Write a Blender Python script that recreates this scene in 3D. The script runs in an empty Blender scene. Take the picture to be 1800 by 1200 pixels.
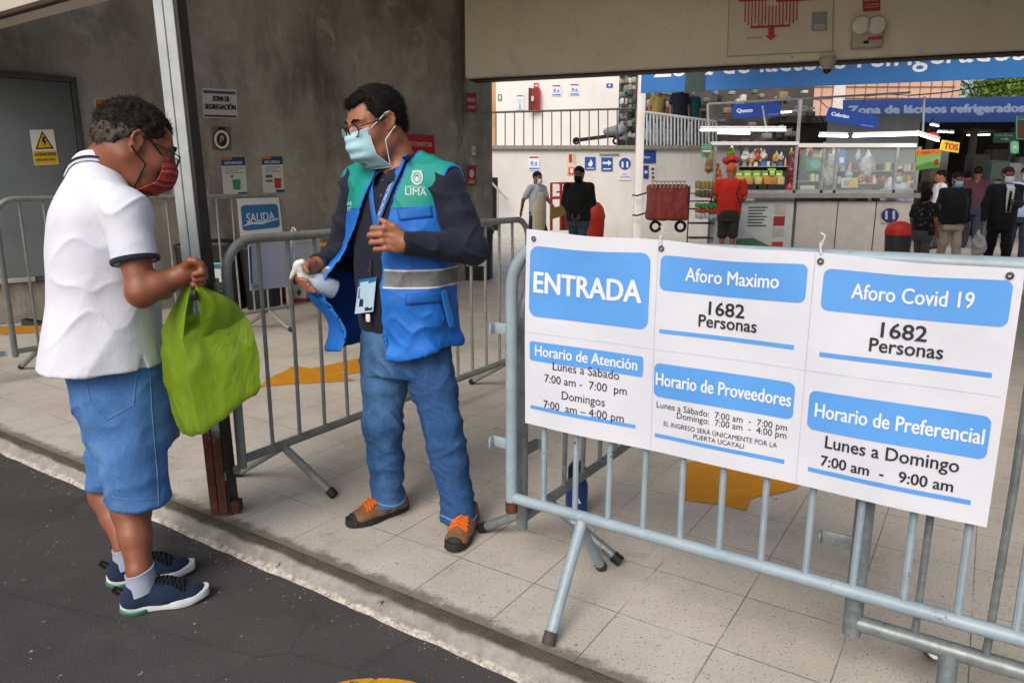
import bpy, bmesh, math, random
import numpy as np
from mathutils import Vector, Matrix
from mathutils.bvhtree import BVHTree
import openvdb

C = bpy.context.scene.collection
S = bpy.context.scene
R = math.radians
random.seed(4)

# ------------------------------------------------------------------ camera
FPX, PITCH, CAMZ = 1262.0, R(12.1), 1.27
cam = bpy.data.objects.new('camera', bpy.data.cameras.new('camera'))
C.objects.link(cam)
cam.location = (0, 0, CAMZ)
cam.rotation_euler = (R(90) - PITCH, 0, 0)
cam.data.sensor_width = 36.0
cam.data.lens = 36.0 * FPX / 1800.0
cam.data.clip_start = 0.05
cam.data.clip_end = 400
S.camera = cam

# ------------------------------------------------------------------ daylight: bright overcast
SUN_EL, SUN_AZ = R(40), R(205)
wd = bpy.data.worlds.new('World'); S.world = wd
wd.use_nodes = True
nt = wd.node_tree
bg = nt.nodes['Background']
sky = nt.nodes.new('ShaderNodeTexSky'); sky.sky_type = 'NISHITA'; sky.sun_disc = False
sky.sun_elevation = SUN_EL; sky.sun_rotation = SUN_AZ
sky.air_density = 1.0; sky.dust_density = 4.0; sky.ozone_density = 1.0
nt.links.new(sky.outputs[0], bg.inputs[0])
bg.inputs[1].default_value = 0.14
sl = bpy.data.lights.new('sun', 'SUN'); sl.energy = 1.5; sl.angle = R(30); sl.color = (1, .96, .9)
so = bpy.data.objects.new('sun', sl); C.objects.link(so)
sd = Vector((math.sin(SUN_AZ) * math.cos(SUN_EL), math.cos(SUN_AZ) * math.cos(SUN_EL), math.sin(SUN_EL)))
so.rotation_euler = (-sd).to_track_quat('-Z', 'Y').to_euler()
S.view_settings.view_transform = 'Standard'
S.view_settings.look = 'None'
S.view_settings.gamma = 1
S.view_settings.exposure = 0.24
S.cycles.max_bounces = 6
S.cycles.sample_clamp_indirect = 6

# ------------------------------------------------------------------ measuring helpers
cp_, sp_ = math.cos(PITCH), math.sin(PITCH)
def ray(x, y):
    a = (x - 900) / FPX; b = -(y - 600) / FPX
    return np.array([a, cp_ + b * sp_, -sp_ + b * cp_])
O0 = np.array([0, 0, CAMZ])
def gnd(x, y, z=0.0):
    d = ray(x, y); return O0 + (z - CAMZ) / d[2] * d
def at(x, y, Y):
    d = ray(x, y); return O0 + Y / d[1] * d
def onplane(x, y, P, n):
    d = ray(x, y); n = np.array(n, float)
    return O0 + ((np.array(P, float) - O0) @ n) / (d @ n) * d
def V(*a): return np.array(a, float)
def nrm(v):
    v = np.array(v, float); return v / max(1e-9, np.linalg.norm(v))

# ------------------------------------------------------------------ object helpers
def tag(o, label=None, cat=None, group=None, kind=None):
    if label: o['label'] = label
    if cat: o['category'] = cat
    if group: o['group'] = group
    if kind: o['kind'] = kind
    return o
def empty(name, loc, label, cat, group=None):
    o = bpy.data.objects.new(name, None); C.objects.link(o)
    o.location = loc; o.empty_display_size = .1
    return tag(o, label, cat, group)
def link(name, me, parent=None):
    o = bpy.data.objects.new(name, me); C.objects.link(o)
    if parent is not None:
        o.parent = parent
        bpy.context.view_layer.update()
        o.matrix_parent_inverse = parent.matrix_world.inverted()
    return o
class MB:
    def __init__(s): s.v = []; s.f = []; s.m = []; s.k = 0
    def add(s, vs, fs, m=None):
        b = len(s.v); s.v += [tuple(map(float, v)) for v in vs]
        s.f += [tuple(i + b for i in f) for f in fs]
        s.m += [s.k if m is None else m] * len(fs); return s
    def box(s, c, size, ax=None, bev=0.0):
        c = np.array(c, float); hx, hy, hz = [q / 2 for q in size]
        if ax is None: ax = np.eye(3)
        ax = [np.array(a, float) for a in ax]
        if bev <= 0:
            P = [c + ax[0] * x * hx + ax[1] * y * hy + ax[2] * z * hz for x in (-1, 1) for y in (-1, 1) for z in (-1, 1)]
            return s.add(P, [(0, 1, 3, 2), (4, 6, 7, 5), (0, 4, 5, 1), (2, 3, 7, 6), (0, 2, 6, 4), (1, 5, 7, 3)])
        bm = bmesh.new(); bmesh.ops.create_cube(bm, size=1)
        for v in bm.verts: v.co = Vector((v.co.x * size[0], v.co.y * size[1], v.co.z * size[2]))
        bmesh.ops.bevel(bm, geom=bm.edges[:], offset=bev, segments=2, affect='EDGES', profile=.5)
        bm.verts.index_update()
        P = [c + ax[0] * v.co.x + ax[1] * v.co.y + ax[2] * v.co.z for v in bm.verts]
        F = [tuple(v.index for v in f.verts) for f in bm.faces]; bm.free()
        return s.add(P, F)
    def tube(s, pts, r, n=8, caps=True, closed=False, flat=None):
        pts = [np.array(p, float) for p in pts]; N = len(pts)
        rr = r if isinstance(r, (list, tuple)) else [r] * N
        b = len(s.v); prev = None; vs = []
        for i, p in enumerate(pts):
            a = pts[i - 1] if (i > 0 or closed) else p
            c = pts[(i + 1) % N] if (i < N - 1 or closed) else p
            t = nrm(c - a)
            if prev is None:
                g = V(0, 0, 1) if abs(t[2]) < .9 else V(1, 0, 0)
                e1 = nrm(np.cross(g, t))
            else:
                e1 = nrm(prev - t * (prev @ t))
            prev = e1; e2 = np.cross(t, e1)
            for k in range(n):
                q = 2 * math.pi * k / n
                w = e1 * math.cos(q) + e2 * math.sin(q) * (flat or 1)
                vs.append(p + w * rr[i])
        fs = []
        for i in range(N - (0 if closed else 1)):
            j = (i + 1) % N
            for k in range(n):
                l = (k + 1) % n
                fs.append((i * n + k, i * n + l, j * n + l, j * n + k))
        if caps and not closed:
            fs.append(tuple(range(n))[::-1]); fs.append(tuple((N - 1) * n + k for k in range(n)))
        return s.add(vs, fs)
    def quad(s, a, b, c, d): return s.add([a, b, c, d], [(0, 1, 2, 3)])
    def grid(s, rows, closed=False):
        n = len(rows[0]); vs = [p for r in rows for p in r]; fs = []
        for i in range(len(rows) - 1):
            for j in range(n if closed else n - 1):
                k = (j + 1) % n
                fs.append((i * n + j, i * n + k, (i + 1) * n + k, (i + 1) * n + j))
        return s.add(vs, fs)
    def build(s, name, mats, parent=None, smooth=True, angle=40, fixn=True):
        me = bpy.data.meshes.new(name); me.from_pydata(s.v, [], s.f)
        for m in (mats if isinstance(mats, (list, tuple)) else [mats]): me.materials.append(m)
        me.polygons.foreach_set('material_index', s.m)
        if fixn:
            bm = bmesh.new(); bm.from_mesh(me); bmesh.ops.recalc_face_normals(bm, faces=bm.faces[:]); bm.to_mesh(me); bm.free()
        me.update()
        if smooth:
            me.polygons.foreach_set('use_smooth', [True] * len(me.polygons))
            try: me.set_sharp_from_angle(angle=R(angle))
            except Exception: pass
        return link(name, me, parent)
def arc(c, a, b, r, q0, q1, n):
    return [np.array(c) + np.array(a) * r * math.cos(q0 + (q1 - q0) * i / n) + np.array(b) * r * math.sin(q0 + (q1 - q0) * i / n) for i in range(n + 1)]
def solidify(o, t, off=0):
    m = o.modifiers.new('solid', 'SOLIDIFY'); m.thickness = t; m.offset = off; return o
def subsurf(o, n=1):
    m = o.modifiers.new('sub', 'SUBSURF'); m.levels = n; m.render_levels = n; return o

# ------------------------------------------------------------------ text (built-in font outlines to mesh)
def text2d(body, size=1.0, bold=0.0, spacing=1.0, italic=0.0):
    cu = bpy.data.curves.new('lettering', 'FONT'); cu.body = body; cu.size = size
    cu.offset = bold * size; cu.space_character = spacing; cu.shear = italic
    cu.resolution_u = 3; cu.align_x = 'LEFT'
    o = bpy.data.objects.new('lettering', cu); C.objects.link(o)
    dg = bpy.context.evaluated_depsgraph_get(); dg.update()
    me = o.evaluated_get(dg).to_mesh()
    vs = np.array([v.co[:] for v in me.vertices]) if len(me.vertices) else np.zeros((0, 3))
    fs = [tuple(p.vertices) for p in me.polygons]
    o.to_mesh_clear(); bpy.data.objects.remove(o); bpy.data.curves.remove(cu)
    return vs, fs
def text_on(mb, body, f, x0, x1, y, cap=None, bold=.012, m=None, spacing=1.0, italic=0.0, mid=False):
    """letters fitted between x0 and x1 on the baseline y; cap = capital height (else kept in proportion)"""
    vs, fs = text2d(body, 1.0, 0.0, spacing, italic)
    if not len(vs): return
    a, b = vs[:, 0].min(), vs[:, 0].max()
    sx = (x1 - x0) / (b - a); sy = sx if cap is None else cap / .727
    P = [np.array(f(x0 + (v[0] - a) * sx, y + v[1] * sy)) for v in vs]
    if bold < .008: mb.add(P, fs, m); return
    # heavier strokes: the same outlines laid a hair apart, each sheet a fraction of a millimetre above the last
    xm, e = (x0 + x1) / 2, (x1 - x0) * .01; o = np.array(f(xm, y)); ex = np.array(f(xm + e, y)) - o; ey = np.array(f(xm, y + e)) - o
    n = nrm(np.cross(ex, ey)); ux, uy = nrm(ex), nrm(ey); sc = np.linalg.norm(ex) / e; d = bold * 1.15 * sy * sc; VS, FS = [], []
    for k, (dx, dy) in enumerate(((0, 0), (d, 0), (-d, 0), (0, d * .6), (0, -d * .6))):
        FS += [tuple(i + len(VS) for i in q) for q in fs]; VS += [p + ux * dx + uy * dy + n * .00016 * k for p in P]
    mb.add(VS, FS, m)
def rrect(x0, x1, y0, y1, r, n=5):
    out = []
    for cx, cy, q in ((x1 - r, y1 - r, 0), (x0 + r, y1 - r, 90), (x0 + r, y0 + r, 180), (x1 - r, y0 + r, 270)):
        for i in range(n + 1):
            t = R(q + 90 * i / n); out.append((cx + r * math.cos(t), cy + r * math.sin(t)))
    return out

# ------------------------------------------------------------------ materials
def lin(h):
    if not isinstance(h, str): return tuple(h) + (1,) if len(h) == 3 else tuple(h)
    h = h.lstrip('#'); c = [int(h[i:i + 2], 16) / 255 for i in (0, 2, 4)]
    return tuple(((q + .055) / 1.055) ** 2.4 if q > .04045 else q / 12.92 for q in c) + (1,)
class NT:
    def __init__(s, name):
        s.m = bpy.data.materials.new(name); s.m.use_nodes = True; s.t = s.m.node_tree
        s.b = s.t.nodes['Principled BSDF']; s.tc = s.t.nodes.new('ShaderNodeTexCoord')
        s.obj = s.tc.outputs['Object']
    def n(s, ty, **k):
        q = s.t.nodes.new(ty)
        for a, b in k.items(): setattr(q, a, b)
        return q
    def put(s, sock, v):
        if isinstance(v, bpy.types.NodeSocket): s.t.links.new(v, sock)
        elif v is not None: sock.default_value = v
    def math(s, op, a, b=None, c=None, clamp=False):
        q = s.n('ShaderNodeMath', operation=op); q.use_clamp = clamp
        for i, x in enumerate((a, b, c)):
            if x is not None: s.put(q.inputs[i], x)
        return q.outputs[0]
    def vmul(s, vec, k):
        q = s.n('ShaderNodeVectorMath', operation='MULTIPLY'); s.put(q.inputs[0], vec); q.inputs[1].default_value = k; return q.outputs[0]
    def dot(s, vec, k):
        q = s.n('ShaderNodeVectorMath', operation='DOT_PRODUCT'); s.put(q.inputs[0], vec); q.inputs[1].default_value = k; return q.outputs['Value']
    def noise(s, scale, detail=3, rough=.55, vec=None, dist=0):
        q = s.n('ShaderNodeTexNoise'); s.put(q.inputs['Vector'], vec or s.obj)
        q.inputs['Scale'].default_value = scale; q.inputs['Detail'].default_value = detail
        q.inputs['Roughness'].default_value = rough; q.inputs['Distortion'].default_value = dist
        return q.outputs['Fac']
    def vor(s, scale, vec=None, feature='F1', out='Distance'):
        q = s.n('ShaderNodeTexVoronoi', feature=feature); s.put(q.inputs['Vector'], vec or s.obj)
        q.inputs['Scale'].default_value = scale; return q.outputs[out]
    def step(s, x, a, b):
        q = s.n('ShaderNodeMapRange'); s.put(q.inputs['Value'], x)
        q.inputs['From Min'].default_value = a; q.inputs['From Max'].default_value = b; return q.outputs[0]
    def mix(s, f, a, b, mode='MIX'):
        q = s.n('ShaderNodeMix', data_type='RGBA', blend_type=mode)
        s.put(q.inputs[0], f); s.put(q.inputs[6], lin(a) if not isinstance(a, bpy.types.NodeSocket) else a)
        s.put(q.inputs[7], lin(b) if not isinstance(b, bpy.types.NodeSocket) else b); return q.outputs[2]
    def bump(s, hgt, strength=.3, dist=.01, prev=None):
        q = s.n('ShaderNodeBump'); s.put(q.inputs['Height'], hgt); q.inputs['Strength'].default_value = strength
        q.inputs['Distance'].default_value = dist
        if prev is not None: s.put(q.inputs['Normal'], prev)
        return q.outputs[0]
    def done(s, col, rough=.6, metal=0, normal=None, spec=.5, **k):
        s.put(s.b.inputs['Base Color'], lin(col) if not isinstance(col, bpy.types.NodeSocket) else col)
        s.put(s.b.inputs['Roughness'], rough); s.put(s.b.inputs['Metallic'], metal)
        s.b.inputs['Specular IOR Level'].default_value = spec
        if normal is not None: s.put(s.b.inputs['Normal'], normal)
        for a, b in k.items(): s.put(s.b.inputs[a.replace('_', ' ')], b)
        return s.m
def simple(name, col, col2=None, rough=.6, metal=0, vs=8, bump=.15, bs=60, bd=.004, spec=.4, vec=None, lo=.35, hi=.68, **k):
    """a plain stuff with soft colour variation and a fine bump"""
    t = NT(name)
    if col2 is None:
        l = lin(col); col2 = tuple(q * .8 for q in l[:3])
    v = t.obj if vec is None else t.vmul(t.obj, vec)
    f = t.step(t.noise(vs, 5, .6, v), lo, hi)
    nb = t.bump(t.noise(bs, 4, .6, v), bump, bd) if bump else None
    r = t.math('MULTIPLY_ADD', t.noise(vs * 2.3, 3, .5, v), .24, rough - .12)
    return t.done(t.mix(f, col, col2), r, metal, nb, spec, **k)
_cache = {}
def mt(name, *a, **k):
    if name not in _cache: _cache[name] = simple(name, *a, **k)
    return _cache[name]
# ================================================================== SETTING
UD, VD = V(-.835, .55, 0), V(.55, .835, 0)       # along the kerb (going away) and across it (into the market)
UD, VD, ZD = nrm(UD), nrm(VD), V(0, 0, 1)
ROADZ = -.055
def uv(u, v, z=0.0): return UD * u + VD * v + ZD * z

# --- materials of the setting
def m_tiles():
    t = NT('terrazzo_tile'); T = .3015
    wob = t.noise(30, 2)
    u = t.math('ADD', t.dot(t.obj, tuple(UD)), -.212 + 30 * T); v = t.math('ADD', t.dot(t.obj, tuple(VD)), -.018 + 30 * T)
    def edge(x):
        a = t.math('FRACT', t.math('DIVIDE', x, T)); a = t.math('ABSOLUTE', t.math('SUBTRACT', a, .5))
        return t.math('SUBTRACT', .5, a)          # 0 at the joint
    e = t.math('MINIMUM', edge(u), edge(v))
    e = t.math('ADD', e, t.math('MULTIPLY', t.math('SUBTRACT', wob, .5), .006))
    joint = t.math('SUBTRACT', 1, t.step(e, .002, .009))
    broken = t.step(t.noise(3.1, 4, .6), .34, .52)
    joint = t.math('MULTIPLY', joint, broken)
    cid = t.n('ShaderNodeCombineXYZ'); t.put(cid.inputs[0], t.math('FLOOR', t.math('DIVIDE', u, T))); t.put(cid.inputs[1], t.math('FLOOR', t.math('DIVIDE', v, T)))
    wn = t.n('ShaderNodeTexWhiteNoise'); t.put(wn.inputs[0], cid.outputs[0])
    base = t.mix(t.math('MULTIPLY', wn.outputs[0], .3), '#c4beb4', '#b6afa4')
    base = t.mix(t.math('MULTIPLY', t.step(t.noise(1.6, 5, .65), .4, .72), .45), base, '#8d8579')
    base = t.mix(t.math('MULTIPLY', t.step(t.noise(5.5, 6, .7), .56, .78), .5), base, '#786f64')
    sp = t.step(t.noise(130, 2, .5), .62, .68); sp2 = t.step(t.noise(80, 2, .5), .36, .30)
    base = t.mix(t.math('MULTIPLY', sp, .8), base, '#574c40')
    base = t.mix(t.math('MULTIPLY', sp2, .35), base, '#e3dccd')
    chip = t.step(t.noise(36, 3, .6), .695, .72)
    base = t.mix(t.math('MULTIPLY', t.step(t.noise(2.4, 5, .7), .60, .74), .5), base, '#83796b')
    base = t.mix(t.math('MULTIPLY', t.step(t.noise(8.5, 3, .5), .735, .75), .6), base, '#453e35')
    base = t.mix(t.math('MULTIPLY', chip, .75), base, '#3f372d')
    base = t.mix(t.math('MULTIPLY', joint, .75), base, '#4a443c')
    vv = t.dot(t.obj, tuple(VD))
    rim = t.math('SUBTRACT', 1, t.step(t.math('ADD', vv, t.math('MULTIPLY', t.math('SUBTRACT', t.noise(13, 6, .75), .5), .16)), 1.565, 1.60))
    base = t.mix(t.math('MULTIPLY', rim, .75), base, '#5a5349')
    hgt = t.math('ADD', t.math('MULTIPLY', joint, -1), t.math('MULTIPLY', t.noise(120, 3), .12))
    return t.done(base, t.math('MULTIPLY_ADD', t.noise(6, 4), .3, .36), 0, t.bump(hgt, .5, .002), .4)
def m_asphalt():
    t = NT('asphalt')
    b = t.mix(t.step(t.noise(2.0, 5, .65), .35, .7), '#3f3d3e', '#4d4a4a')
    b = t.mix(t.math('MULTIPLY', t.step(t.noise(.9, 3), .5, .7), .5), b, '#343232')
    b = t.mix(t.math('MULTIPLY', t.step(t.vor(150), .25, .05), .35), b, '#6d6966')
    b = t.mix(t.step(t.noise(48, 2, .5), .735, .755), b, '#9c968c')
    b = t.mix(t.math('MULTIPLY', t.step(t.noise(7, 6, .7), .62, .75), .35), b, '#6b5136')
    b = t.mix(t.math('MULTIPLY', t.step(t.noise(3.4, 6, .75), .56, .70), .45), b, '#5e5b58')
    crack = t.math('SUBTRACT', 1, t.step(t.vor(.8, t.obj, 'DISTANCE_TO_EDGE'), .0, .006))
    b = t.mix(t.math('MULTIPLY', crack, .3), b, '#242322')
    return t.done(b, .82, 0, t.bump(t.math('ADD', t.noise(190, 3, .6), t.math('MULTIPLY', t.noise(14, 4), .5)), .5, .006), .3)
def m_wallc():
    t = NT('bare_concrete')
    v = t.vmul(t.obj, (1, 1, .75))
    b = t.mix(t.step(t.noise(1.3, 6, .62, v), .3, .7), '#75716a', '#aeaaa2')
    b = t.mix(t.math('MULTIPLY', t.step(t.noise(3.2, 6, .7, v, .8), .5, .68), .75), b, '#b5b0a6')
    b = t.mix(t.math('MULTIPLY', t.step(t.noise(2.1, 5, .7, t.vmul(t.obj, (1, 1, .25))), .52, .70), .8), b, '#5e5a52')
    b = t.mix(t.math('MULTIPLY', t.step(t.noise(9, 5, .75), .6, .75), .35), b, '#6c685f')
    pit = t.step(t.noise(38, 2), .72, .76)
    b = t.mix(t.math('MULTIPLY', pit, .6), b, '#3a352c')
    hair = t.math('SUBTRACT', 1, t.step(t.vor(.55, t.vmul(t.obj, (1, 1, .6)), 'DISTANCE_TO_EDGE'), 0, .004))
    b = t.mix(t.math('MULTIPLY', t.math('MULTIPLY', hair, t.step(t.noise(1.1, 2), .45, .6)), .5), b, '#a39a88')
    return t.done(b, .85, 0, t.bump(t.math('ADD', t.noise(7, 6, .7), t.math('MULTIPLY', pit, -.4)), .35, .02), .25)
def m_paintwall(name, c1, c2, dirt, amt=.5, low=None):
    t = NT(name)
    b = t.mix(t.step(t.noise(1.1, 5, .6), .3, .7), c1, c2)
    b = t.mix(t.math('MULTIPLY', t.step(t.noise(2.7, 6, .72, t.vmul(t.obj, (1, 1, .5))), .55, .8), amt), b, dirt)
    b = t.mix(t.math('MULTIPLY', t.step(t.noise(30, 2), .725, .745), .7), b, '#4b463c')
    if low is not None:
        z = t.n('ShaderNodeSeparateXYZ'); t.put(z.inputs[0], t.obj)
        g = t.math('SUBTRACT', 1, t.step(t.math('ADD', z.outputs[2], t.math('MULTIPLY', t.noise(4, 5, .7), .8)), low, low + .7))
        b = t.mix(t.math('MULTIPLY', g, .35), b, dirt)
    return t.done(b, .65, 0, t.bump(t.noise(45, 4), .12, .004), .35)
def m_curb():
    t = NT('kerb_mortar')
    vv = t.math('ADD', t.dot(t.obj, tuple(VD)), t.math('MULTIPLY', t.math('SUBTRACT', t.noise(7, 6, .7), .5), .035))
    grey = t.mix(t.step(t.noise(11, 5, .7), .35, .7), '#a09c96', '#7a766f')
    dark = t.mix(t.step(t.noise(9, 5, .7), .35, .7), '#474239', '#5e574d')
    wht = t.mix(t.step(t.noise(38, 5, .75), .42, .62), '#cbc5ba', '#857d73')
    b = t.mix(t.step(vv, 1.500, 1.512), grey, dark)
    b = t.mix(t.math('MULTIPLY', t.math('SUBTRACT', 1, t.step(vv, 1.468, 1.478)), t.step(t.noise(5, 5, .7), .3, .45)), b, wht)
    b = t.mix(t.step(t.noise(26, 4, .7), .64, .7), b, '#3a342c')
    return t.done(b, .85, 0, t.bump(t.math('ADD', t.noise(28, 6, .7), t.math('MULTIPLY', t.noise(120, 3), .4)), .8, .012), .25)
def m_mark(name, c1, c2, wear):
    t = NT(name)
    b = t.mix(t.step(t.noise(9, 5, .7), .3, .7), c1, c2)
    b = t.mix(t.step(t.noise(26, 5, .7), wear, wear + .05), b, '#55493a')
    return t.done(b, .6, 0, t.bump(t.noise(80, 3), .2, .003), .4)

MT_TILE, MT_ASPH, MT_CONC, MT_CURB = m_tiles(), m_asphalt(), m_wallc(), m_curb()
MT_LINT = m_paintwall('beige_paint', '#ded5c4', '#d3c9b6', '#a49b89', .5)
MT_WHITE = m_paintwall('white_plaster', '#d2d0cd', '#c4c2be', '#8b8780', .45, .3)
MT_WHITE2 = m_paintwall('bright_plaster', '#e6e3e0', '#dcd9d6', '#b2ada6', .3)
MT_PLASTW = m_paintwall('ceiling_paint', '#cfc9bf', '#bfb8ac', '#8a8276', .4)

# --- the ground: road, kerb, tiled pavement
m = MB(); m.grid([[uv(u, v, ROADZ) for v in (-60, -8, 0, 1.0, 1.48)] for u in (-60, -10, -2, 0, 2, 4, 8, 20, 60)])
tag(m.build('road', MT_ASPH), kind='structure')
m = MB(); m.grid([[uv(u, v) for v in (1.545, 3, 6, 12, 60)] for u in (-60, -10, -2, 0, 2, 4, 8, 20, 60)])
tag(m.build('pavement', MT_TILE), kind='structure')
rows = []; prof = [(1.549, -.002), (1.535, -.004), (1.512, -.008), (1.498, -.016), (1.490, -.032), (1.480, -.043), (1.466, -.050), (1.450, -.056), (1.44, -.07)]
rng = np.random.RandomState(3)
for i in range(261):
    u = -4 + i * .05
    rows.append([uv(u, v + rng.normal(0, .0035) * (0 < j < 8), z + rng.normal(0, .0026) * (0 < j < 8)) for j, (v, z) in enumerate(prof)])
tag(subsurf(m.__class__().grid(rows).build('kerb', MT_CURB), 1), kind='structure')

# grit and crumbs along the gutter and over the road
rg = np.random.RandomState(21); m = MB()
for i in range(420):
    near = i < 260
    v = 1.447 - (abs(rg.normal(0, .05)) if near else rg.uniform(.1, 1.3)); u = rg.uniform(-.6, 4.2); s = rg.uniform(.0015, .0045) * (1 if near else .8)
    c = uv(u, v, ROADZ + s * .4); P = [c + nrm(rg.normal(0, 1, 3)) * s * rg.uniform(.7, 1.3) for _ in range(6)]
    m.add(P, [(0, 1, 2), (0, 2, 3), (0, 3, 4), (0, 4, 5), (1, 3, 5), (2, 4, 1)])
tag(m.build('gravel', mt('grit', '#9d968c', '#5c564e', rough=.9, vs=60), None, False), kind='stuff')
# yellow floor paint
MT_YEL = m_mark('yellow_floor_paint', '#c98a1c', '#b97b16', .70)
MT_YEL2 = m_mark('yellow_road_paint', '#d39a22', '#c18614', .55)
def patch(name, pix, mat, z, label, cat):
    base = [gnd(x, y, z) for x, y in pix]; P = []
    rg = np.random.RandomState(len(pix))
    for a, b in zip(base, base[1:] + base[:1]):
        n = max(2, int(np.linalg.norm(b - a) / .05)); e = nrm(np.cross(b - a, ZD))
        for i in range(n): P.append(a + (b - a) * i / n + e * rg.normal(0, .006) * (i > 0))
    mb = MB(); mb.add(P, [tuple(range(len(P)))])
    return tag(mb.build(name, mat), label, cat, kind='structure')
patch('floor_marking', [(455, 680), (478, 662), (520, 642), (548, 647), (622, 631), (668, 620), (668, 650), (596, 659), (624, 668), (560, 672), (500, 676)], MT_YEL, .004, None, None)
patch('floor_marking', [(1206, 812), (1240, 806), (1290, 826), (1330, 800), (1420, 838), (1400, 858), (1330, 872), (1312, 897), (1262, 885), (1200, 878)], MT_YEL, .004, None, None)
patch('floor_marking', [(0, 588), (0, 574), (92, 568), (92, 582)], MT_YEL, .004, None, None)
P = [gnd(658, 1218, ROADZ + .004) + V(math.cos(q) * .150, math.sin(q) * .062, 0) for q in np.linspace(0, 2 * math.pi, 40, False)]
mb = MB(); mb.add(P, [tuple(range(40))]); tag(mb.build('road_marking', MT_YEL2), kind='structure')

# --- the concrete wall at the back of the entrance porch
WP, WD = V(-4.7, 6.8, 0), nrm(V(math.sin(R(52)), math.cos(R(52)), 0)); WN = nrm(np.cross(WD, ZD))
if WN[1] > 0: WN = -WN
def wl(x, y, off=.0):      # point on the wall seen at a place in the photograph
    return onplane(x, y, WP, WN) + WN * off
WEND = wl(815, 300); WT = float((WEND - WP) @ WD)
cw = empty('concrete_wall', WP, 'bare grey brown concrete wall behind the two men', 'wall')
mb = MB(); a0 = WP - WD * 9; a1 = WP + WD * WT; tck = -WN * .35
mb.box((a0 + a1) / 2 + tck / 2 + ZD * 2.3, (np.linalg.norm(a1 - a0), .35, 4.6), (WD, WN, ZD), .01)
cw_o = mb.build('wall', MT_CONC, cw, True, 30)
mb = MB(); pe = a1 + WD * .26 + tck * .8
mb.box(pe + ZD * 2.3, (.5, .5, 4.6), (WD, WN, ZD), .012)
mb.build('pier', MT_CONC, cw, True, 30)

# --- lintel over the market entrance
LP = at(818, 138, 9.75); LDIR = nrm(V(math.cos(R(18.9)), -math.sin(R(18.9)), 0)); LN = nrm(np.cross(ZD, LDIR))
if LN[1] > 0: LN = -LN
LZ = LP[2]
def ll(x, y, off=0.0): return onplane(x, y, LP, LN) + LN * off
li = empty('lintel', LP, 'deep beige painted lintel above the market entrance', 'lintel')
mb = MB(); mb.box(LP + LDIR * 4.5 - LN * .2 + ZD * .955, (9.0, .4, 1.9), (LDIR, LN, ZD), .012)
mb.build('beam', MT_LINT, li, True, 30)
mb = MB(); mb.box(LP + LDIR * 4.5 - LN * .24 - ZD * .004, (8.98, .26, .018), (LDIR, LN, ZD), .004)
mb.build('underside_shade', mt('soffit_shade', '#3b352b', rough=.7), li)  # dark strip standing for the shade on the lintel's underside

# --- roof slab of the porch and its white edge beam
ROOFZ = 4.35
mb = MB(); q = [uv(-12, 2.3), uv(14, 2.3), WP - WD * 9, WEND + WD * .4, LP + LDIR * 9.2]
c = [uv(-9, 2.1), uv(9, 2.1), WP - WD * 8, WEND + WD * .3 - WN * .2, LP + LDIR * 9.0 - LN * .2]
top = [p * V(1, 1, 0) + ZD * (ROOFZ + .2) for p in c]; bot = [p * V(1, 1, 0) + ZD * ROOFZ for p in c]
mb.add(bot + top, [(0, 1, 2, 3, 4), (9, 8, 7, 6, 5)] + [(i, (i + 1) % 5, 5 + (i + 1) % 5, 5 + i) for i in range(5)])
tag(mb.build('porch_roof', MT_PLASTW, None, False), 'pale painted roof slab over the market porch', 'roof', kind='structure')
bz = 2.40; kf = (bz - CAMZ) / (2.013 - CAMZ)
b0 = V(-2.226, 3.351, 0) * kf; b1 = V(-1.756, 3.042, 0) * kf; bd = nrm(b1 - b0)
if bd[0] < 0: bd = -bd
bn = nrm(np.cross(bd, ZD)); bn = bn if bn[1] > 0 else -bn
rb = empty('roof_beam', b0 + ZD * bz, 'white painted edge beam at the top corner above the door', 'beam')
mb = MB(); mb.box((b0 + bd * .8) + bn * .12 + ZD * (bz + .29), (8.0, .24, .58), (bd, bn, ZD), .01); mb.build('beam', MT_PLASTW, rb)
mb = MB(); mb.box((b0 + bd * .8) + bn * .02 + ZD * (bz - .012), (8.0, .05, .03), (bd, bn, ZD), .004); mb.build('drip_edge', mt('rusty_edge', '#4a382c', '#2e2823', rough=.8), rb)

sw = empty('side_wall', V(5.2, 3.4, 0), 'unseen plain wall added beyond the banner to darken the porch', 'wall')  # out of view, added to block light from this side of the porch
mb = MB(); s0_, s1_ = V(2.9, 1.55, 0), LP * V(1, 1, 0) + LDIR * 7.6; sdir = nrm(s1_ - s0_); mb.box((s0_ + s1_) / 2 + ZD * 2.0 + np.cross(ZD, sdir) * -.15, (np.linalg.norm(s1_ - s0_), .3, 4.0), (sdir, np.cross(ZD, sdir), ZD), .01); mb.build('wall', MT_CONC, sw)
# --- door of the electrical room in the concrete wall
def wquad(mb, pix, off, thick=None):
    P = [wl(x, y, off) for x, y in pix]
    if thick is None: mb.quad(*P)
    else:
        Q = [p - WN * thick for p in P]
        mb.add(P + Q, [(0, 1, 2, 3), (7, 6, 5, 4)] + [(i, (i + 1) % 4, 4 + (i + 1) % 4, 4 + i) for i in range(4)])
def wbox(pc, w, hgt, t, off=0.0):      # centre pixel, size in metres, standing out of the wall
    return wl(*pc) + WN * (t / 2 + off), (w, t, hgt), (WD, WN, ZD)
dtr = wl(122, 146); dbr = wl(160, 480); dz1 = dtr[2]; dz0 = dbr[2]
dr = float((dtr - WP) @ WD)
door = empty('metal_door', WP + WD * (dr - .5), 'flat grey metal door in the concrete wall', 'door')
mb = MB(); mb.box(WP + WD * (dr - .55) + WN * .012 + ZD * (dz0 + dz1) / 2, (1.1, .03, dz1 - dz0), (WD, WN, ZD), .006)
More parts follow.
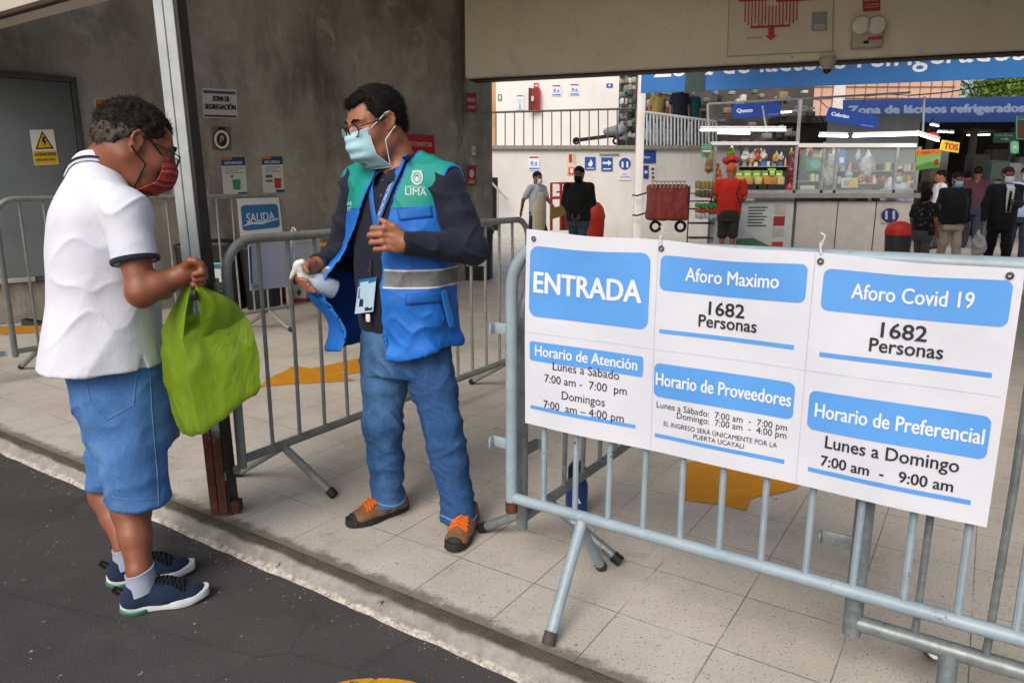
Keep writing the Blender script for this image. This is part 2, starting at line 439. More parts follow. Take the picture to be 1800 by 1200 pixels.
mb.build('leaf', mt('door_paint', '#70777b', '#636a6e', rough=.45, bump=.06, vs=2), door)
mb = MB()
for dx, w, z, hh in ((dr + .03, .05, (dz0 + dz1) / 2, dz1 - dz0 + .1), ): mb.box(WP + WD * dx + WN * .02 + ZD * z, (w, .05, hh), (WD, WN, ZD), .005)
mb.box(WP + WD * (dr - .55) + WN * .02 + ZD * (dz1 + .028), (1.11, .05, .05), (WD, WN, ZD), .005)
mb.box(WP + WD * (dr - .55) + WN * .02 + ZD * (dz0 - .028), (1.11, .05, .05), (WD, WN, ZD), .005)
mb.build('door_frame', mt('door_frame_paint', '#4b4f4e', '#3f4342', rough=.5, bump=.06), door)
mb = MB(); mb.box(*wbox((24, 492), .34, .045, .05, .02), .006); mb.build('closer_bar', mt('pale_metal', '#b9b6ae', '#98958d', rough=.4), door)

# warning sign with bolt
def poster(name, pix, label, cat, parts, paper='#d8d6d0', thick=.003, off=.002, group=None):
    """a flat sheet on the wall seen at four corners (tl, tr, br, bl); parts draw in its own 0..1 frame"""
    tl, tr, br, bl = [wl(x, y, off) for x, y in pix]
    return sheet(name, tl, tr, br, bl, WN, label, cat, parts, paper, thick, group)
def sheet(name, tl, tr, br, bl, n, label, cat, parts, paper='#d8d6d0', thick=.003, group=None, mat=None):
    def f(x, y, o=0.0): return (bl * (1 - x) + br * x) * (1 - y) + (tl * (1 - x) + tr * x) * y + n * o
    root = empty(name, f(.5, 0), label, cat, group)
    mb = MB(); P = [f(0, 0), f(1, 0), f(1, 1), f(0, 1)]; Q = [p - n * thick for p in P]
    mb.add(P + Q, [(0, 1, 2, 3), (7, 6, 5, 4)] + [(i, (i + 1) % 4, 4 + (i + 1) % 4, 4 + i) for i in range(4)])
    mb.build('panel', mat or mt('paper_' + paper.strip('#'), paper, rough=.5, bump=.04, vs=3, col2=tuple(q * .93 for q in lin(paper)[:3])), root, False)
    lay = {}
    for k, p in enumerate(parts):
        kind, col = p[0], p[1]
        mb, _ = lay.setdefault((col, kind == 't', k), (MB(), k))
        o = .0012 + .0008 * k
        g = lambda x, y, o=o: f(x, y, o)
        if kind == 'r': x0, y0, x1, y1 = p[2:6]; mb.quad(g(x0, y0), g(x1, y0), g(x1, y1), g(x0, y1))
        elif kind == 'p': mb.add([g(x, y) for x, y in p[2]], [tuple(range(len(p[2])))])
        elif kind == 'c':
            cx, cy, rx, ry = p[2:6]; mb.add([g(cx + rx * math.cos(q), cy + ry * math.sin(q)) for q in np.linspace(0, 2 * math.pi, 28, False)], [tuple(range(28))])
        elif kind == 't': text_on(mb, p[2], g, p[3], p[4], p[5], p[6] if len(p) > 6 else None, bold=p[7] if len(p) > 7 else .02)
    for (col, tx, _k), (mb, k) in lay.items():
        if mb.v: mb.build('lettering' if tx else 'print', mt('ink_' + col.strip('#'), col, rough=.5, bump=0, vs=3, col2=tuple(q * .9 for q in lin(col)[:3])), root, False, fixn=False)
    return root
poster('warning_sign', [(51, 229), (93, 228), (103, 289), (60, 291)], 'white and yellow electric hazard sign on the grey door', 'sign', [
    ('r', '#c9a81c', .02, .02, .98, .40), ('p', '#1d1c18', [(.13, .45), (.9, .45), (.51, .97)]), ('p', '#c9a81c', [(.22, .49), (.81, .49), (.51, .89)]),
    ('p', '#171612', [(.5, .80), (.62, .78), (.55, .69), (.64, .68), (.5, .52), (.53, .64), (.44, .65)]),
    ('t', '#1d1c18', 'ATENCION', .07, .93, .26, .09, .05), ('t', '#2c2a20', 'RIESGO ELECTRICO', .12, .88, .12, .06, .03)], '#d6d3c9', off=.034)
poster('orange_sign', [(165, 173), (222, 174), (222, 198), (167, 197)], 'small orange sign with white rim behind the curly head', 'sign',
       [('r', '#c4702a', .04, .08, .98, .92)], '#d9cfc2')
poster('zone_sign', [(355, 155), (415, 158), (418, 209), (357, 207)], 'white sign reading zona de segregacion with grey bands', 'sign', [
    ('r', '#46516b', .03, .83, .97, .93), ('r', '#46516b', .03, .03, .97, .11),
    ('t', '#2b2d33', 'ZONA DE', .28, .78, .58, .18, .04), ('t', '#2b2d33', 'SEGREGACIÓN', .06, .95, .30, .18, .04)], '#c9c7c2')

poster('round_emblem', [(372, 222), (406, 223), (407, 265), (373, 264)], 'small round black and white emblem sticker on the concrete', 'sticker', [
    ('c', '#20221f', .5, .45, .46, .45), ('c', '#d8d4cc', .5, .45, .40, .39), ('c', '#20221f', .5, .45, .27, .29), ('r', '#20221f', .30, .88, .70, .97),
    ('p', '#8d8c86', [(.38, .35), (.46, .3), (.52, .48), (.6, .36), (.62, .58), (.5, .66), (.4, .58)])], '#6c6455')
def notice(pix, label, pic, hd, extra):
    poster('notice_poster', pix, label, 'poster', [('r', '#1f4468', 0, .78, 1, 1), ('r', '#c2643c', 0, .93, .45, 1), ('r', '#1f4468', .6, 0, 1, .08)] + extra + [
        ('t', '#dfe3e6', hd, .14, .86, .82, .07, .03)] + [('r', '#8e9290', .14, y, .86 - .2 * (i % 2), y + .022) for i, y in enumerate((.7, .64, .58))], '#c8cac6', group=None)
notice([(388, 277), (430, 276), (435, 343), (393, 344)], 'notice poster with blue head and a green bin picture', None, 'INFORMATE', [('p', '#2f8a6e', [(.42, .15), (.72, .15), (.75, .42), (.4, .42)]), ('c', '#5e6a70', .4, .5, .06, .04)])
notice([(459, 276), (496, 275), (500, 338), (463, 339)], 'notice poster with blue head and a red bin picture', None, 'RECUERDA', [('p', '#b5352c', [(.55, .12), (.85, .12), (.87, .4), (.54, .4)]), ('r', '#555b5e', .14, .42, .46, .5), ('r', '#555b5e', .14, .3, .46, .36)])
poster('red_sign', [(713, 235), (763, 238), (765, 270), (714, 268)], 'red sign on the concrete wall beside the dark haired head', 'sign', [('t', '#c8908a', 'EXTINTOR', .1, .9, .35, .25, .03)], '#a0232b')
poster('red_notice', [(817, 164), (834, 164), (834, 199), (817, 198)], 'upper small red fire notice on the pier', 'sign', [('t', '#d9c9c6', 'FUEGO', .1, .9, .55, .2, .03), ('t', '#d9c9c6', 'AVISO', .1, .9, .2, .16, .02)], '#8e2a30', off=.04)
poster('red_notice', [(818, 291), (834, 291), (834, 327), (818, 326)], 'lower small red fire notice on the pier', 'sign', [('c', '#d9c9c6', .5, .6, .25, .2), ('t', '#d9c9c6', 'USO', .15, .85, .12, .18, .03)], '#98292f', off=.04)
poster('wall_switch', [(827, 258), (833, 258), (833, 273), (827, 273)], 'small white switch plate on the pier', 'switch', [('r', '#9f9c94', .3, .35, .7, .65)], '#cfccc4', off=.04, thick=.012)
poster('thin_notice', [(300, 300), (345, 299), (346, 345), (302, 346)], 'pale notice on the concrete, half behind the grey post', 'poster', [('r', '#5a7a90', .1, .8, .9, .95), ('t', '#59616a', 'AVISO', .15, .85, .5, .15)], '#aeb0a8')
# ================================================================== CROWD BARRIERS
def m_paintsteel(name, c1, c2, rust, galv=False):
    t = NT(name)
    b = t.mix(t.step(t.noise(14, 5, .65), .35, .68), c1, c2)
    if galv: b = t.mix(t.math('MULTIPLY', t.step(t.vor(60, None, 'F1', 'Color'), .4, .6), .25), b, '#9aa3a6')
    ch = t.step(t.noise(34, 5, .7), .655, .675)
    b = t.mix(ch, b, rust)
    b = t.mix(t.math('MULTIPLY', t.step(t.noise(5, 5, .7), .55, .75), .4), b, '#6f736f')
    return t.done(b, t.math('MULTIPLY_ADD', t.noise(12, 3), .3, .28), .0 if not galv else .35, t.bump(t.math('ADD', t.math('MULTIPLY', ch, -.6), t.noise(50, 3)), .25, .003), .5)
MT_BLUE = m_paintsteel('pale_blue_paint', '#93a3ad', '#83949f', '#4a3f3a')
MT_GALV = m_paintsteel('galvanised_steel', '#7d8788', '#697274', '#5d5a52', True)
MT_GREY = m_paintsteel('worn_grey_paint', '#868a85', '#70746f', '#46423a')
MT_RUST = mt('rust', '#5b3524', '#3c2a22', rough=.85, vs=20, bump=.5)
MT_RUBBER = mt('black_rubber', '#1c1b1b', rough=.7)

def barrier(base, d, L, zb, zt, sp, b0, mats, label, legs, r=.019, rb=.0088, rad=.13, foot=.25, hooks=(), flatrail=False, rustcap=False, group='steel crowd barriers round the entrance'):
    base = V(base[0], base[1], 0); d = nrm(d); n = nrm(np.cross(ZD, d))
    if n[1] > 0: n = -n                                  # towards the street
    root = empty('crowd_barrier', base, label, 'barrier', group)
    p = lambda s, z, o=0.0: base + d * s + ZD * z + n * o
    mb = MB()
    pts = [p(0, zb - .035), p(0, (zb + zt) / 2), p(0, zt - rad)] + arc(p(rad, zt - rad), -d, ZD, rad, 0, math.pi / 2, 8)[1:] + \
          [p(L / 2, zt)] + arc(p(L - rad, zt - rad), ZD, d, rad, 0, math.pi / 2, 8) + [p(L, (zb + zt) / 2), p(L, zb - .035)]
    mb.tube(pts, r, 12); mb.build('hoop', mats, root)
    mb = MB()
    if flatrail: mb.box(p(L / 2, zb), (L - .03, .022, .04), (d, n, ZD), .004)
    else: mb.tube([p(.012, zb), p(L * .35, zb + .001), p(L * .7, zb - .001), p(L - .012, zb)], r * .95, 12)
    mb.build('bottom_rail', mats, root)
    s = b0; i = 0
    while s < L - .05:
        mb = MB(); j = math.sin(i * 7.3) * .0035
        mb.tube([p(s, zb + .012), p(s + j, (zb + zt) / 2, j), p(s, zt - .015)], rb, 8); mb.build('bar', mats, root); s += sp; i += 1
    for (ls, lean) in legs:
        for sg in (1, -1):
            lg = MB(); a = p(ls + .012 * sg, zb - .012, .0); e = p(ls + lean * sg, .028, foot * sg)
            lg.tube([a, a * .5 + e * .5, e], r * .93, 10)
            o = lg.build('leg', mats, root)
            ft = MB(); ft.tube([e - (e - a) * .02, e + nrm(e - a) * .028], r * 1.05, 10); ft.build('foot_cap', mt('worn_foot', '#3a3532', '#57504b', rough=.8, vs=30) if rustcap else MT_RUBBER, o)
    for (hz, ext) in hooks:
        mb = MB(); mb.box(p(-ext / 2 - .01, hz), (ext, .006, .035), (d, n, ZD), .002)
        mb.box(p(-ext - .008, hz, .012), (.006, .03, .035), (d, n, ZD), .002); mb.build('hook', mats, root)
    if rustcap:
        mb = MB(); mb.tube([p(0, zb - .05), p(0, zb - .012)], r * 1.06, 12); mb.build('rust_ring', MT_RUST, root)
    return root

PA = V(.17, 2.04, 0)
barrier(PA + UD * .205, -UD, 2.35, .297, 1.112, .1105, .12, MT_BLUE, 'pale blue barrier carrying the white ENTRADA banner', [(.245, .03), (2.1, .02)], rad=.14, foot=.215, hooks=((.845, .055), (.475, .06)), rustcap=True)
barrier((-1.095, 2.745), (math.sin(R(32)), math.cos(R(32)), 0), 2.26, .192, 1.072, .147, .157, MT_GREY, 'grey barrier standing between the worker and the rusty post', [(.2, .03), (2.02, .03)], hooks=((.16, .09), (.9, .05)))
barrier((.034, 2.233), VD, 1.18, .185, .985, .146, .14, MT_GALV, 'dull barrier running inward behind the ENTRADA panel', [(.17, .03)], hooks=((.84, -.12), (.42, -.1)))
barrier((-3.357, 4.727), VD, 2.30, .185, 1.195, .148, .15, MT_GREY, 'grey barrier along the concrete wall with the SALIDA notice', [(.16, .03), (2.06, .03)])
barrier((.868, 1.640), -UD, 2.25, .19, 1.06, .146, .138, MT_GALV, 'galvanised barrier standing just inside the blue one', [(.20, .02), (2.0, .02)], r=.022, hooks=((.40, .085), (.8, .06)))
# end of one more barrier showing at the picture edge by the grey door
q = gnd(4, 668, .03)
barrier((q[0] - .02, q[1], 0), -VD + UD * .15, 2.2, .185, 1.1, .148, .15, MT_BLUE, 'pale blue barrier whose end shows below the grey door', [(.3, .03), (1.9, .03)], hooks=((.2, .05),))

# ================================================================== ENTRADA BANNER
def sgn(x, z, o=0.0):
    sag = -.012 * math.sin(max(0, min(1, x / 1.177)) * math.pi * 3) ** 2 * max(0, (z - .9) / .25)
    wav = .005 * math.sin(x * 7.1 + 1.0) * (1.15 - z) / .6 + .003 * math.sin(x * 15 + z * 9)
    return PA + UD * (.13 - x) - VD * (.0315 + o + wav) + ZD * (z - (x / 1.177) * .010 + sag * .5)
def m_banner():
    t = NT('banner_vinyl')
    b = t.mix(t.step(t.noise(4, 4, .6), .3, .75), '#d2d4dd', '#c8cbd6')
    b = t.mix(t.math('MULTIPLY', t.step(t.noise(60, 4, .7), .68, .8), .15), b, '#9aa0ad')
    return t.done(b, .38, 0, t.bump(t.noise(6, 4, .5), .4, .014), .45)
MT_BAN = m_banner()
MT_BBLUE = mt('banner_blue', '#5b9be0', '#5492d8', rough=.4, bump=.1, bs=30, vs=5)
MT_INK = mt('banner_ink', '#22232b', '#2a2b34', rough=.45, bump=0)
MT_BWHITE = mt('banner_white_ink', '#dfe2ea', '#d6dae3', rough=.45, bump=0)
ban = empty('entrance_banner', sgn(.588, .56), 'wide white banner with blue ENTRADA and Aforo panels', 'banner')
def btop(x): return 1.153 - (x / 1.177) * .033 + (x > 1.1) * 0
def bbot(x): return .570 - (x / 1.177) * .010
mb = MB(); nx, nz = 60, 24
mb.grid([[sgn(-.004 + 1.183 * i / nx, bbot(1.177 * i / nx) * (1 - j / nz) + btop(1.177 * i / nx) * j / nz) for i in range(nx + 1)] for j in range(nz + 1)])
mb.grid([[sgn(-.004 + 1.183 * i / nx, bbot(1.177 * i / nx) * (1 - j / nz) + btop(1.177 * i / nx) * j / nz, -.0014) for i in range(nx + 1)] for j in range(nz + 1)]); mb.build('vinyl_sheet', MT_BAN, ban)
class _Each:
    def __init__(s, name, mat, sm): s.a = (name, mat, sm)
    def add(s, vs, fs, m=None): b = MB(); b.add(vs, fs, m); b.build(s.a[0], s.a[1], ban, s.a[2], fixn=False)
    def grid(s, rows): b = MB(); b.grid(rows); b.build(s.a[0], s.a[1], ban, s.a[2], fixn=False)
bx = _Each('heading_panel', MT_BBLUE, True); wt = _Each('white_lettering', MT_BWHITE, False); ik = _Each('black_lettering', MT_INK, False); ln = _Each('rule_line', MT_BBLUE, True)
def box2(x0, z0, x1, z1, r=.018):
    pts = rrect(x0, x1, z0, z1, r, 6)
    # subdivided so it follows the waves of the sheet
    n = 26
    xs = np.unique(np.round(np.concatenate([np.linspace(x0 + r, x1 - r, n), x0 + r - r * np.cos(np.linspace(0, np.pi / 2, 9)), x1 - r + r * np.cos(np.linspace(0, np.pi / 2, 9))]), 6))
    rws = [[] for _ in range(9)]
    for x in xs:
        d = max(0, r - (x - x0), r - (x1 - x)); cut = r - math.sqrt(max(0, r * r - d * d))
        [rws[i].append(sgn(x, (z0 + cut) * (1 - i / 8) + (z1 - cut) * i / 8, .0011)) for i in range(9)]
    bx.grid(rws)
fw = lambda x, z: sgn(x, z, .0020)
fk = lambda x, z: sgn(x, z, .0020)
def line(x0, x1, z, t=.011):
    xs = np.linspace(x0, x1, 22); ln.grid([[sgn(x, z - t / 2, .0011) for x in xs], [sgn(x, z + t / 2, .0011) for x in xs]])
box2(.010, .902, .381, 1.106, .026); text_on(wt, 'ENTRADA', fw, .026, .359, .974, .062, .022)
box2(.014, .770, .371, .828, .008); text_on(wt, 'Horario de Atención', fw, .034, .354, .787, .033, .016)
text_on(ik, 'Lunes a Sabado', fk, .094, .301, .752, .026, .004)
text_on(ik, '7:00 am -  7:00  pm', fk, .067, .325, .712, .025, .004)
text_on(ik, 'Domingos', fk, .126, .261, .669, .026, .004)
text_on(ik, '7:00  am – 4:00 pm', fk, .064, .319, .632, .025, .004)
line(.016, .354, .626)
box2(.408, 1.012, .769, 1.103, .016); text_on(wt, 'Aforo Maximo', fw, .476, .707, 1.043, .036, .012)
text_on(ik, '1682', fk, .541, .630, .962, .036, .014); text_on(ik, 'Personas', fk, .517, .662, .929, .033, .012)
line(.414, .753, .904)
box2(.404, .724, .763, .817, .016); text_on(wt, 'Horario de Proveedores', fw, .410, .756, .757, .036, .014)
text_on(ik, 'Lunes a Sábado:  7:00 am  -  7:00 pm', fk, .414, .752, .694, .018, .004)
text_on(ik, 'Domingo:  7:00 am  -  4:00 pm', fk, .472, .752, .674, .018, .004)
text_on(ik, 'EL INGRESO SERÁ ÚNICAMENTE POR LA', fk, .436, .732, .646, .0135, .003)
text_on(ik, 'PUERTA UCAYALI', fk, .520, .652, .627, .0135, .003)
line(.411, .752, .614)
box2(.804, 1.000, 1.163, 1.096, .016); text_on(wt, 'Aforo Covid 19', fw, .866, 1.100, 1.034, .036, .012)
text_on(ik, '1682', fk, .934, 1.023, .953, .036, .014); text_on(ik, 'Personas', fk, .914, 1.057, .918, .033, .012)
line(.811, 1.149, .896)
box2(.797, .710, 1.160, .807, .016); text_on(wt, 'Horario de Preferencial', fw, .813, 1.151, .744, .036, .014)
text_on(ik, 'Lunes a Domingo', fk, .842, 1.114, .672, .032, .010)
text_on(ik, '7:00 am  -   9:00 am', fk, .836, 1.108, .626, .027, .014)
line(.808, 1.144, .609)


sm = MB()
for x in (.400, .783): xs = np.linspace(bbot(x) + .004, btop(x) - .004, 20); sm.grid([[sgn(x - .0010, z, .0007) for z in xs], [sgn(x + .0010, z, .0007) for z in xs]])
xs = np.linspace(.0, 1.17, 40); sm.grid([[sgn(x, .852, .0007) for x in xs], [sgn(x, .8532, .0007) for x in xs]])
sm.build('sheet_seam', mt('seam_grey', '#bcc0cc', rough=.5, bump=0), ban, True, fixn=False)
MT_STEELR = mt('eyelet_steel', '#6d6a66', rough=.35, metal=.8)
for x, z in ((.022, 1.127), (.409, 1.120), (.795, 1.112), (1.155, 1.106)):
    mb = MB(); c = sgn(x, z, .004); mb.tube(arc(c, UD, ZD, .0055, 0, 2 * math.pi * 15 / 16, 15), .0022, 6, closed=True); mb.build('eyelet', MT_STEELR, ban)
MT_TIE = mt('plastic_tie', '#d8dad6', rough=.4, bump=0)
for x in (.409, .795):
    mb = MB(); c = sgn(x, 1.140, .006)
    mb.tube([c + ZD * -.01, c + ZD * .012 + UD * .004, c + ZD * .017 + UD * .002 + VD * .02], .0022, 6); mb.tube([c + ZD * .008, c + ZD * .03 - UD * .006 - VD * .004, c + ZD * .036 + UD * .004], .0018, 6); mb.build('tie', MT_TIE, ban)

# ================================================================== POST ON THE KERB
def m_post():
    t = NT('post_paint')
    z = t.n('ShaderNodeSeparateXYZ'); t.put(z.inputs[0], t.obj)
    b = t.mix(t.step(t.noise(7, 5, .65), .35, .7), '#b3b7b8', '#9aa0a2')
    lowz = t.math('SUBTRACT', 1, t.step(t.math('ADD', z.outputs[2], t.math('MULTIPLY', t.math('SUBTRACT', t.noise(9, 6, .75), .5), .55)), .34, .42))
    rst = t.mix(t.step(t.noise(18, 5, .7), .4, .65), '#6a3a28', '#45291f')
    b = t.mix(lowz, b, rst)
    b = t.mix(t.step(t.noise(30, 5, .7), .67, .69), b, '#6b4a38')
    return t.done(b, .6, 0, t.bump(t.noise(40, 5, .7), .3, .004), .4)
MT_POST = m_post(); MT_PDARK = mt('dark_steel', '#1b1a19', '#2a2420', rough=.6, vs=14)
pb = V(-1.185, 2.665, 0)
post = empty('steel_post', pb, 'grey steel post with rusty foot on the kerb by the green bag', 'post')
def ppt(x, z, y): return pb + V(1, 0, 0) * x + V(0, 1, 0) * y + ZD * z + V(-.022, .01, 0) * z    # a slight lean
def pslab(name, x0, x1, y0, y1, mat, z0=.0, z1=3.0):
    m = MB(); P = [ppt(x, z, y) for z in (z0, z1) for x, y in ((x0, y0), (x1, y0), (x1, y1), (x0, y1))]
    m.add(P, [(0, 3, 2, 1), (4, 5, 6, 7)] + [(i, (i + 1) % 4, 4 + (i + 1) % 4, 4 + i) for i in range(4)])
    o = m.build(name, mat, post, False); bv = o.modifiers.new('b', 'BEVEL'); bv.width = .002; return o
pslab('flange', -.012, .020, -.02, .02, MT_POST); pslab('flange', .024, .058, -.022, .0, MT_POST)
pslab('web', .0585, .072, -.018, .06, MT_PDARK); pslab('web', .0, .058, .021, .03, MT_PDARK)
mb = MB(); mb.box(pb + V(.088, -.0, .03), (.032, .045, .05), bev=.005); mb.build('anchor_lug', MT_RUST, post)
mb = MB(); mb.box(pb + V(.036, .005, .004), (.085, .07, .008), bev=.002); mb.build('foot_plate', MT_RUST, post)

# ================================================================== NOTICES, BINS AND BOXES BY THE WALL
CB = V(-3.357, 4.727, 0)
def cpl(x, y, o=.0):
    n = nrm(np.cross(VD, ZD)); n = n if n[1] < 0 else -n
    return onplane(x, y, CB, n) + n * o, n
def sheet_on_c(name, pix, o, label, cat, parts, paper='#d4d4d2', thick=.003):
    P = [cpl(x, y, o)[0] for x, y in pix]; return sheet(name, *P, cpl(0, 400)[1], label, cat, parts, paper, thick)
sheet_on_c('exit_notice', [(413, 349), (486, 347), (493, 407), (419, 416)], .03, 'white sheet with blue SALIDA panel hung on the barrier', 'sign', [
    ('p', '#2f6ca3', [(x, y) for x, y in rrect(.06, .95, .14, .82, .09)]), ('t', '#c9d6e4', 'SALIDA', .17, .84, .36, .25, .01),
    ('p', '#c3cfdc', [(.06, .26), (.3, .30), (.5, .27), (.93, .38), (.93, .41), (.7, .36), (.45, .34), (.2, .36)])], '#d6d6d8')
# white boards hung inside the grey barrier
BD = V(math.sin(R(32)), math.cos(R(32)), 0); BN = nrm(np.cross(BD, ZD)); BN = BN if BN[1] < 0 else -BN
BP = V(-1.095, 2.745, 0) - BN * .05
def bpl(x, y): return onplane(x, y, BP, BN)
sheet('white_board', bpl(437, 428), bpl(515, 424), bpl(515, 503), bpl(441, 511), BN, 'white notice board with blue edge hung behind barrier bars', 'board', [('r', '#2c6a94', 0.0, .15, .045, .93), ('r', '#b9bfd2', .03, .02, .22, .16), ('t', '#6b6f88', 'ACCESO', .05, .2, .06, .05)], '#c9cde0', .006)
sheet('white_board', bpl(518, 424), bpl(563, 420), bpl(564, 470), bpl(518, 478), BN, 'smaller plain white board hung behind barrier bars', 'board', [('r', '#b8bcc8', .03, .9, .97, .97)], '#c6c9d4', .006)
mb = MB(); hk = bpl(512, 412); mb.tube([hk - ZD * .06, hk + ZD * .0, hk + ZD * .025 + BD * .008, hk + ZD * .03 - BD * .012 + BN * .03, hk + ZD * .015 - BD * .025 + BN * .06], .004, 8)
tag(mb.build('wire_hook', mt('pale_wire', '#c5c6b8', rough=.4)), 'pale wire hook over the top rail of the grey barrier', 'hook')
def tub(label, cx, yb, yt, w, Y, col, name='waste_bin', lid=None, lab=None, tilt=0):
    """a tapered bin with rim and lid standing on the floor; sizes taken from where it stands"""
    c = gnd(cx, yb); h = at(cx, yt, c[1])[2]; w = w / FPX * math.hypot(c[1], CAMZ)
    root = empty(name, c, label, name.split('_')[-1])
    def ring(z, s, n=28): return [c + V(math.copysign(abs(math.cos(q)) ** .55, math.cos(q)) * w / 2 * s, math.copysign(abs(math.sin(q)) ** .55, math.sin(q)) * w / 2 * s * .9, z) for q in np.linspace(0, 2 * math.pi, n, False)]
    m = MB(); m.grid([ring(0, .78), ring(.01, .82), ring(h * .5, .9), ring(h * .92, .98), ring(h * .92, 1.03), ring(h * .97, 1.04)], True); m.add(ring(0.002, .8), [tuple(range(28))]); m.build('body', mt('bin_' + col, '#' + col, rough=.5, bump=.05), root)
    m = MB(); m.grid([ring(h * .97, 1.05), ring(h, 1.02), ring(h * 1.02, .8), ring(h * 1.03, .05)], True); m.build('lid', mt('bin_' + (lid or col), '#' + (lid or col), rough=.45, bump=.05), root)
    if lab:
        m = MB(); m.box(c + V(0, -w * .44, h * .5), (w * .55, .006, h * .42), bev=.002); m.build('label', mt('bin_label', '#c8ced0', '#b9c0c4', rough=.5), root)
        m = MB(); m.box(c + V(0, -w * .44 - .004, h * .42), (w * .14, .004, h * .14)); m.build('print', mt('bin_print', '#2a2f33', rough=.5), root)
        m = MB(); m.box(c + V(0, -w * .44 - .003, h * .66), (w * .5, .004, h * .07)); m.build('heading', mt('bin_head', '#2f6f92', rough=.5), root)
    return root
tub('black bin with pale label behind the grey post', 398, 541, 424, 78, 0, '1d1f20', lab=True)
tub('black bin behind the white board', 466, 541, 432, 66, 0, '191a1b')
tub('slim dark bin beside the red box', 345, 548, 430, 46, 0, '22201f')
tub('dark grey bin standing beyond the blue vest', 838, 490, 402, 60, 0, '2a2d30', lab=True)
# white and red container on the floor, and a small yellow tray above it
def crate(name, label, cx, yb, yt, wpx, col, trim, dep=.25, word=None, lift=0.0):
    c = gnd(cx, yb) if not lift else at(cx, yb, lift); h = at(cx, yt, c[1])[2] - c[2]; w = wpx / FPX * c[1] * 1.02
    root = empty(name, c, label, name.split('_')[-1])
    m = MB(); m.box(c + V(0, dep / 2, h * .5), (w, dep, h), bev=.012); m.build('body', mt(name + col, '#' + col, rough=.5), root)
    m = MB(); m.box(c + V(0, dep / 2, h * .12), (w * 1.03, dep * 1.03, h * .2), bev=.008); m.box(c + V(0, dep / 2, h * .97), (w * 1.03, dep * 1.03, h * .1), bev=.008); m.build('band', mt(name + trim, '#' + trim, rough=.5), root)
    m = MB(); m.add([c + V(x * w, -.004, z * h) for x, z in ((-.3, .5), (-.18, .3), (-.06, .5), (-.18, .72))], [(0, 1, 2, 3)]); m.add([c + V(x * w, -.004, z * h) for x, z in ((.06, .5), (.18, .3), (.3, .5), (.18, .72))], [(0, 1, 2, 3)]); m.build('print', mt('crate_print', '#3a434b', rough=.6), root, False)
    return root
crate('storage_box', 'white box with red base and diamond marks on the floor', 520, 531, 497, 38, 'c4c2bb', 'a8332c')
crate('storage_box', 'red box against the wall beside the black bin', 492, 531, 500, 24, 'a3302a', '7a2420')
tr = empty('stool', gnd(590, 528), 'low stool with mustard yellow top beyond the blue vest', 'stool')
c = gnd(590, 528); hz = at(590, 428, c[1])[2]
m = MB(); m.box(c + ZD * hz, (.42, .32, .05), bev=.015); m.build('seat', mt('mustard', '#b5851d', rough=.5), tr)
for sx in (-1, 1):
    for sy in (-1, 1): m = MB(); m.tube([c + V(sx * .18, sy * .13, 0), c + V(sx * .15, sy * .11, hz)], .018, 8); m.build('leg', mt('mustard', '#b5851d'), tr)
# small dark things at the foot of the wall under the door
for px, w, lab in ((66, .12, 'small black door wedge on the floor under the grey door'),):
    c = gnd(px, 571); m = MB(); m.add([c + V(x, y, z) for x, y, z in ((-w, -.05, 0), (w, -.05, 0), (w, .05, 0), (-w, .05, 0), (-w, -.04, .06), (-w, .04, .06), (w * .8, .04, .02), (w * .8, -.04, .02))], [(0, 3, 2, 1), (4, 7, 6, 5), (0, 1, 7, 4), (2, 3, 5, 6), (0, 4, 5, 3), (1, 2, 6, 7)])
    tag(m.build('door_wedge', MT_RUBBER), lab, 'wedge')
# blue bottle seen through the blue bars
c = gnd(1013, 905); root = empty('blue_bottle', c, 'blue plastic bottle with black cap between the blue bars', 'bottle')
def lathe(m, c, prof, n=20, ax=(V(1, 0, 0), V(0, 1, 0), V(0, 0, 1))):
    m.grid([[c + ax[0] * r * math.cos(q) + ax[1] * r * math.sin(q) + ax[2] * z for q in np.linspace(0, 2 * math.pi, n, False)] for r, z in prof], True); return m
m = lathe(MB(), c, [(.001, 0), (.04, .0), (.044, .01), (.044, .13), (.036, .155), (.03, .16)]); m.build('body', mt('blue_plastic', '#20347a', rough=.3, bump=.03), root)
m = lathe(MB(), c, [(.031, .158), (.036, .16), (.036, .20), (.02, .225), (.001, .228)]); m.build('cap', mt('black_plastic', '#17171c', rough=.35, bump=.03), root)
m = MB(); m.add([c + V(x, -.0452, z) for x, z in ((-.014, .07), (.014, .07), (0, .1))], [(0, 1, 2)]); m.build('mark', mt('white_print', '#cfd3da', bump=0), root)
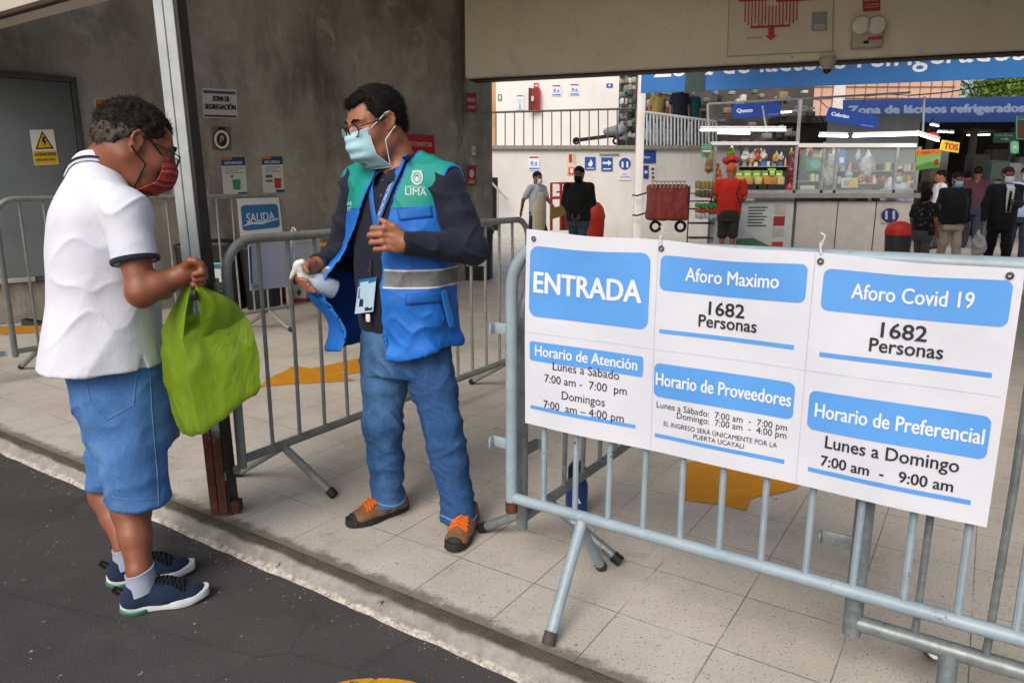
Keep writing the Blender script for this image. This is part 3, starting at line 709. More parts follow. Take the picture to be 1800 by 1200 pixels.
# ================================================================== SCULPTING TOOLS (distance fields to mesh)
class Field:
    def __init__(s, lo, hi, vx):
        s.vx = vx; s.lo = np.array(lo, np.float32); n = np.ceil((np.array(hi) - s.lo) / vx).astype(int) + 1
        s.ax = [(s.lo[i] + np.arange(n[i]) * vx).astype(np.float32) for i in range(3)]
        s.a = np.full(n, .3, np.float32)
    def blk(s, lo, hi):
        sl = []
        for i in range(3):
            a = int(np.clip(np.floor((lo[i] - s.lo[i]) / s.vx), 0, s.a.shape[i])); b = int(np.clip(np.ceil((hi[i] - s.lo[i]) / s.vx) + 1, 0, s.a.shape[i]))
            sl.append(slice(a, b))
        X, Y, Z = [s.ax[i][sl[i]] for i in range(3)]
        return tuple(sl), X[:, None, None], Y[None, :, None], Z[None, None, :]
    def add(s, prim, k=.01, cut=False):
        fn, lo, hi = prim; mg = max(k, .01) + .03
        sl, X, Y, Z = s.blk(np.array(lo) - mg, np.array(hi) + mg)
        if any(q.stop <= q.start for q in sl): return s
        d = fn(X, Y, Z).astype(np.float32); a = s.a[sl]
        if cut:
            if k > 0: h = np.clip(.5 - .5 * (a + d) / k, 0, 1); s.a[sl] = a * (1 - h) + (-d) * h + k * h * (1 - h)
            else: s.a[sl] = np.maximum(a, -d)
        else:
            if k > 0: h = np.clip(.5 + .5 * (a - d) / k, 0, 1); s.a[sl] = a * (1 - h) + d * h - k * h * (1 - h)
            else: s.a[sl] = np.minimum(a, d)
        return s
    def cut(s, prim, k=0.0): return s.add(prim, k, True)
    def clip(s, fn):      # keep where fn < 0, everywhere
        X, Y, Z = s.ax[0][:, None, None], s.ax[1][None, :, None], s.ax[2][None, None, :]
        s.a = np.maximum(s.a, fn(X, Y, Z).astype(np.float32)); return s
    def mesh(s):
        a = s.a.copy()
        for i in range(3):
            ix = [slice(None)] * 3
            for e in (0, -1): ix[i] = e; a[tuple(ix)] = np.maximum(a[tuple(ix)], s.vx)
        g = openvdb.FloatGrid(.3); lim = s.vx * 3
        g.copyFromArray(np.clip(a, -lim, lim), tolerance=0.0)
        p, q = g.convertToQuads(isovalue=0.0)
        return p.astype(float) * s.vx + s.lo, q[:, ::-1].astype(np.int64)
def cap(a, b, ra, rb=None, n=None, sc=1.0):
    a = np.array(a, float); b = np.array(b, float); rb = ra if rb is None else rb
    ab = b - a; L2 = max(1e-9, ab @ ab); nn = None if n is None else nrm(n)
    def fn(X, Y, Z):
        px, py, pz = X - a[0], Y - a[1], Z - a[2]
        t = np.clip((px * ab[0] + py * ab[1] + pz * ab[2]) / L2, 0, 1)
        px = px - t * ab[0]; py = py - t * ab[1]; pz = pz - t * ab[2]
        d2 = px * px + py * py + pz * pz
        if nn is not None:
            w = px * nn[0] + py * nn[1] + pz * nn[2]; d2 = d2 + w * w * (sc * sc - 1)
        return np.sqrt(np.maximum(d2, 1e-12)) - (ra + (rb - ra) * t)
    r = max(ra, rb) * max(1, 1 / sc)
    return fn, np.minimum(a, b) - r, np.maximum(a, b) + r
def ell(c, r, ax=None):
    c = np.array(c, float); r = np.array(r, float); A = np.eye(3) if ax is None else np.array(ax, float)
    def fn(X, Y, Z):
        px, py, pz = X - c[0], Y - c[1], Z - c[2]
        k0 = 0; k1 = 0
        for i in range(3):
            q = (px * A[i][0] + py * A[i][1] + pz * A[i][2]) / r[i]; k0 = k0 + q * q; k1 = k1 + (q / r[i]) ** 2
        k0 = np.sqrt(np.maximum(k0, 1e-12)); return k0 * (k0 - 1) / np.sqrt(np.maximum(k1, 1e-9))
    m = float(r.max()); return fn, c - m, c + m
def rbox(c, hs, ax=None, rd=.005):
    c = np.array(c, float); A = np.eye(3) if ax is None else np.array(ax, float)
    def fn(X, Y, Z):
        px, py, pz = X - c[0], Y - c[1], Z - c[2]
        q = [np.abs(px * A[i][0] + py * A[i][1] + pz * A[i][2]) - hs[i] + rd for i in range(3)]
        o = np.sqrt(np.maximum(q[0], 0) ** 2 + np.maximum(q[1], 0) ** 2 + np.maximum(q[2], 0) ** 2)
        return o + np.minimum(np.maximum(np.maximum(q[0], q[1]), q[2]), 0) - rd
    m = float(np.linalg.norm(hs)); return fn, c - m, c + m
def column(C0, L, F, lev, p=2.3, off=0.0):
    """a trunk: levels (z, half width, half depth, shift sideways, shift forward)"""
    lev = sorted(lev); z = [l[0] for l in lev]
    A, B, sa, sb = [[l[i] for l in lev] for i in (1, 2, 3, 4)]
    zz = np.linspace(z[0], z[-1], 80)
    def sm(v):
        q = np.interp(zz, z, v)
        for _ in range(10): q[1:-1] = (q[:-2] + 2 * q[1:-1] + q[2:]) / 4
        return q
    A, B, sa, sb = sm(A), sm(B), sm(sa), sm(sb)
    def fn(X, Y, Z):
        a_, b_, s1, s2 = [np.interp(Z, zz, q) for q in (A, B, sa, sb)]
        a = (X - C0[0]) * L[0] + (Y - C0[1]) * L[1] - s1; b = (X - C0[0]) * F[0] + (Y - C0[1]) * F[1] - s2
        a_ = a_ + off; b_ = b_ + off
        e = (np.abs(a / a_) ** p + np.abs(b / b_) ** p) ** (1 / p)
        d = (e - 1) * np.minimum(a_, b_)
        return np.maximum(d, np.maximum(Z - z[-1], z[0] - Z))
    m = max(max(A), max(B)) + abs(off) + max(np.abs(sa)) + max(np.abs(sb))
    return fn, V(C0[0] - m, C0[1] - m, z[0]), V(C0[0] + m, C0[1] + m, z[-1])
_rs = np.random.RandomState(11); _LAT = _rs.rand(32, 32, 32)
def vnoise(P, sc, seed=0):
    P = np.asarray(P, float) * np.array(sc if hasattr(sc, '__len__') else (sc,) * 3) + seed * 7.31 + 100
    i = np.floor(P).astype(int); f = P - i; f = f * f * (3 - 2 * f); o = 0
    for dx in (0, 1):
        for dy in (0, 1):
            for dz in (0, 1):
                w = (f[:, 0] if dx else 1 - f[:, 0]) * (f[:, 1] if dy else 1 - f[:, 1]) * (f[:, 2] if dz else 1 - f[:, 2])
                o = o + w * _LAT[(i[:, 0] + dx) % 32, (i[:, 1] + dy) % 32, (i[:, 2] + dz) % 32]
    return o
def ridge(P, sc, seed=0): return 1 - np.abs(2 * vnoise(P, sc, seed) - 1)
def crease(P, M, sc, seed=0, p=3.0): return ridge(np.asarray(P) @ np.array(M, float), sc, seed) ** p - .25
def sstep(x, a, b):
    t = np.clip((np.asarray(x) - a) / (b - a), 0, 1); return t * t * (3 - 2 * t)
def vnormals(v, q):
    n = np.zeros_like(v); fn = np.cross(v[q[:, 2]] - v[q[:, 0]], v[q[:, 3]] - v[q[:, 1]])
    for i in range(4): np.add.at(n, q[:, i], fn)
    return n / np.maximum(np.linalg.norm(n, axis=1, keepdims=True), 1e-9)
def relax(v, q, it=2, w=.5):
    for _ in range(it):
        s = np.zeros_like(v); c = np.zeros(len(v))
        for i in range(4):
            j = (i + 1) % 4
            np.add.at(s, q[:, i], v[q[:, j]]); np.add.at(c, q[:, i], 1); np.add.at(s, q[:, j], v[q[:, i]]); np.add.at(c, q[:, j], 1)
        v = v * (1 - w) + w * s / np.maximum(c, 1)[:, None]
    return v
def npmesh(name, v, q, mats, parent=None, idx=None, angle=None):
    me = bpy.data.meshes.new(name); me.vertices.add(len(v)); me.vertices.foreach_set('co', np.asarray(v, np.float32).ravel())
    me.loops.add(q.size); me.loops.foreach_set('vertex_index', q.ravel().astype(np.int32))
    me.polygons.add(len(q)); me.polygons.foreach_set('loop_start', (np.arange(len(q)) * q.shape[1]).astype(np.int32))
    for m in (mats if isinstance(mats, (list, tuple)) else [mats]): me.materials.append(m)
    if idx is not None: me.polygons.foreach_set('material_index', np.asarray(idx, np.int32))
    me.update(calc_edges=True); me.validate()
    me.polygons.foreach_set('use_smooth', [True] * len(me.polygons))
    return link(name, me, parent)
def orient(v, q):
    a, b, c = v[q[:, 0]], v[q[:, 1]], v[q[:, 2]]
    vol = np.einsum('ij,ij->i', a, np.cross(b, c)).sum() + np.einsum('ij,ij->i', a, np.cross(c, v[q[:, 3]])).sum()
    return q if vol > 0 else q[:, ::-1].copy()
def sculpt(F, name, mats, parent, disp=None, warp=None, it=1, idx=None):
    v, q = F.mesh(); q = orient(v, q); v = relax(v, q, it)
    if disp is not None:
        n = vnormals(v, q); v = v + n * np.asarray(disp(v, n))[:, None]
    if warp is not None: v = warp(v)
    ii = None if idx is None else idx(v[q].mean(1))
    return npmesh(name, v, q, mats, parent, ii), v, q
def bvh(v, q): return BVHTree.FromPolygons([tuple(p) for p in v], [tuple(int(i) for i in f) for f in q])
CAMV = Vector(O0)
def hit(tree, x, y, off=.002):
    """the point of a surface seen at a place in the photograph, lifted off along its normal"""
    d = Vector(ray(x, y)).normalized(); loc, n, i, dist = tree.ray_cast(CAMV, d)
    if loc is None: return None
    if n.dot(d) > 0: n = -n
    return np.array(loc + n * off)
def patch_on(tree, name, pix_tl, pix_tr, pix_br, pix_bl, nx, ny, off, mat, parent, thick=.003):
    rows = []
    for j in range(ny + 1):
        r = []
        for i in range(nx + 1):
            x, y = i / nx, j / ny
            p = (V(*pix_tl) * (1 - x) + V(*pix_tr) * x) * (1 - y) + (V(*pix_bl) * (1 - x) + V(*pix_br) * x) * y
            h = hit(tree, p[0], p[1], off)
            if h is None: h = r[-1] if r else (rows[-1][i] if rows else V(0, 0, 0))
            r.append(h)
        rows.append(r)
    m = MB().grid(rows); o = m.build(name, mat, parent); solidify(o, thick, 1); return o
def skinmat(name, c1, c2, c3='#8e4b3c'):
    t = NT(name)
    b = t.mix(t.step(t.noise(9, 4, .6), .3, .7), c1, c2)
    b = t.mix(t.math('MULTIPLY', t.step(t.noise(26, 4, .6), .5, .75), .3), b, c3)
    b = t.mix(t.math('MULTIPLY', t.step(t.noise(110, 3, .6), .55, .75), .22), b, '#5a3322')
    return t.done(b, t.math('MULTIPLY_ADD', t.noise(30, 3), .25, .33), 0, t.bump(t.math('ADD', t.noise(260, 3), t.math('MULTIPLY', t.noise(55, 4), 1.0)), .4, .002), .45, Subsurface_Weight=.04, Subsurface_Scale=.01, Subsurface_Radius=(1, .35, .2))
def clothmat(name, c1, c2, rough=.85, weave=900, folds=14, bump=.35, vs=5):
    t = NT(name)
    b = t.mix(t.step(t.noise(vs, 5, .6), .3, .7), c1, c2)
    w = t.noise(weave, 2, .5)
    nb = t.bump(t.noise(folds, 4, .6), bump, .012); nb = t.bump(w, .12, .0006, nb)
    return t.done(b, rough, 0, nb, .25, Sheen_Weight=.06)
def denim(name, c1, c2, fade, fz=None):
    t = NT(name)
    b = t.mix(t.step(t.noise(7, 6, .65), .3, .7), c1, c2)
    g = t.step(t.noise(3.2, 5, .65, t.vmul(t.obj, (1, 1, .55))), .5, .75)
    b = t.mix(t.math('MULTIPLY', g, .55), b, fade)
    tw = t.noise(420, 2, .5, t.vmul(t.obj, (1, 1, .35)))
    b = t.mix(t.math('MULTIPLY', t.step(tw, .5, .72), .22), b, fade)
    b = t.mix(t.math('MULTIPLY', t.step(t.noise(24, 6, .75), .66, .8), .4), b, fade)
    nb = t.bump(t.noise(16, 5, .6), .4, .012); nb = t.bump(tw, .15, .0008, nb)
    return t.done(b, .85, 0, nb, .25)
SHOE_RUB = mt('shoe_rubber', '#2a2826', '#1d1c1b', rough=.7)

# heads: f forward, l to the person's left, u up
class Head:
    def __init__(s, c, F, roll=0.0, k=1.0):
        s.c = np.array(c, float); s.F = nrm(F); s.k = k
        U = ZD - s.F * (ZD @ s.F); U = nrm(U); s.L = np.cross(U, s.F); s.U = U
        if roll: s.U = nrm(U * math.cos(roll) + s.L * math.sin(roll)); s.L = np.cross(s.U, s.F)
        s.ax = (s.F, s.L, s.U)
    def p(s, f, l, u): return s.c + s.k * (s.F * f + s.L * l + s.U * u)
    def loc(s, P): d = (np.asarray(P) - s.c) / s.k; return d @ s.F, d @ s.L, d @ s.U
    def add(s, Fd, neck=None, nr=.058, jaw=1.0):
        k = s.k; E = lambda c, r: ell(s.p(*c), np.array(r) * k, s.ax)
        Fd.add(E((-.012, 0, .03), (.098, .077, .088)), 0)
        Fd.add(E((.032, 0, -.02), (.062, .066, .098)), .03 * k)
        Fd.add(E((.040, 0, -.088), (.054, .050 * jaw, .040)), .03 * k)
        Fd.add(cap(s.p(-.02, .05, -.05), s.p(.05, .032, -.105), .022 * k, .018 * k), .03 * k); Fd.add(cap(s.p(-.02, -.05, -.05), s.p(.05, -.032, -.105), .022 * k, .018 * k), .03 * k)
        for l in (-1, 1):
            Fd.add(ell(s.p(.062, l * .040, -.032), (.024 * k,) * 3), .03 * k)
            Fd.add(cap(s.p(.088, l * .014, .020), s.p(.076, l * .046, .024), .011 * k, .009 * k), .012 * k)
            Fd.cut(ell(s.p(.099, l * .033, .0), (.014 * k, .017 * k, .010 * k), s.ax), .012 * k)
            Fd.add(ell(s.p(.079, l * .033, -.001), (.0135 * k, .014 * k, .012 * k), s.ax), .003 * k)
            # ear: helix ring, lobe and hollow
            er = [(.010, .072, .018), (.004, .082, .030), (-.010, .089, .033), (-.021, .091, .022), (-.024, .090, .004), (-.017, .085, -.016), (-.004, .078, -.030), (.006, .074, -.026)]
            P = [s.p(-.006 + (f + .006) * .86, l * (.074 + (y - .074) * .8), u * .86) for f, y, u in er]
            for a, b in zip(P[:-1], P[1:]): Fd.add(cap(a, b, .0048 * k), .004 * k)
            Fd.add(ell(s.p(-.004, l * .079, .0), (.016 * k, .007 * k, .023 * k), s.ax), .006 * k)
            Fd.cut(ell(s.p(.0, l * .090, -.002), (.010 * k, .008 * k, .014 * k), s.ax), .004 * k)
            Fd.add(ell(s.p(.000, l * .077, -.024), (.007 * k, .005 * k, .009 * k), s.ax), .005 * k)
        Fd.add(cap(s.p(.096, 0, .008), s.p(.114, 0, -.040), .0085 * k, .012 * k), .014 * k)
        for l in (-1, 1): Fd.add(ell(s.p(.103, l * .013, -.044), (.010 * k,) * 3), .006 * k)
        Fd.add(ell(s.p(.092, 0, -.076), (.012 * k, .026 * k, .012 * k), s.ax), .01 * k)
        Fd.add(ell(s.p(.082, 0, -.112), (.014 * k, .020 * k, .014 * k), s.ax), .016 * k)
        if neck is not None:
            Fd.add(cap(s.p(-.035, 0, -.035), neck, nr * k, nr * 1.12 * k), .03 * k)
def finger(Fd, pts, r0, r1, k=.004):
    n = len(pts) - 1
    for i in range(n):
        a, b = r0 + (r1 - r0) * i / n, r0 + (r1 - r0) * (i + 1) / n
        Fd.add(cap(pts[i], pts[i + 1], a, b), k if i else .009)
def strands(mb, v, q, n, fn, L, w, rs):
    """short tapering hair strands on a surface; fn(centre, normal) -> direction or None"""
    c = v[q].mean(1); nn = np.cross(v[q[:, 2]] - v[q[:, 0]], v[q[:, 3]] - v[q[:, 1]]); nn /= np.maximum(np.linalg.norm(nn, axis=1, keepdims=True), 1e-9)
    for i in rs.randint(0, len(q), n):
        d = fn(c[i], nn[i], rs)
        if d is None: continue
        l = L * rs.uniform(.6, 1.2); sd = nrm(np.cross(d, nn[i]) + 1e-6) * w
        a = c[i] - nn[i] * .002; b = a + (nn[i] * .35 + d * .6) * l * .5; e = b + (d * 1.0 + rs.normal(0, .25, 3) - nn[i] * .1) * l * .55
        mb.add([a - sd, a + sd, b + sd * .8, b - sd * .8, e], [(0, 1, 2, 3), (3, 2, 4)])
# ================================================================== THE WORKER IN THE BLUE VEST
WL, WF, WC = nrm((.88, -.47, 0)), nrm((-.47, -.88, 0)), V(-.40, 2.60, 0)
wk = empty('person', (-.36, 2.55, 0), 'worker in green and blue vest, jeans and pale blue mask, holding a spray bottle', 'person')
def T(a, b, z): return WC + WL * a + WF * b + ZD * z
WH = Head(at(661, 218, 2.57), (-.72, -.66, -.24), R(-3), 1.0)
SK1 = skinmat('brown_skin', '#9c674d', '#8d5a41', '#774634')
# --- arms, in the photograph's places
l_sh, l_el, l_wr = T(.185, -.01, 1.275), at(828, 436, 2.47), at(712, 428, 2.355)
r_sh, r_el, r_wr = T(-.185, -.01, 1.275), at(602, 452, 2.74), at(560, 463, 2.56)
hipL, hipR = T(.085, -.01, .72), T(-.085, -.01, .72)
knL, anL = at(775, 745, 2.50), at(806, 880, 2.505)
knR, anR = at(672, 742, 2.60), at(683, 868, 2.64)
Fd = Field((-.95, 2.1, -.02), (.05, 2.95, 1.68), .0042)
WH.add(Fd, T(0, -.02, 1.33), .056)
Fd.add(column(WC, WL, WF, [(.68, .14, .10, 0, 0), (.95, .14, .10, 0, 0), (1.2, .16, .10, 0, 0), (1.30, .12, .08, 0, 0), (1.36, .06, .055, 0, -.01)]), .02)
for s_, e_, w_ in ((l_sh, l_el, l_wr), (r_sh, r_el, r_wr)):
    Fd.add(cap(s_, e_, .045, .04), .02); Fd.add(cap(e_, w_, .038, .027), .01)
for h_, k_, a_ in ((hipL, knL, anL), (hipR, knR, anR)):
    Fd.add(cap(h_, k_, .065, .048), .02); Fd.add(cap(k_, a_, .045, .034), .01); Fd.add(cap(a_, V(a_[0], a_[1], .04), .034), .01)
# left hand closed at the chest: back of the hand to us, fingers pointing across
D = 2.345
pl = [at(692, 404, D), at(690, 416, D - .004), at(691, 428, D - .002), at(695, 439, D + .004)]
for q_ in pl: Fd.add(cap(l_wr, q_, .024, .0125), .012)
Fd.add(ell(at(698, 420, D + .012), (.034, .022, .036)), .012)
for k_, (kx, ky, tx, ty, rr) in enumerate(((689, 403, 655, 401, .0105), (686, 414, 650, 413, .0108), (688, 426, 653, 426, .0102), (692, 438, 660, 438, .0092))):
    finger(Fd, [at(kx, ky, D), at((kx + tx) / 2 + 2, (ky + ty) / 2 - 1, D - .012), at(tx, ty, D - .003), at(tx - 1, ty + 2, D + .018), at(tx + 10, ty + 3, D + .034)], rr, rr * .82)
finger(Fd, [at(706, 413, D + .005), at(692, 398, D - .006), at(678, 391, D - .008), at(668, 386, D - .004)], .0125, .0088)
# right hand on the spray bottle
bA, bB = at(534, 487, 2.50), at(584, 508, 2.545)       # bottle axis, neck to base
G = 2.50
Fd.add(cap(r_wr, at(546, 467, G + .02), .026, .023), .012)
Fd.add(ell(at(545, 472, G + .028), (.030, .024, .026)), .014)
finger(Fd, [at(549, 463, G + .01), at(540, 464, G - .012), at(537, 471, G - .026), at(541, 479, G - .03)], .0125, .0088)
for k_, (x0, y0, x1, y1, x2, y2) in enumerate(((536, 473, 519, 484, 539, 494), (540, 480, 524, 492, 543, 501), (544, 486, 530, 499, 549, 507), (548, 491, 537, 504, 553, 512))):
    finger(Fd, [at(x0, y0, G + .045), at(x1, y1, G + .018), at((x1 + x2) / 2 - 2, (y1 + y2) / 2 + 2, G - .016), at(x2, y2, G - .024)], .0102, .0082)
v_, q_ = Fd.mesh(); q_ = orient(v_, q_); v_ = relax(v_, q_, 1)
npmesh('body', v_, q_, SK1, wk)

# --- navy shirt with long sleeves
SHL = [(.76, .172, .122, 0, 0), (.86, .172, .130, 0, .005), (.97, .176, .132, 0, .006), (1.10, .182, .128, 0, 0), (1.22, .182, .115, 0, -.005), (1.30, .150, .092, 0, -.012), (1.345, .095, .075, 0, -.015), (1.375, .068, .066, 0, -.012)]
def wtorso(F, off=0.0, sleeves=True):
    F.add(column(WC, WL, WF, SHL, 2.3, off), 0)
    for sg, s_ in ((1, l_sh), (-1, r_sh)): F.add(cap(T(sg * .07, -.012, 1.335), s_ + V(0, 0, .0), .038 + off, .060 + off), .05)
Fd = Field((-.85, 2.2, .72), (.02, 2.95, 1.45), .0045)
wtorso(Fd)
for s_, e_, w_, rs_ in ((l_sh, l_el, l_wr, (.062, .055, .039)), (r_sh, r_el, r_wr, (.066, .060, .036))):
    Fd.add(cap(s_, s_ * .5 + e_ * .5, rs_[0], .060), .045); Fd.add(cap(s_ * .5 + e_ * .5, e_, .060, rs_[1]), .02)
    Fd.add(cap(e_, w_, rs_[1] * .96, rs_[2]), .025)
for w_, e_ in ((l_wr, l_el), (r_wr, r_el)):
    dd = nrm(w_ - e_); c_ = w_ + dd * .004
    Fd.cut((lambda X, Y, Z, c_=c_, dd=dd: -((X - c_[0]) * dd[0] + (Y - c_[1]) * dd[1] + (Z - c_[2]) * dd[2]), c_ - .07, c_ + .07), 0) if False else None
    Fd.cut(cap(c_ + dd * .075, c_ + dd * .16, .075), 0)
Fd.cut(cap(T(.0, .02, 1.355), T(0, -.02, 1.5), .060, .07), .004)
Fd.cut(cap(T(-.006, .115, 1.30), T(-.002, .05, 1.40), .010, .055), .006)
def fold_w(v, n):
    d = .004 * (vnoise(v, (16, 16, 9), 2) - .5) + .0045 * (ridge(v + .02 * vnoise(v, 12, 9)[:, None], (13, 13, 22), 3) - .6) * sstep(np.abs((v - WC) @ WL), .14, .2)
    d += .008 * crease(v + .02 * vnoise(v, 9, 3)[:, None], [[1, 0, .6], [0, 1, 0], [-.5, 0, 1]], (12, 12, 16), 25) * sstep(np.abs((v - WC) @ WL), .12, .2)
    return d
MT_NAVY = clothmat('navy_cloth', '#1d2233', '#151926', .8, 900, 18, .35)
shirt, v_, q_ = sculpt(Fd, 'shirt', MT_NAVY, wk, fold_w, None, 2)
sh_t = bvh(v_, q_)
# collar and buttons
for sg in (1, -1):
    rows = []
    for i in range(9):
        t = i / 8; a = .075 * (1 - t) ** .7 + .004 * t; b = -.03 + .125 * t
        base = T(sg * a, b - .02, 1.372 - .055 * t); out = nrm(WL * sg * (1 - .4 * t) + WF * t)
        rows.append([base, base + out * .012 + ZD * (.022 - .012 * t), base + out * (.028 + .014 * t) + ZD * (-.006 - .012 * t), base + out * (.036 + .022 * t * (1 - t) * 2) - ZD * (.024 + .020 * t)])
    o = MB().grid(rows).build('collar', MT_NAVY, wk); solidify(o, .004, 0); subsurf(o, 2)
MT_BTN = mt('shirt_button', '#4b4f60', rough=.3, bump=0)
for x, y in ((674, 318), (671, 345), (651, 548)):
    h = hit(sh_t, x, y, .003)
    if h is not None:
        m = lathe(MB(), h, [(.0005, .003), (.004, .003), (.0058, .0015), (.0058, -.003)], 12, (WL, ZD, WF)); m.build('button', MT_BTN, shirt)

# --- vest
VEL = [(.695, .212, .158, 0, .004), (.78, .208, .160, 0, .005), (.90, .205, .158, 0, .004), (1.02, .204, .150, 0, 0), (1.15, .206, .142, 0, -.003), (1.25, .200, .126, 0, -.008), (1.31, .168, .104, 0, -.012), (1.352, .105, .084, 0, -.014), (1.372, .082, .076, 0, -.014)]
zL, aLv = [.6, .72, .82, 1.04, 1.18, 1.33, 1.40], [.05, .048, .03, .030, .050, .080, .092]
zR, aRv = [.6, .72, .90, 1.07, 1.18, 1.30, 1.40], [-.10, -.115, -.145, -.128, -.082, -.040, -.045]
Fd = Field((-.85, 2.2, .66), (.05, 2.95, 1.45), .0042)
def vshape(F, off, lev):
    F.add(column(WC, WL, WF, lev, 2.35, off), 0)
    for sg, s_ in ((1, l_sh), (-1, r_sh)): F.add(cap(T(sg * .06, -.012, 1.334), T(sg * .185, -.012, 1.286), .060 + off, .072 + off), .04)
vshape(Fd, 0, VEL)
F2 = Field((-.85, 2.2, .66), (.05, 2.95, 1.45), .0042)
vshape(F2, -.0075, [(z - (.03 if i == 0 else 0) + (.012 if i == len(VEL) - 1 else 0),) + tuple(r) for i, (z, *r) in enumerate(VEL)])
Fd.a = np.maximum(Fd.a, -F2.a)
def opening(X, Y, Z):
    a = (X - WC[0]) * WL[0] + (Y - WC[1]) * WL[1]; b = (X - WC[0]) * WF[0] + (Y - WC[1]) * WF[1]
    l = np.interp(Z, zL, aLv); r = np.interp(Z, zR, aRv)
    return np.maximum(np.maximum(a - l, r - a), .01 - b)      # <0 inside the opening
Fd.a = np.maximum(Fd.a, -opening(Fd.ax[0][:, None, None], Fd.ax[1][None, :, None], Fd.ax[2][None, None, :]).astype(np.float32))
arm_holes = []
for sg, s_ in ((1, l_sh), (-1, r_sh)):
    c_ = T(sg * .242, .0, 1.205); arm_holes.append(ell(c_, (.055, .088, .125), (WL, WF, ZD)))
    Fd.cut(arm_holes[-1], 0)
    Fd.cut(cap(T(sg * .262, 0, 1.29), T(sg * .4, 0, 1.27), .058, .08), 0)
Fd.cut(cap(T(0, -.012, 1.36), T(0, -.012, 1.6), .078, .085), 0)
def vfold(v, n):
    a = (v - WC) @ WL; b = (v - WC) @ WF; z = v[:, 2]
    d = .010 * (vnoise(v, (9, 9, 5), 5) - .5) * sstep(z, 1.2, .95) + .006 * (ridge(v + .03 * vnoise(v, 8, 4)[:, None], (14, 14, 9), 6) - .6) * sstep(z, 1.25, 1.0)
    d += .005 * np.sin(z * 46 + 3 * vnoise(v, (6, 6, 3), 7)) * sstep(z, .86, .72)
    d += .003 * (vnoise(v, 22, 8) - .5) + .007 * crease(v + .03 * vnoise(v, 7, 3)[:, None], [[1, 0, .5], [0, 1, .2], [-.5, 0, 1]], (9, 9, 9), 23) * sstep(z, 1.26, 1.05) + .006 * crease(v, [[1, 0, -.9], [0, 1, 0], [.9, 0, 1]], (14, 14, 10), 24)
    return d
def vwarp(v):
    a = (v - WC) @ WL; b = (v - WC) @ WF; z = v[:, 2]
    w = sstep(z, 1.16, .95) * sstep(a, .0, -.10) * sstep(b, -.05, .09)
    hem = sstep(z, .95, .72)
    db = .060 * w + .016 * w * np.sin(z * 22); da = -.004 * w
    side = sstep(a, -.09, -.19) * (np.exp(-((z - .915) / .085) ** 2) + .45 * sstep(z, 1.08, .9)) * sstep(b, -.12, .03)
    da -= .062 * side; db += .02 * side
    # hem sways
    dz = -.015 * hem * np.sin(a * 18) + .012 * hem * sstep(a, .1, .2)
    k = sstep(z, .85, .70)
    da += .012 * k * np.sin(b * 30 + a * 20)
    return v + WL * da[:, None] + WF * db[:, None] + ZD * dz[:, None]
def m_vest():
    t = NT('vest_cloth')
    z = t.n('ShaderNodeSeparateXYZ'); t.put(z.inputs[0], t.obj); z = z.outputs[2]
    blue = t.mix(t.step(t.noise(5, 5, .6), .3, .7), '#1b6cc6', '#175cb0')
    blue = t.mix(t.math('MULTIPLY', t.step(t.noise(15, 6, .7), .55, .8), .35), blue, '#3a82d0')
    green = t.mix(t.step(t.noise(6, 4, .6), .3, .7), '#109083', '#0c7e73')
    zz = t.math('ADD', z, t.math('MULTIPLY', t.dot(t.obj, tuple(WL)), -.03))
    z0 = -.03 * float(WC @ WL)
    b = t.mix(t.step(zz, 1.201 + z0, 1.203 + z0), blue, green)
    seam = t.math('ABSOLUTE', t.math('SUBTRACT', zz, 1.199 + z0)); b = t.mix(t.math('SUBTRACT', 1, t.step(seam, .001, .003)), b, '#134a8a')
    silver = t.mix(t.step(t.noise(34, 5, .7), .35, .7), '#77797a', '#5f6163')
    d = t.math('ABSOLUTE', t.math('SUBTRACT', z, .965))
    b = t.mix(t.math('SUBTRACT', 1, t.step(d, .0315, .033)), b, '#c2c6ca')
    b = t.mix(t.math('SUBTRACT', 1, t.step(d, .0255, .027)), b, silver)
    nb = t.bump(t.noise(17, 5, .6), .35, .012); nb = t.bump(t.noise(800, 2), .1, .0006, nb)
    return t.done(b, .62, 0, nb, .35)
MT_VEST = m_vest(); MT_TRIM = clothmat('vest_trim', '#1f74c8', '#1c69b6', .6, 600, 20, .2); MT_LINING = clothmat('vest_lining', '#12489a', '#0f3d86', .7, 700, 12, .4)
def vidx(c):
    a = (c - WC) @ WL; b = (c - WC) @ WF; z = c[:, 2]
    l = np.interp(z, zL, aLv); r = np.interp(z, zR, aRv)
    o = np.zeros(len(c), int)
    return o
v_, q_ = Fd.mesh(); q_ = orient(v_, q_); v_ = relax(v_, q_, 2)
cc = v_[q_].mean(1); fnv = np.cross(v_[q_[:, 2]] - v_[q_[:, 0]], v_[q_[:, 3]] - v_[q_[:, 1]]); fnv /= np.maximum(np.linalg.norm(fnv, axis=1, keepdims=True), 1e-9)
a_ = (cc - WC) @ WL; b_ = (cc - WC) @ WF; rad = WL[None] * (a_ / .2 ** 2)[:, None] + WF[None] * (b_ / .15 ** 2)[:, None]
inner = (np.einsum('ij,ij->i', fnv, rad) < 0) & (cc[:, 2] < 1.30)
dl = np.abs(a_ - np.interp(cc[:, 2], zL, aLv)); drr = np.abs(a_ - np.interp(cc[:, 2], zR, aRv))
hole = np.minimum(*[h[0](cc[:, 0], cc[:, 1], cc[:, 2]) for h in arm_holes])
hole2 = np.minimum(*[cap(T(sg * .262, 0, 1.29), T(sg * .4, 0, 1.27), .058, .08)[0](cc[:, 0], cc[:, 1], cc[:, 2]) for sg in (1, -1)])
trim = ((np.minimum(dl, drr) < .009) & (b_ > 0)) | (np.minimum(hole, hole2) < .010)
ii = np.where(trim, 1, np.where(inner, 2, 0))
n_ = vnormals(v_, q_)
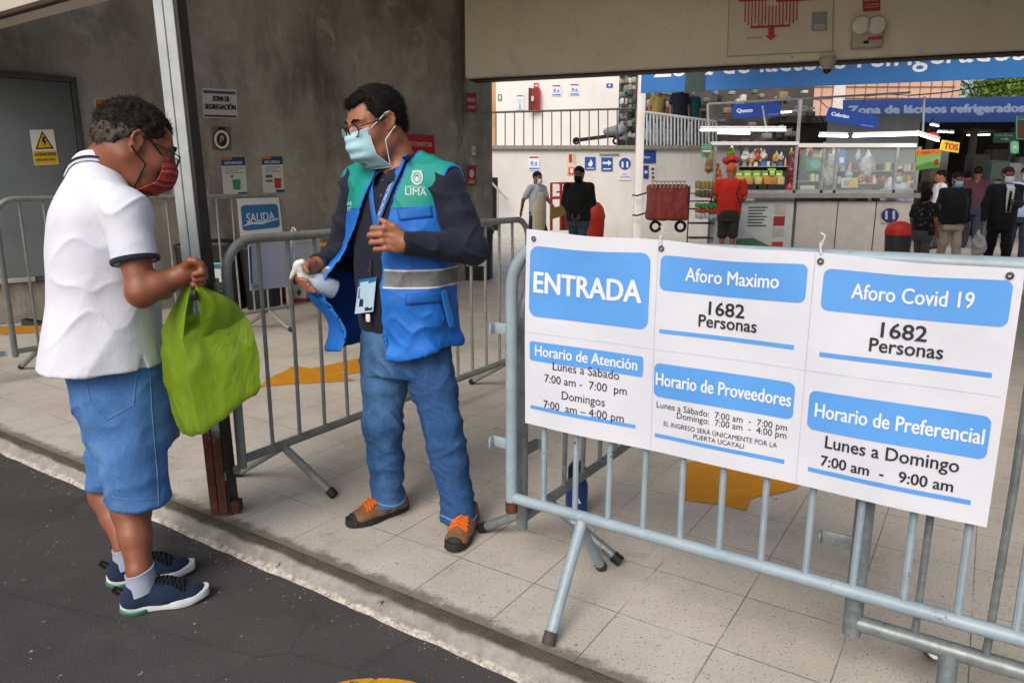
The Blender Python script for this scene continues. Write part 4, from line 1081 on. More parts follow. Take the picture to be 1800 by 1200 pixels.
ra_ = WL[None] * (((v_ - WC) @ WL) / .2 ** 2)[:, None] + WF[None] * (((v_ - WC) @ WF) / .15 ** 2)[:, None]
sg_ = np.where((np.einsum('ij,ij->i', n_, ra_) < 0) & (v_[:, 2] < 1.3), -1.0, 1.0)
hv_ = np.minimum(*[h[0](v_[:, 0], v_[:, 1], v_[:, 2]) for h in arm_holes]); v_ = v_ + n_ * (sg_ * vfold(v_, n_) * sstep(hv_, .004, .05))[:, None]; v_ = vwarp(v_)
vest = npmesh('vest', v_, q_, [MT_VEST, MT_TRIM, MT_LINING], wk, ii)
ve_t = bvh(v_, q_)
# lettering and crest on the breast, pocket flaps
def px_text(mb, tree, body, x0, x1, yb, cap_, off=.002, bold=.01, slope=0.0, sp=1.0):
    vs, fs = text2d(body, 1.0, bold, sp); a, b = vs[:, 0].min(), vs[:, 0].max(); P = []
    for v in vs:
        x = x0 + (v[0] - a) / (b - a) * (x1 - x0); y = yb - v[1] / .727 * cap_ + slope * (x - x0)
        h = hit(tree, x, y, off); P.append(h if h is not None else P[-1])
    mb.add(P, fs)
MT_EMB = mt('white_embroidery', '#c3d8d4', rough=.7, bump=.1)
m = MB(); px_text(m, ve_t, 'LIMA', 713, 750, 343, 13, .0025, .0, .04); px_text(m, ve_t, 'MUNICIPALIDAD DE', 713, 748, 331, 4.6, .0025, .0, .03)
m.build('embroidered_word', MT_EMB, vest, False, fixn=False)
m = MB()
def pxpoly(mb, tree, pts, off=.0025):
    P = [hit(tree, x, y, off) for x, y in pts]
    if all(p is not None for p in P): mb.add(P, [tuple(range(len(P)))])
cx, cy = 733.5, 313
for r0, r1 in ((12.5, 9.5), (7.5, 5.5)):
    n = 24
    for i in range(n):
        if r0 > 10 and 16 <= i <= 19: continue
        q0, q1 = 2 * math.pi * i / n, 2 * math.pi * (i + 1) / n
        pxpoly(m, ve_t, [(cx + r * math.cos(q) * .84, cy + r * math.sin(q)) for r, q in ((r0, q0), (r0, q1), (r1, q1), (r1, q0))])
for dx in (-7, -3.5, 0, 3.5, 7): pxpoly(m, ve_t, [(cx + dx - 1.5, cy - 11), (cx + dx, cy - 15.5 + abs(dx) * .2), (cx + dx + 1.5, cy - 11)])
pxpoly(m, ve_t, [(cx - 8, cy - 11), (cx + 8, cy - 11), (cx + 8, cy - 9), (cx - 8, cy - 9)])
pxpoly(m, ve_t, [(cx - 2.5, cy - 2), (cx + 2.5, cy - 2), (cx + 3, cy + 3.5), (cx, cy + 5), (cx - 3, cy + 3.5)])
m.build('embroidered_crest', MT_EMB, vest, False, fixn=False)
m = MB(); px_text(m, ve_t, 'CAR', 607, 620, 361, 6.5, .0025, .0); px_text(m, ve_t, 'MET', 607, 618, 371, 6.5, .0025, .0); m.build('embroidered_word', MT_EMB, vest, False, fixn=False)
MT_FLAP = clothmat('vest_flap', '#1a60b4', '#1756a4', .6, 700, 16, .3)
patch_on(ve_t, 'pocket_flap', (697, 368), (757, 362), (760, 381), (703, 388), 14, 4, .004, MT_FLAP, vest, .004)
patch_on(ve_t, 'pocket_flap', (712, 517), (790, 512), (792, 530), (713, 536), 14, 4, .003, MT_FLAP, vest, .003)
o = bpy.data.objects.get('vest_tab')
m = MB(); p0 = T(.205, .02, .93)
m.grid([[p0 + WL * (.012 * i) + WF * (.02 * j) - ZD * (.05 * i * .9 + .004 * j) for j in range(3)] for i in range(4)]); o = m.build('side_strap', MT_TRIM, wk); solidify(o, .004); subsurf(o, 1)

# --- jeans
JW = denim('blue_jeans', '#284e80', '#20406c', '#6a95c0')
Fd = Field((-.75, 2.2, .02), (0, 2.95, .86), .0045)
Fd.add(column(WC, WL, WF, [(.60, .160, .118, 0, -.004), (.70, .168, .126, 0, -.004), (.78, .165, .120, 0, 0), (.83, .160, .115, 0, 0)]), 0)
for h_, k_, a_, sg in ((hipL, knL, anL, 1), (hipR, knR, anR, -1)):
    Fd.add(cap(h_ - ZD * .04, h_ * .45 + k_ * .55, .094, .080), .03)
    Fd.add(cap(h_ * .45 + k_ * .55, k_, .080, .070), .02); Fd.add(cap(k_, k_ * .5 + a_ * .5, .070, .064), .02)
    Fd.add(cap(k_ * .5 + a_ * .5, V(a_[0], a_[1], .105), .064, .060), .02); Fd.add(cap(V(a_[0], a_[1], .10), V(a_[0], a_[1], .055), .060, .064), .01)
Fd.cut(rbox((-.4, 2.5, -.05), (.6, .6, .105), rd=.001), 0)
for a_ in (anL, anR): Fd.cut(cap(V(a_[0], a_[1], -.1), V(a_[0], a_[1], .075), .052), .0)
def jfold(v, n):
    z = v[:, 2]; d = .005 * (vnoise(v, (11, 11, 7), 3) - .5)
    kz = np.exp(-((z - .40) / .10) ** 2); az = sstep(z, .30, .10); cz = np.exp(-((z - .62) / .09) ** 2)
    w = v + .05 * vnoise(v, 7, 2)[:, None]
    wd = w @ np.array([[1, 0, .5], [0, 1, .2], [-.35, .2, 1]])
    d += .008 * (ridge(wd, (7, 7, 20), 4) - .62) * kz + .008 * (ridge(wd, (8, 8, 21), 5) - .62) * az + .004 * (ridge(wd, (20, 20, 36), 11) - .6) + .009 * (ridge(w @ np.array([[1, 0, .6], [0, 1, 0], [-.6, 0, 1]]), (7, 7, 18), 6) - .6) * cz
    d += .006 * (ridge(w, (9, 9, 4), 8) - .6) * sstep(z, .7, .5)
    d += .006 * crease(w, [[1, 0, .8], [0, 1, .3], [-.6, 0, 1]], (8, 8, 12), 21) * (.4 + kz + az) + .005 * crease(w, [[1, 0, -.7], [0, 1, 0], [.6, 0, 1]], (10, 10, 15), 22) * (.3 + kz + cz)
    return d
jeans, v_, q_ = sculpt(Fd, 'jeans', JW, wk, jfold, None, 2)
je_t = bvh(v_, q_)
MT_STITCH = mt('denim_stitch', '#8fa6bd', '#6d87a3', rough=.8, bump=0)
for a_ in (anL, anR):
    m = MB(); P = []
    for q in np.linspace(0, 2 * math.pi, 40, False):
        d = Vector((math.cos(q), math.sin(q), 0)); o_ = Vector((a_[0], a_[1], .074 + .008 * math.sin(q * 2))); h = je_t.ray_cast(o_ + d * .2, -d)
        if h[0] is not None: P.append(np.array(h[0] + d * .001))
    m.tube(P, .0016, 5, closed=True); m.build('hem_stitch', MT_STITCH, jeans)
m = MB()
for i in range(8): pass
belt = MB(); rows = []
for z in (.800, .838):
    rows.append([T(.166 * math.copysign(abs(math.cos(q)) ** .87, math.cos(q)), .121 * math.copysign(abs(math.sin(q)) ** .87, math.sin(q)), z) for q in np.linspace(0, 2 * math.pi, 40, False)])
belt.grid(rows, True); o = belt.build('belt', mt('black_leather', '#14130f', rough=.45), wk); solidify(o, .006, 0)

# --- shoes: brown suede with orange laces and dark rubber
def shoe(parent, heel, toe, w, hgt, mats, name='shoe', toecap=True, laces=None, solec=.024, collar=.075, style=0):
    """heel and toe are floor points; mats = (upper, sole, cap, lace)"""
    heel, toe = np.array(heel, float), np.array(toe, float); f = nrm(toe - heel); L = np.linalg.norm(toe - heel); s = np.cross(ZD, f); g = heel[2]
    P = lambda x, y, z: heel + f * x * L + s * y + ZD * z
    Fd = Field(np.minimum(heel, toe) - (.08, .08, .02), np.maximum(heel, toe) + (.08, .08, .17), .004)
    Fd.add(cap(P(.15, 0, solec + .018), P(.50, 0, solec + .014), w * .40, w * .42, ZD, 1.25), 0)
    Fd.add(cap(P(.50, 0, solec + .012), P(.80, .003, solec + .008), w * .43, w * .43, ZD, 1.55), .02)
    Fd.add(cap(P(.16, 0, solec + .02), P(.20, 0, hgt), w * .36, w * .33), .02)
    Fd.add(cap(P(.22, 0, hgt * .86), P(.62, 0, solec + .03), w * .33, w * .30), .03)
    Fd.cut(rbox(P(.5, 0, solec - .05), (.4, .4, .05), rd=.001), 0)
    Fd.cut(cap(P(.26, 0, hgt + .02), P(.22, 0, hgt - .028), w * .30, w * .24), .006)
    Fd.cut(rbox(P(.25, 0, hgt + .055), (L * .6, .2, .05), (nrm(f + ZD * -.05), s, nrm(ZD + f * .05)), rd=.001), .006)
    def dsp(v, n): return .0016 * (vnoise(v, 60, 2) - .5) + .0035 * (ridge(v, (30, 30, 30), 3) - .6) * sstep((v - heel) @ f, .45 * L, .62 * L) * sstep((v - heel) @ f, .8 * L, .68 * L)
    up, v, q = sculpt(Fd, name, mats[0], parent, dsp, None, 2)
    # sole following the outline
    def outline(k, z, n=40):
        out = []
        for i in range(n):
            t = 2 * math.pi * i / n; x = .5 + .52 * math.cos(t); wd = w * .5 * (.82 + .20 * sstep(x, .35, .72) - .10 * math.exp(-((x - .45) / .14) ** 2))
            y = math.copysign(abs(math.sin(t)) ** .75, math.sin(t)) * wd * k; x = .5 + (x - .5) * (.985 + .02 * k)
            rise = (.013 * sstep(x, .72, 1.02) ** 1.3 + .006 * sstep(x, .12, -.02)) * (1 if style else .45)
            out.append(P(x, y, z + rise))
        return out
    m = MB(); rr = [outline(.90, .002), outline(.98, .004), outline(1.03, solec * .5), outline(1.04, solec), outline(1.0, solec + .006), outline(.9, solec + .007)]
    m.grid(rr, True); m.add(rr[0], [tuple(range(40))[::-1]]); m.add(rr[-1], [tuple(range(40))]); m.build('sole', mats[1], up)
    tr = bvh(v, q)
    def top(x, y, off):
        o = Vector(P(x, y, .3)); h = tr.ray_cast(o, Vector((0, 0, -1)))
        return None if h[0] is None else np.array(h[0]) + np.array(h[1]) * off
    if toecap:
        rows = []
        for i in range(9):
            x = 1.03 - .12 * (i / 8) ** .9; r = []
            for j in range(15):
                y = (j / 14 * 2 - 1); hw = w * .50 * math.sqrt(max(0.0, 1 - ((x - .74) / .295) ** 2)) if x > .74 else w * .50
                h = top(x, y * hw * .80, .003); zb = P(x, y * hw * 1.0, solec * .6)
                pt = zb if (h is None or abs(y) > .93) else h; r.append(pt)
            rows.append(r)
        o = MB().grid(rows).build('toe_cap', mats[2], up); solidify(o, .003, 1); subsurf(o, 1)
    if laces:
        m = MB()
        for i in range(7):
            x = .40 + .048 * i; yy = .016 + .003 * i
            for sg in (1, -1):
                a, b, c = top(x, -sg * yy, .004), top(x + .02, 0, .007), top(x + .045, sg * yy, .004)
                if a is not None and b is not None and c is not None: m.tube([a, b, c], .0032, 6)
        m.build('laces', mats[3], up)
        # padded tongue
        m = MB(); rows = []
        for i in range(8):
            x = .34 + .055 * i; r = []
            for y in (-.024, -.012, 0, .012, .024):
                h = top(x, y, .002); r.append(h if h is not None else P(x, y, hgt * .7))
            rows.append(r)
        o = m.grid(rows).build('tongue', mats[4] if len(mats) > 4 else mats[3], up); solidify(o, .002, 1)
    return up
MT_SUEDE = clothmat('brown_suede', '#7d5a3c', '#6b4b31', .95, 700, 40, .3); MT_LACE = clothmat('orange_laces', '#d2691c', '#c05a14', .8, 900, 30, .2)
MT_ORT = clothmat('orange_tongue', '#b8591d', '#a04d18', .9, 900, 40, .2)
sw = (MT_SUEDE, SHOE_RUB, SHOE_RUB, MT_LACE, MT_ORT)
shoe(wk, (-.425, 2.705, 0), (-.625, 2.530, 0), .098, .098, sw, laces=True)
shoe(wk, (-.155, 2.575, 0), (-.212, 2.335, 0), .098, .098, sw, laces=True)

# --- head details: hair, mask, glasses
MT_HAIRB = NT('black_hair'); 
def hairmat(name, c1, c2, rough=.5):
    t = NT(name); b = t.mix(t.step(t.noise(60, 4, .7), .35, .65), c1, c2)
    return t.done(b, rough, 0, t.bump(t.noise(130, 4, .7, t.vmul(t.obj, (1, 1, 2.2))), .7, .004), .18)
MT_HB = hairmat('short_black_hair', '#080707', '#110f0e', .65)
Fd = Field(WH.c - .19, WH.c + .19, .004); k = WH.k
Fd.add(ell(WH.p(-.016, 0, .036), V(.1035, .0825, .094) * k, WH.ax), 0)
Fd.add(ell(WH.p(.050, 0, .080), V(.032, .052, .024) * k, WH.ax), .02); Fd.add(ell(WH.p(-.070, 0, -.010), V(.040, .060, .052) * k, WH.ax), .02)
def hairclip(X, Y, Z):
    f = ((X - WH.c[0]) * WH.F[0] + (Y - WH.c[1]) * WH.F[1] + (Z - WH.c[2]) * WH.F[2]) / k; l = np.abs((X - WH.c[0]) * WH.L[0] + (Y - WH.c[1]) * WH.L[1] + (Z - WH.c[2]) * WH.L[2]) / k; u = ((X - WH.c[0]) * WH.U[0] + (Y - WH.c[1]) * WH.U[1] + (Z - WH.c[2]) * WH.U[2]) / k
    low = np.interp(f, [-.14, -.09, -.04, -.018, .004, .022, .040, .055, .075, .12], [-.075, -.072, -.050, .014, .036, .000, .012, .052, .066, .080])
    low = np.where(l < .055, np.where(f > .03, .064 + .02 * (l / .05) ** 2 * (f < .08), low), low)
    return (low - u) * k
Fd.clip(hairclip)
def hd(v, n): return .005 * (vnoise(v, (40, 40, 30), 2) - .4) + .003 * (ridge(v, (70, 70, 50), 5) - .5)
hair, v_, q_ = sculpt(Fd, 'hair', MT_HB, wk, hd, None, 1)
rs = np.random.RandomState(5); m = MB()
strands(m, v_, q_, 9000, lambda c, n, r: None if n @ WH.U < -.75 else nrm(-WH.U * .5 + WH.F * (.5 if WH.loc(c)[0] > .03 else -.4) + n * .45 + r.normal(0, .25, 3)), .016, .0006, rs)
m.build('hair_strands', MT_HB, hair, True, fixn=False)
# eyebrows and lashes, eyeglasses
m = MB()
for l in (-1, 1):
    P = [WH.p(.100, l * .014, .020), WH.p(.098, l * .028, .027), WH.p(.088, l * .046, .024)]; m.tube(P, [.004, .0046, .002], 6)
    m.tube([WH.p(.0935, l * .022, -.005), WH.p(.0945, l * .033, -.0075), WH.p(.090, l * .045, -.004)], .0013, 5)
m.build('eyebrows', MT_HB, wk)
gl = bpy.data.objects.new('eyeglasses', None); C.objects.link(gl); gl.location = WH.p(.11, 0, 0); gl.parent = wk; bpy.context.view_layer.update(); gl.matrix_parent_inverse = wk.matrix_world.inverted()
MT_FRAME = mt('glasses_frame', '#1a1614', rough=.3, bump=0)
t = NT('lens_glass'); MT_LENS = t.done('#e8eef0', .05, 0, None, .5, Alpha=.22)
m = MB()
def lensP(l, q, sc=1.0): return WH.p(.118 - abs(.033 * l + .024 * math.cos(q) * sc) * .16, l * .034 + .0245 * math.cos(q) * sc, -.004 + .0195 * math.sin(q) * sc - .003)
for l in (-1, 1):
    m.tube([lensP(l, q) for q in np.linspace(0, 2 * math.pi, 28, False)], .0021, 6, closed=True)
    m.tube([WH.p(.112, l * .058, .003), WH.p(.092, l * .072, .006), WH.p(.03, l * .083, .010), WH.p(.0, l * .085, .016)], .0022, 6)
m.tube([WH.p(.119, -.012, .0), WH.p(.122, 0, .003), WH.p(.119, .012, .0)], .0018, 6)
o = m.build('frame', MT_FRAME, gl)
for l in (-1, 1):
    m = MB(); m.add([lensP(l, q, .95) for q in np.linspace(0, 2 * math.pi, 24, False)], [tuple(range(24))]); m.build('lens', MT_LENS, gl, False)
def facemask(H, parent, mat, strapmat, tone=1.0, pleats=3, top=-.012, bot=-.140, wid=.066, puff=1.0, ts=(.012, .080)):
    rows = []; nu, nv = 22, 22
    for j in range(nv + 1):
        v = j / nv; u = top + (bot - top) * v; r = []
        for i in range(nu + 1):
            s_ = i / nu * 2 - 1; w = wid * (1 - .10 * abs(v - .45) * 2 - .42 * max(0, v - .5) ** 1.5); l = w * math.sin(s_ * 1.28) / math.sin(1.28)
            f = .128 * puff - .052 * abs(s_) ** 1.9 - .030 * (v - .30) ** 2 * 2.2 - (.032 * max(0, v - .62) / .38) + (.0 if v > .12 else -.014 * (1 - v / .12) * (1 - abs(s_)))
            dr = -.012 * abs(s_) ** 2 * (v - .4)
            pl = .0032 * math.sin(v * math.pi * 2 * (pleats + .5)) * (1 - abs(s_) ** 3) if pleats else 0
            r.append(H.p(f + pl, l, u + dr))
        rows.append(r)
    o = MB().grid(rows).build('face_mask', mat, parent); solidify(o, .0025, 0); subsurf(o, 1)
    m = MB()
    for l in (-1, 1):
        a, b = rows[1][0 if l < 0 else -1], rows[-2][0 if l < 0 else -1]
        lw = .0019 if tone else .0027; m.tube([a, H.p(.03, l * .077, .012), H.p(.008, l * .084, .028), H.p(-.012, l * .088, .030)], lw, 6)
        m.tube([b, H.p(.03, l * .079, -.055), H.p(-.002, l * .080, -.032), H.p(-.018, l * .086, -.02)], lw, 6)
    m.build('ear_loop', strapmat, o)
    e = MB(); e.tube([rows[0][i] for i in range(nu + 1)], .0026, 6); e.tube([rows[-1][i] for i in range(nu + 1)], .0026, 6); e.tube([r[0] for r in rows], .0022, 6); e.tube([r[-1] for r in rows], .0022, 6); e.build('edge_binding', strapmat if tone else mat, o)
    return o
MT_MASK = clothmat('surgical_mask', '#a9d0dc', '#9cc5d3', .8, 900, 30, .25); MT_LOOP = mt('mask_loop', '#d5dee2', rough=.7, bump=0)
facemask(WH, wk, MT_MASK, MT_LOOP)

# --- lanyard with identity card
MT_LAN = clothmat('lanyard_ribbon', '#2167b8', '#1d5ca6', .6, 900, 20, .1)
def ribbon(path_px, wpx, off, tree, name, mat, parent, depth=None):
    rows = []
    for i, (x, y) in enumerate(path_px):
        a = path_px[max(0, i - 1)]; b = path_px[min(len(path_px) - 1, i + 1)]; t = nrm(V(b[0] - a[0], b[1] - a[1])); n2 = V(-t[1], t[0])
        r = []
        for s_ in (-.5, 0, .5):
            h = hit(tree, x + n2[0] * wpx * s_, y + n2[1] * wpx * s_, off)
            if h is None: h = at(x + n2[0] * wpx * s_, y + n2[1] * wpx * s_, depth or 2.48)
            r.append(h)
        rows.append(r)
    o = MB().grid(rows).build(name, mat, parent); solidify(o, .002, 1); return o, rows
def dense(P, n=10):
    out = []
    for a, b in zip(P[:-1], P[1:]): out += [(a[0] + (b[0] - a[0]) * i / n, a[1] + (b[1] - a[1]) * i / n) for i in range(n)]
    return out + [P[-1]]
ln1, _ = ribbon(dense([(653, 300), (653, 330), (656, 362), (661, 392), (663, 402)]), 8, .006, sh_t, 'lanyard', MT_LAN, wk, 2.46)
ln2, _ = ribbon(dense([(714, 272), (703, 300), (690, 328), (678, 358), (668, 384), (663, 402)]), 9, .008, sh_t, 'lanyard', MT_LAN, wk, 2.46)
m = MB()
def along(body, a, b, cap_, off=.013):
    vs, fs = text2d(body, 1.0, .0); x0, x1 = vs[:, 0].min(), vs[:, 0].max(); a, b = V(*a), V(*b); d = b - a; n2 = nrm(V(d[1], -d[0])); P = []
    for v in vs:
        p = a + d * (v[0] - x0) / (x1 - x0) + n2 * v[1] / .727 * cap_; h = hit(sh_t, p[0], p[1], off); P.append(h if h is not None else at(p[0], p[1], 2.44))
    m.add(P, fs)
along('MUNICIPALIDAD', (672, 380), (694, 322), 5)
m.build('ribbon_lettering', mt('white_print', '#cfd3da', bump=0), ln2, False, fixn=False)
cardc = hit(sh_t, 650, 515, .02); cz = cardc
m = MB(); hz_ = [hit(sh_t, 655, y, .012) for y in (455, 462, 470, 478, 486)]
m.tube([h for h in hz_ if h is not None], .0028, 6); m.tube(arc(hit(sh_t, 654, 474, .014), WL, ZD, .006, 0, 5.9, 14), .0016, 6); m.build('clip', MT_STEELR, wk)
idc = MB(); cx_ = [hit(sh_t, x, y, o_) for x, y, o_ in ((642, 490, .028), (666, 486, .014), (662, 545, .020), (638, 548, .034))]
P = np.array(cx_); nn = WF
idc.add(list(P) + [p - nn * .003 for p in P], [(0, 1, 2, 3), (7, 6, 5, 4), (0, 4, 5, 1), (1, 5, 6, 2), (2, 6, 7, 3), (3, 7, 4, 0)])
card = idc.build('identity_card', mt('card_plastic', '#b9cfe0', '#a3bed4', rough=.2, bump=0), wk, False)
cf = lambda x, y, o_=.001: (P[3] * (1 - x) + P[2] * x) * (1 - y) + (P[0] * (1 - x) + P[1] * x) * y + nn * o_
m = MB(); m.add([cf(*p) for p in ((.0, .78), (1, .88), (1, 1), (0, 1))], [(0, 1, 2, 3)]); m.add([cf(*p) for p in ((.08, .45), (.5, .45), (.5, .74), (.08, .74))], [(0, 1, 2, 3)]); m.build('card_print', mt('card_blue', '#2b6fae', rough=.3, bump=0), card, False)
m = MB(); m.add([cf(*p) for p in ((.55, .05), (.95, .05), (.95, .16), (.55, .16))], [(0, 1, 2, 3)]); m.add([cf(*p, .0015) for p in ((.2, .2), (.42, .2), (.42, .42), (.2, .42))], [(0, 1, 2, 3)]); m.build('card_print', mt('card_dark', '#2b3440', rough=.3, bump=0), card, False)
m = MB(); m.box(hit(sh_t, 654, 556, .02), (.018, .008, .028), (WL, WF, ZD), .003); m.build('clip_tag', mt('white_tag', '#d9dadb', rough=.4, bump=0), wk)

# --- the spray bottle in his hand
sb = empty('spray_bottle', bA, 'translucent white trigger spray bottle held by the worker', 'spray bottle')
ax = nrm(bB - bA); e1 = nrm(np.cross(ax, ZD)); e2 = np.cross(e1, ax)
t = NT('cloudy_plastic'); MT_CLOUD = t.done(t.mix(t.step(t.noise(9, 4), .3, .7), '#b6c3d6', '#a4b4ca'), .25, 0, t.bump(t.noise(30, 2), .1, .003), .5, Transmission_Weight=.15)
MT_SPRW = mt('white_plastic', '#d9dbd9', rough=.35, bump=.04)
m = lathe(MB(), bA, [(.0135, .0), (.0135, .012), (.022, .024), (.033, .042), (.036, .055), (.036, .115), (.033, .120), (.001, .121)], 24, (e1, e2, ax)); m.build('bottle', MT_CLOUD, sb)
h0 = bA - ax * .002; up = e2 if e2[2] > 0 else -e2
nz = nrm(-ax * .55 - V(.65, .15, 0) + ZD * -.28)
Fd = Field(bA - .09, bA + .09, .003)
hp = lambda x, y: at(x, y, 2.492)
Fd.add(cap(bA + ax * .008, bA - ax * .006, .0165), 0); Fd.add(cap(bA - ax * .006, hp(528, 472), .012, .012), .008)
Fd.add(cap(hp(531, 461), hp(522, 466), .0125, .0125), .006); Fd.add(cap(hp(524, 464), hp(514, 483), .0125, .0085), .008); Fd.add(cap(hp(515, 481), hp(511.5, 488), .0065, .0065), .003)
sculpt(Fd, 'spray_head', MT_SPRW, sb, None, None, 1)
m = MB(); m.tube([hp(525, 474), hp(527, 482), hp(533, 488), hp(539, 491)], [.0065, .006, .005, .004], 8, flat=.6); m.build('trigger', MT_SPRW, sb)
# ================================================================== THE MAN IN THE WHITE POLO
MF, MR, MC = nrm((.88, .475, 0)), nrm((.475, -.88, 0)), V(-1.27, 2.27, 0); ML = -MR
mn = empty('person', (-1.25, 2.28, ROADZ), 'curly haired man in white polo and denim shorts standing on the road with a bag', 'person')
def TM(r, b, z): return MC + MR * r + MF * b + ZD * z
MH = Head(at(239, 255, 2.275), (.80, .52, -.36), R(4), 1.05)
SK2 = skinmat('tanned_skin', '#8a543c', '#7b4832', '#633628')
sR, eR, wR = at(220, 372, 2.10), at(250, 512, 2.055), at(318, 484, 2.10)
sL, eL, wL = TM(-.19, -.03, 1.22), at(262, 520, 2.46), at(322, 484, 2.30)
hN, tN = gnd(216, 1074, ROADZ), gnd(366, 1048, ROADZ); hF, tF = gnd(192, 1026, ROADZ), gnd(341, 1004, ROADZ)
def up(p, z): return V(p[0], p[1], z)
anN = up(hN * .76 + tN * .24, .06); anF = up(hF * .76 + tF * .24, .06)
cfN, cfF = at(232, 893, 2.17), at(190, 868, 2.37)
hpN, hpF = TM(.09, .0, .60), TM(-.09, .0, .60)
Fd = Field((-1.70, 1.85, ROADZ - .02), (-.80, 2.72, 1.60), .0042)
MH.add(Fd, TM(0, -.012, 1.30), .060)
Fd.add(column(MC, MR, MF, [(.58, .14, .10, 0, -.02), (.95, .16, .11, 0, -.04), (1.2, .17, .10, 0, -.05), (1.30, .12, .08, 0, -.01), (1.34, .06, .055, 0, -.005)]), .02)
for s_, e_, w_ in ((sR, eR, wR), (sL, eL, wL)):
    Fd.add(cap(s_, e_, .048, .039), .02); Fd.add(cap(e_, e_ * .62 + w_ * .38, .036, .038), .02); Fd.add(cap(e_ * .62 + w_ * .38, w_, .038, .024), .012)
Fd.add(ell(eR + V(-.004, 0, -.006), (.040, .039, .040)), .02)
for h_, c_, a_ in ((hpN, cfN, anN), (hpF, cfF, anF)):
    kn = h_ * .35 + c_ * .65
    Fd.add(cap(h_, kn, .068, .058), .02); Fd.add(cap(kn, c_, .058, .057), .02); Fd.add(cap(c_ - MF * .004, c_ * .5 + a_ * .5 + ZD * .02, .058, .048), .02)
    Fd.add(cap(c_ * .5 + a_ * .5 + ZD * .02, a_ + ZD * .02, .048, .036), .02); Fd.add(cap(a_ + ZD * .02, a_ - ZD * .03, .038, .036), .01)
# right fist closed on the handles, knuckles up and forward
Y0 = 2.115
Fd.add(cap(wR, at(338, 474, Y0), .030, .030), .014); Fd.add(ell(at(336, 482, Y0 + .01), (.034, .028, .036)), .014)
for kx, ky, mx, my, tx, ty, dy, rr in ((340, 462, 353, 464, 356, 478, -.026, .0115), (346, 468, 358, 474, 357, 488, -.014, .0118), (348, 476, 360, 484, 354, 497, .0, .0112), (346, 486, 356, 495, 348, 504, .014, .0100)):
    finger(Fd, [at(kx, ky, Y0 + dy), at(mx, my, Y0 + dy - .004), at(tx, ty, Y0 + dy - .012), at(tx - 14, ty + 4, Y0 + dy - .014)], rr, rr * .82)
finger(Fd, [at(326, 468, Y0 - .025), at(334, 458, Y0 - .034), at(344, 459, Y0 - .038), at(352, 465, Y0 - .036)], .0135, .0095)
# left hand just behind, helping with the other handle
Yl = 2.27
Fd.add(cap(wL, at(333, 486, Yl), .027, .027), .012)
for dx, dy in ((0, -10), (3, -3), (3, 4), (0, 11)): finger(Fd, [at(334 + dx, 486 + dy, Yl - .01), at(344 + dx, 488 + dy, Yl - .022), at(343 + dx, 494 + dy, Yl - .036), at(335 + dx, 496 + dy, Yl - .04)], .0105, .0088)
v_, q_ = Fd.mesh(); q_ = orient(v_, q_); v_ = relax(v_, q_, 1)
npmesh('body', v_, q_, SK2, mn)

# --- white polo shirt
t = NT('white_pique'); b_ = t.mix(t.step(t.noise(4, 4), .3, .7), '#d3d6e0', '#c9ccd8')
nb = t.bump(t.noise(13, 5, .6), .30, .014); nb = t.bump(t.vor(650), .10, .0006, nb); MT_POLO = t.done(b_, .85, 0, nb, .25, Sheen_Weight=.05)
MT_STRIPE = clothmat('navy_stripe', '#1c2438', '#182033', .8, 900, 20, .1)
PLV = [(0.722, 0.206, 0.183, 0, -0.052), (0.8, 0.201, 0.174, 0, -0.04), (0.93, 0.194, 0.155, 0, -0.022), (1.08, 0.194, 0.141, 0, -0.03), (1.2, 0.188, 0.123, 0, -0.026), (1.27, 0.156, 0.1, 0, -0.012), (1.315, 0.095, 0.076, 0, -0.004), (1.335, 0.077, 0.071, 0, 0.0)]
Fd = Field((-1.72, 1.88, .60), (-.85, 2.68, 1.45), .0046)
Fd.add(column(MC, MR, MF, PLV, 2.4), 0)
for sg, s_, e_ in ((1, sR, eR), (-1, sL, eL)):
    Fd.add(cap(TM(sg * .06, -.018, 1.30), s_ + V(0, 0, .0), .042, .060), .05)
    en = s_ * .40 + e_ * .60
    Fd.add(cap(s_, en, .060, .061), .035)
    dd = nrm(e_ - s_); Fd.cut(cap(en + dd * .078, en + dd * .22, .09), .003); Fd.cut(cap(en + dd * .038, en + dd * .1, .050), .002)
Fd.cut(cap(TM(0, .004, 1.335), TM(0, .05, 1.5), .062, .08), .004)
# side vent above the hem
vp = at(259, 655, 2.05); vd = nrm(ray(259, 655)); vx = V(1, 0, 0)
for i in range(6):
    zz = .714 + .009 * i; Fd.cut(cap(TM(.17, .058, zz), TM(.30, .063, zz), .016 - .0026 * i), 0)
def pfold(v, n):
    r = (v - MC) @ MR; b = (v - MC) @ MF; z = v[:, 2]; w = v + .05 * vnoise(v, (6, 6, 4), 3)[:, None]
    sl = np.minimum(np.linalg.norm(v - (sR * .4 + eR * .6), axis=1), np.linalg.norm(v - (sL * .4 + eL * .6), axis=1)); calm = sstep(sl, .07, .15) * .8 + .2
    d = .012 * (vnoise(v, (5, 5, 1.5), 2) - .5) * sstep(z, 1.25, .85) + .005 * (vnoise(v + .04 * vnoise(v, 5, 8)[:, None], (14, 14, 3), 12) - .5) * sstep(z, 1.25, 1.0)
    d += .004 * crease(w, [[1, 0, .25], [0, 1, 0], [-.5, -.2, 1]], (7, 7, 1.3), 31, 4) * sstep(z, 1.2, .95)
    d += .0025 * crease(w, [[1, 0, -.5], [0, 1, .2], [.7, .2, 1]], (9, 9, 2.0), 32, 4) * sstep(b, -.10, .06) * sstep(z, 1.22, 1.05)
    d += .006 * crease(w, [[1, 0, .9], [0, 1, 0], [-.9, 0, 1]], (10, 10, 5), 33, 4) * sstep(r, .08, .15) + .0018 * (vnoise(v, (26, 26, 16), 6) - .5)
    d = d * calm
    return d
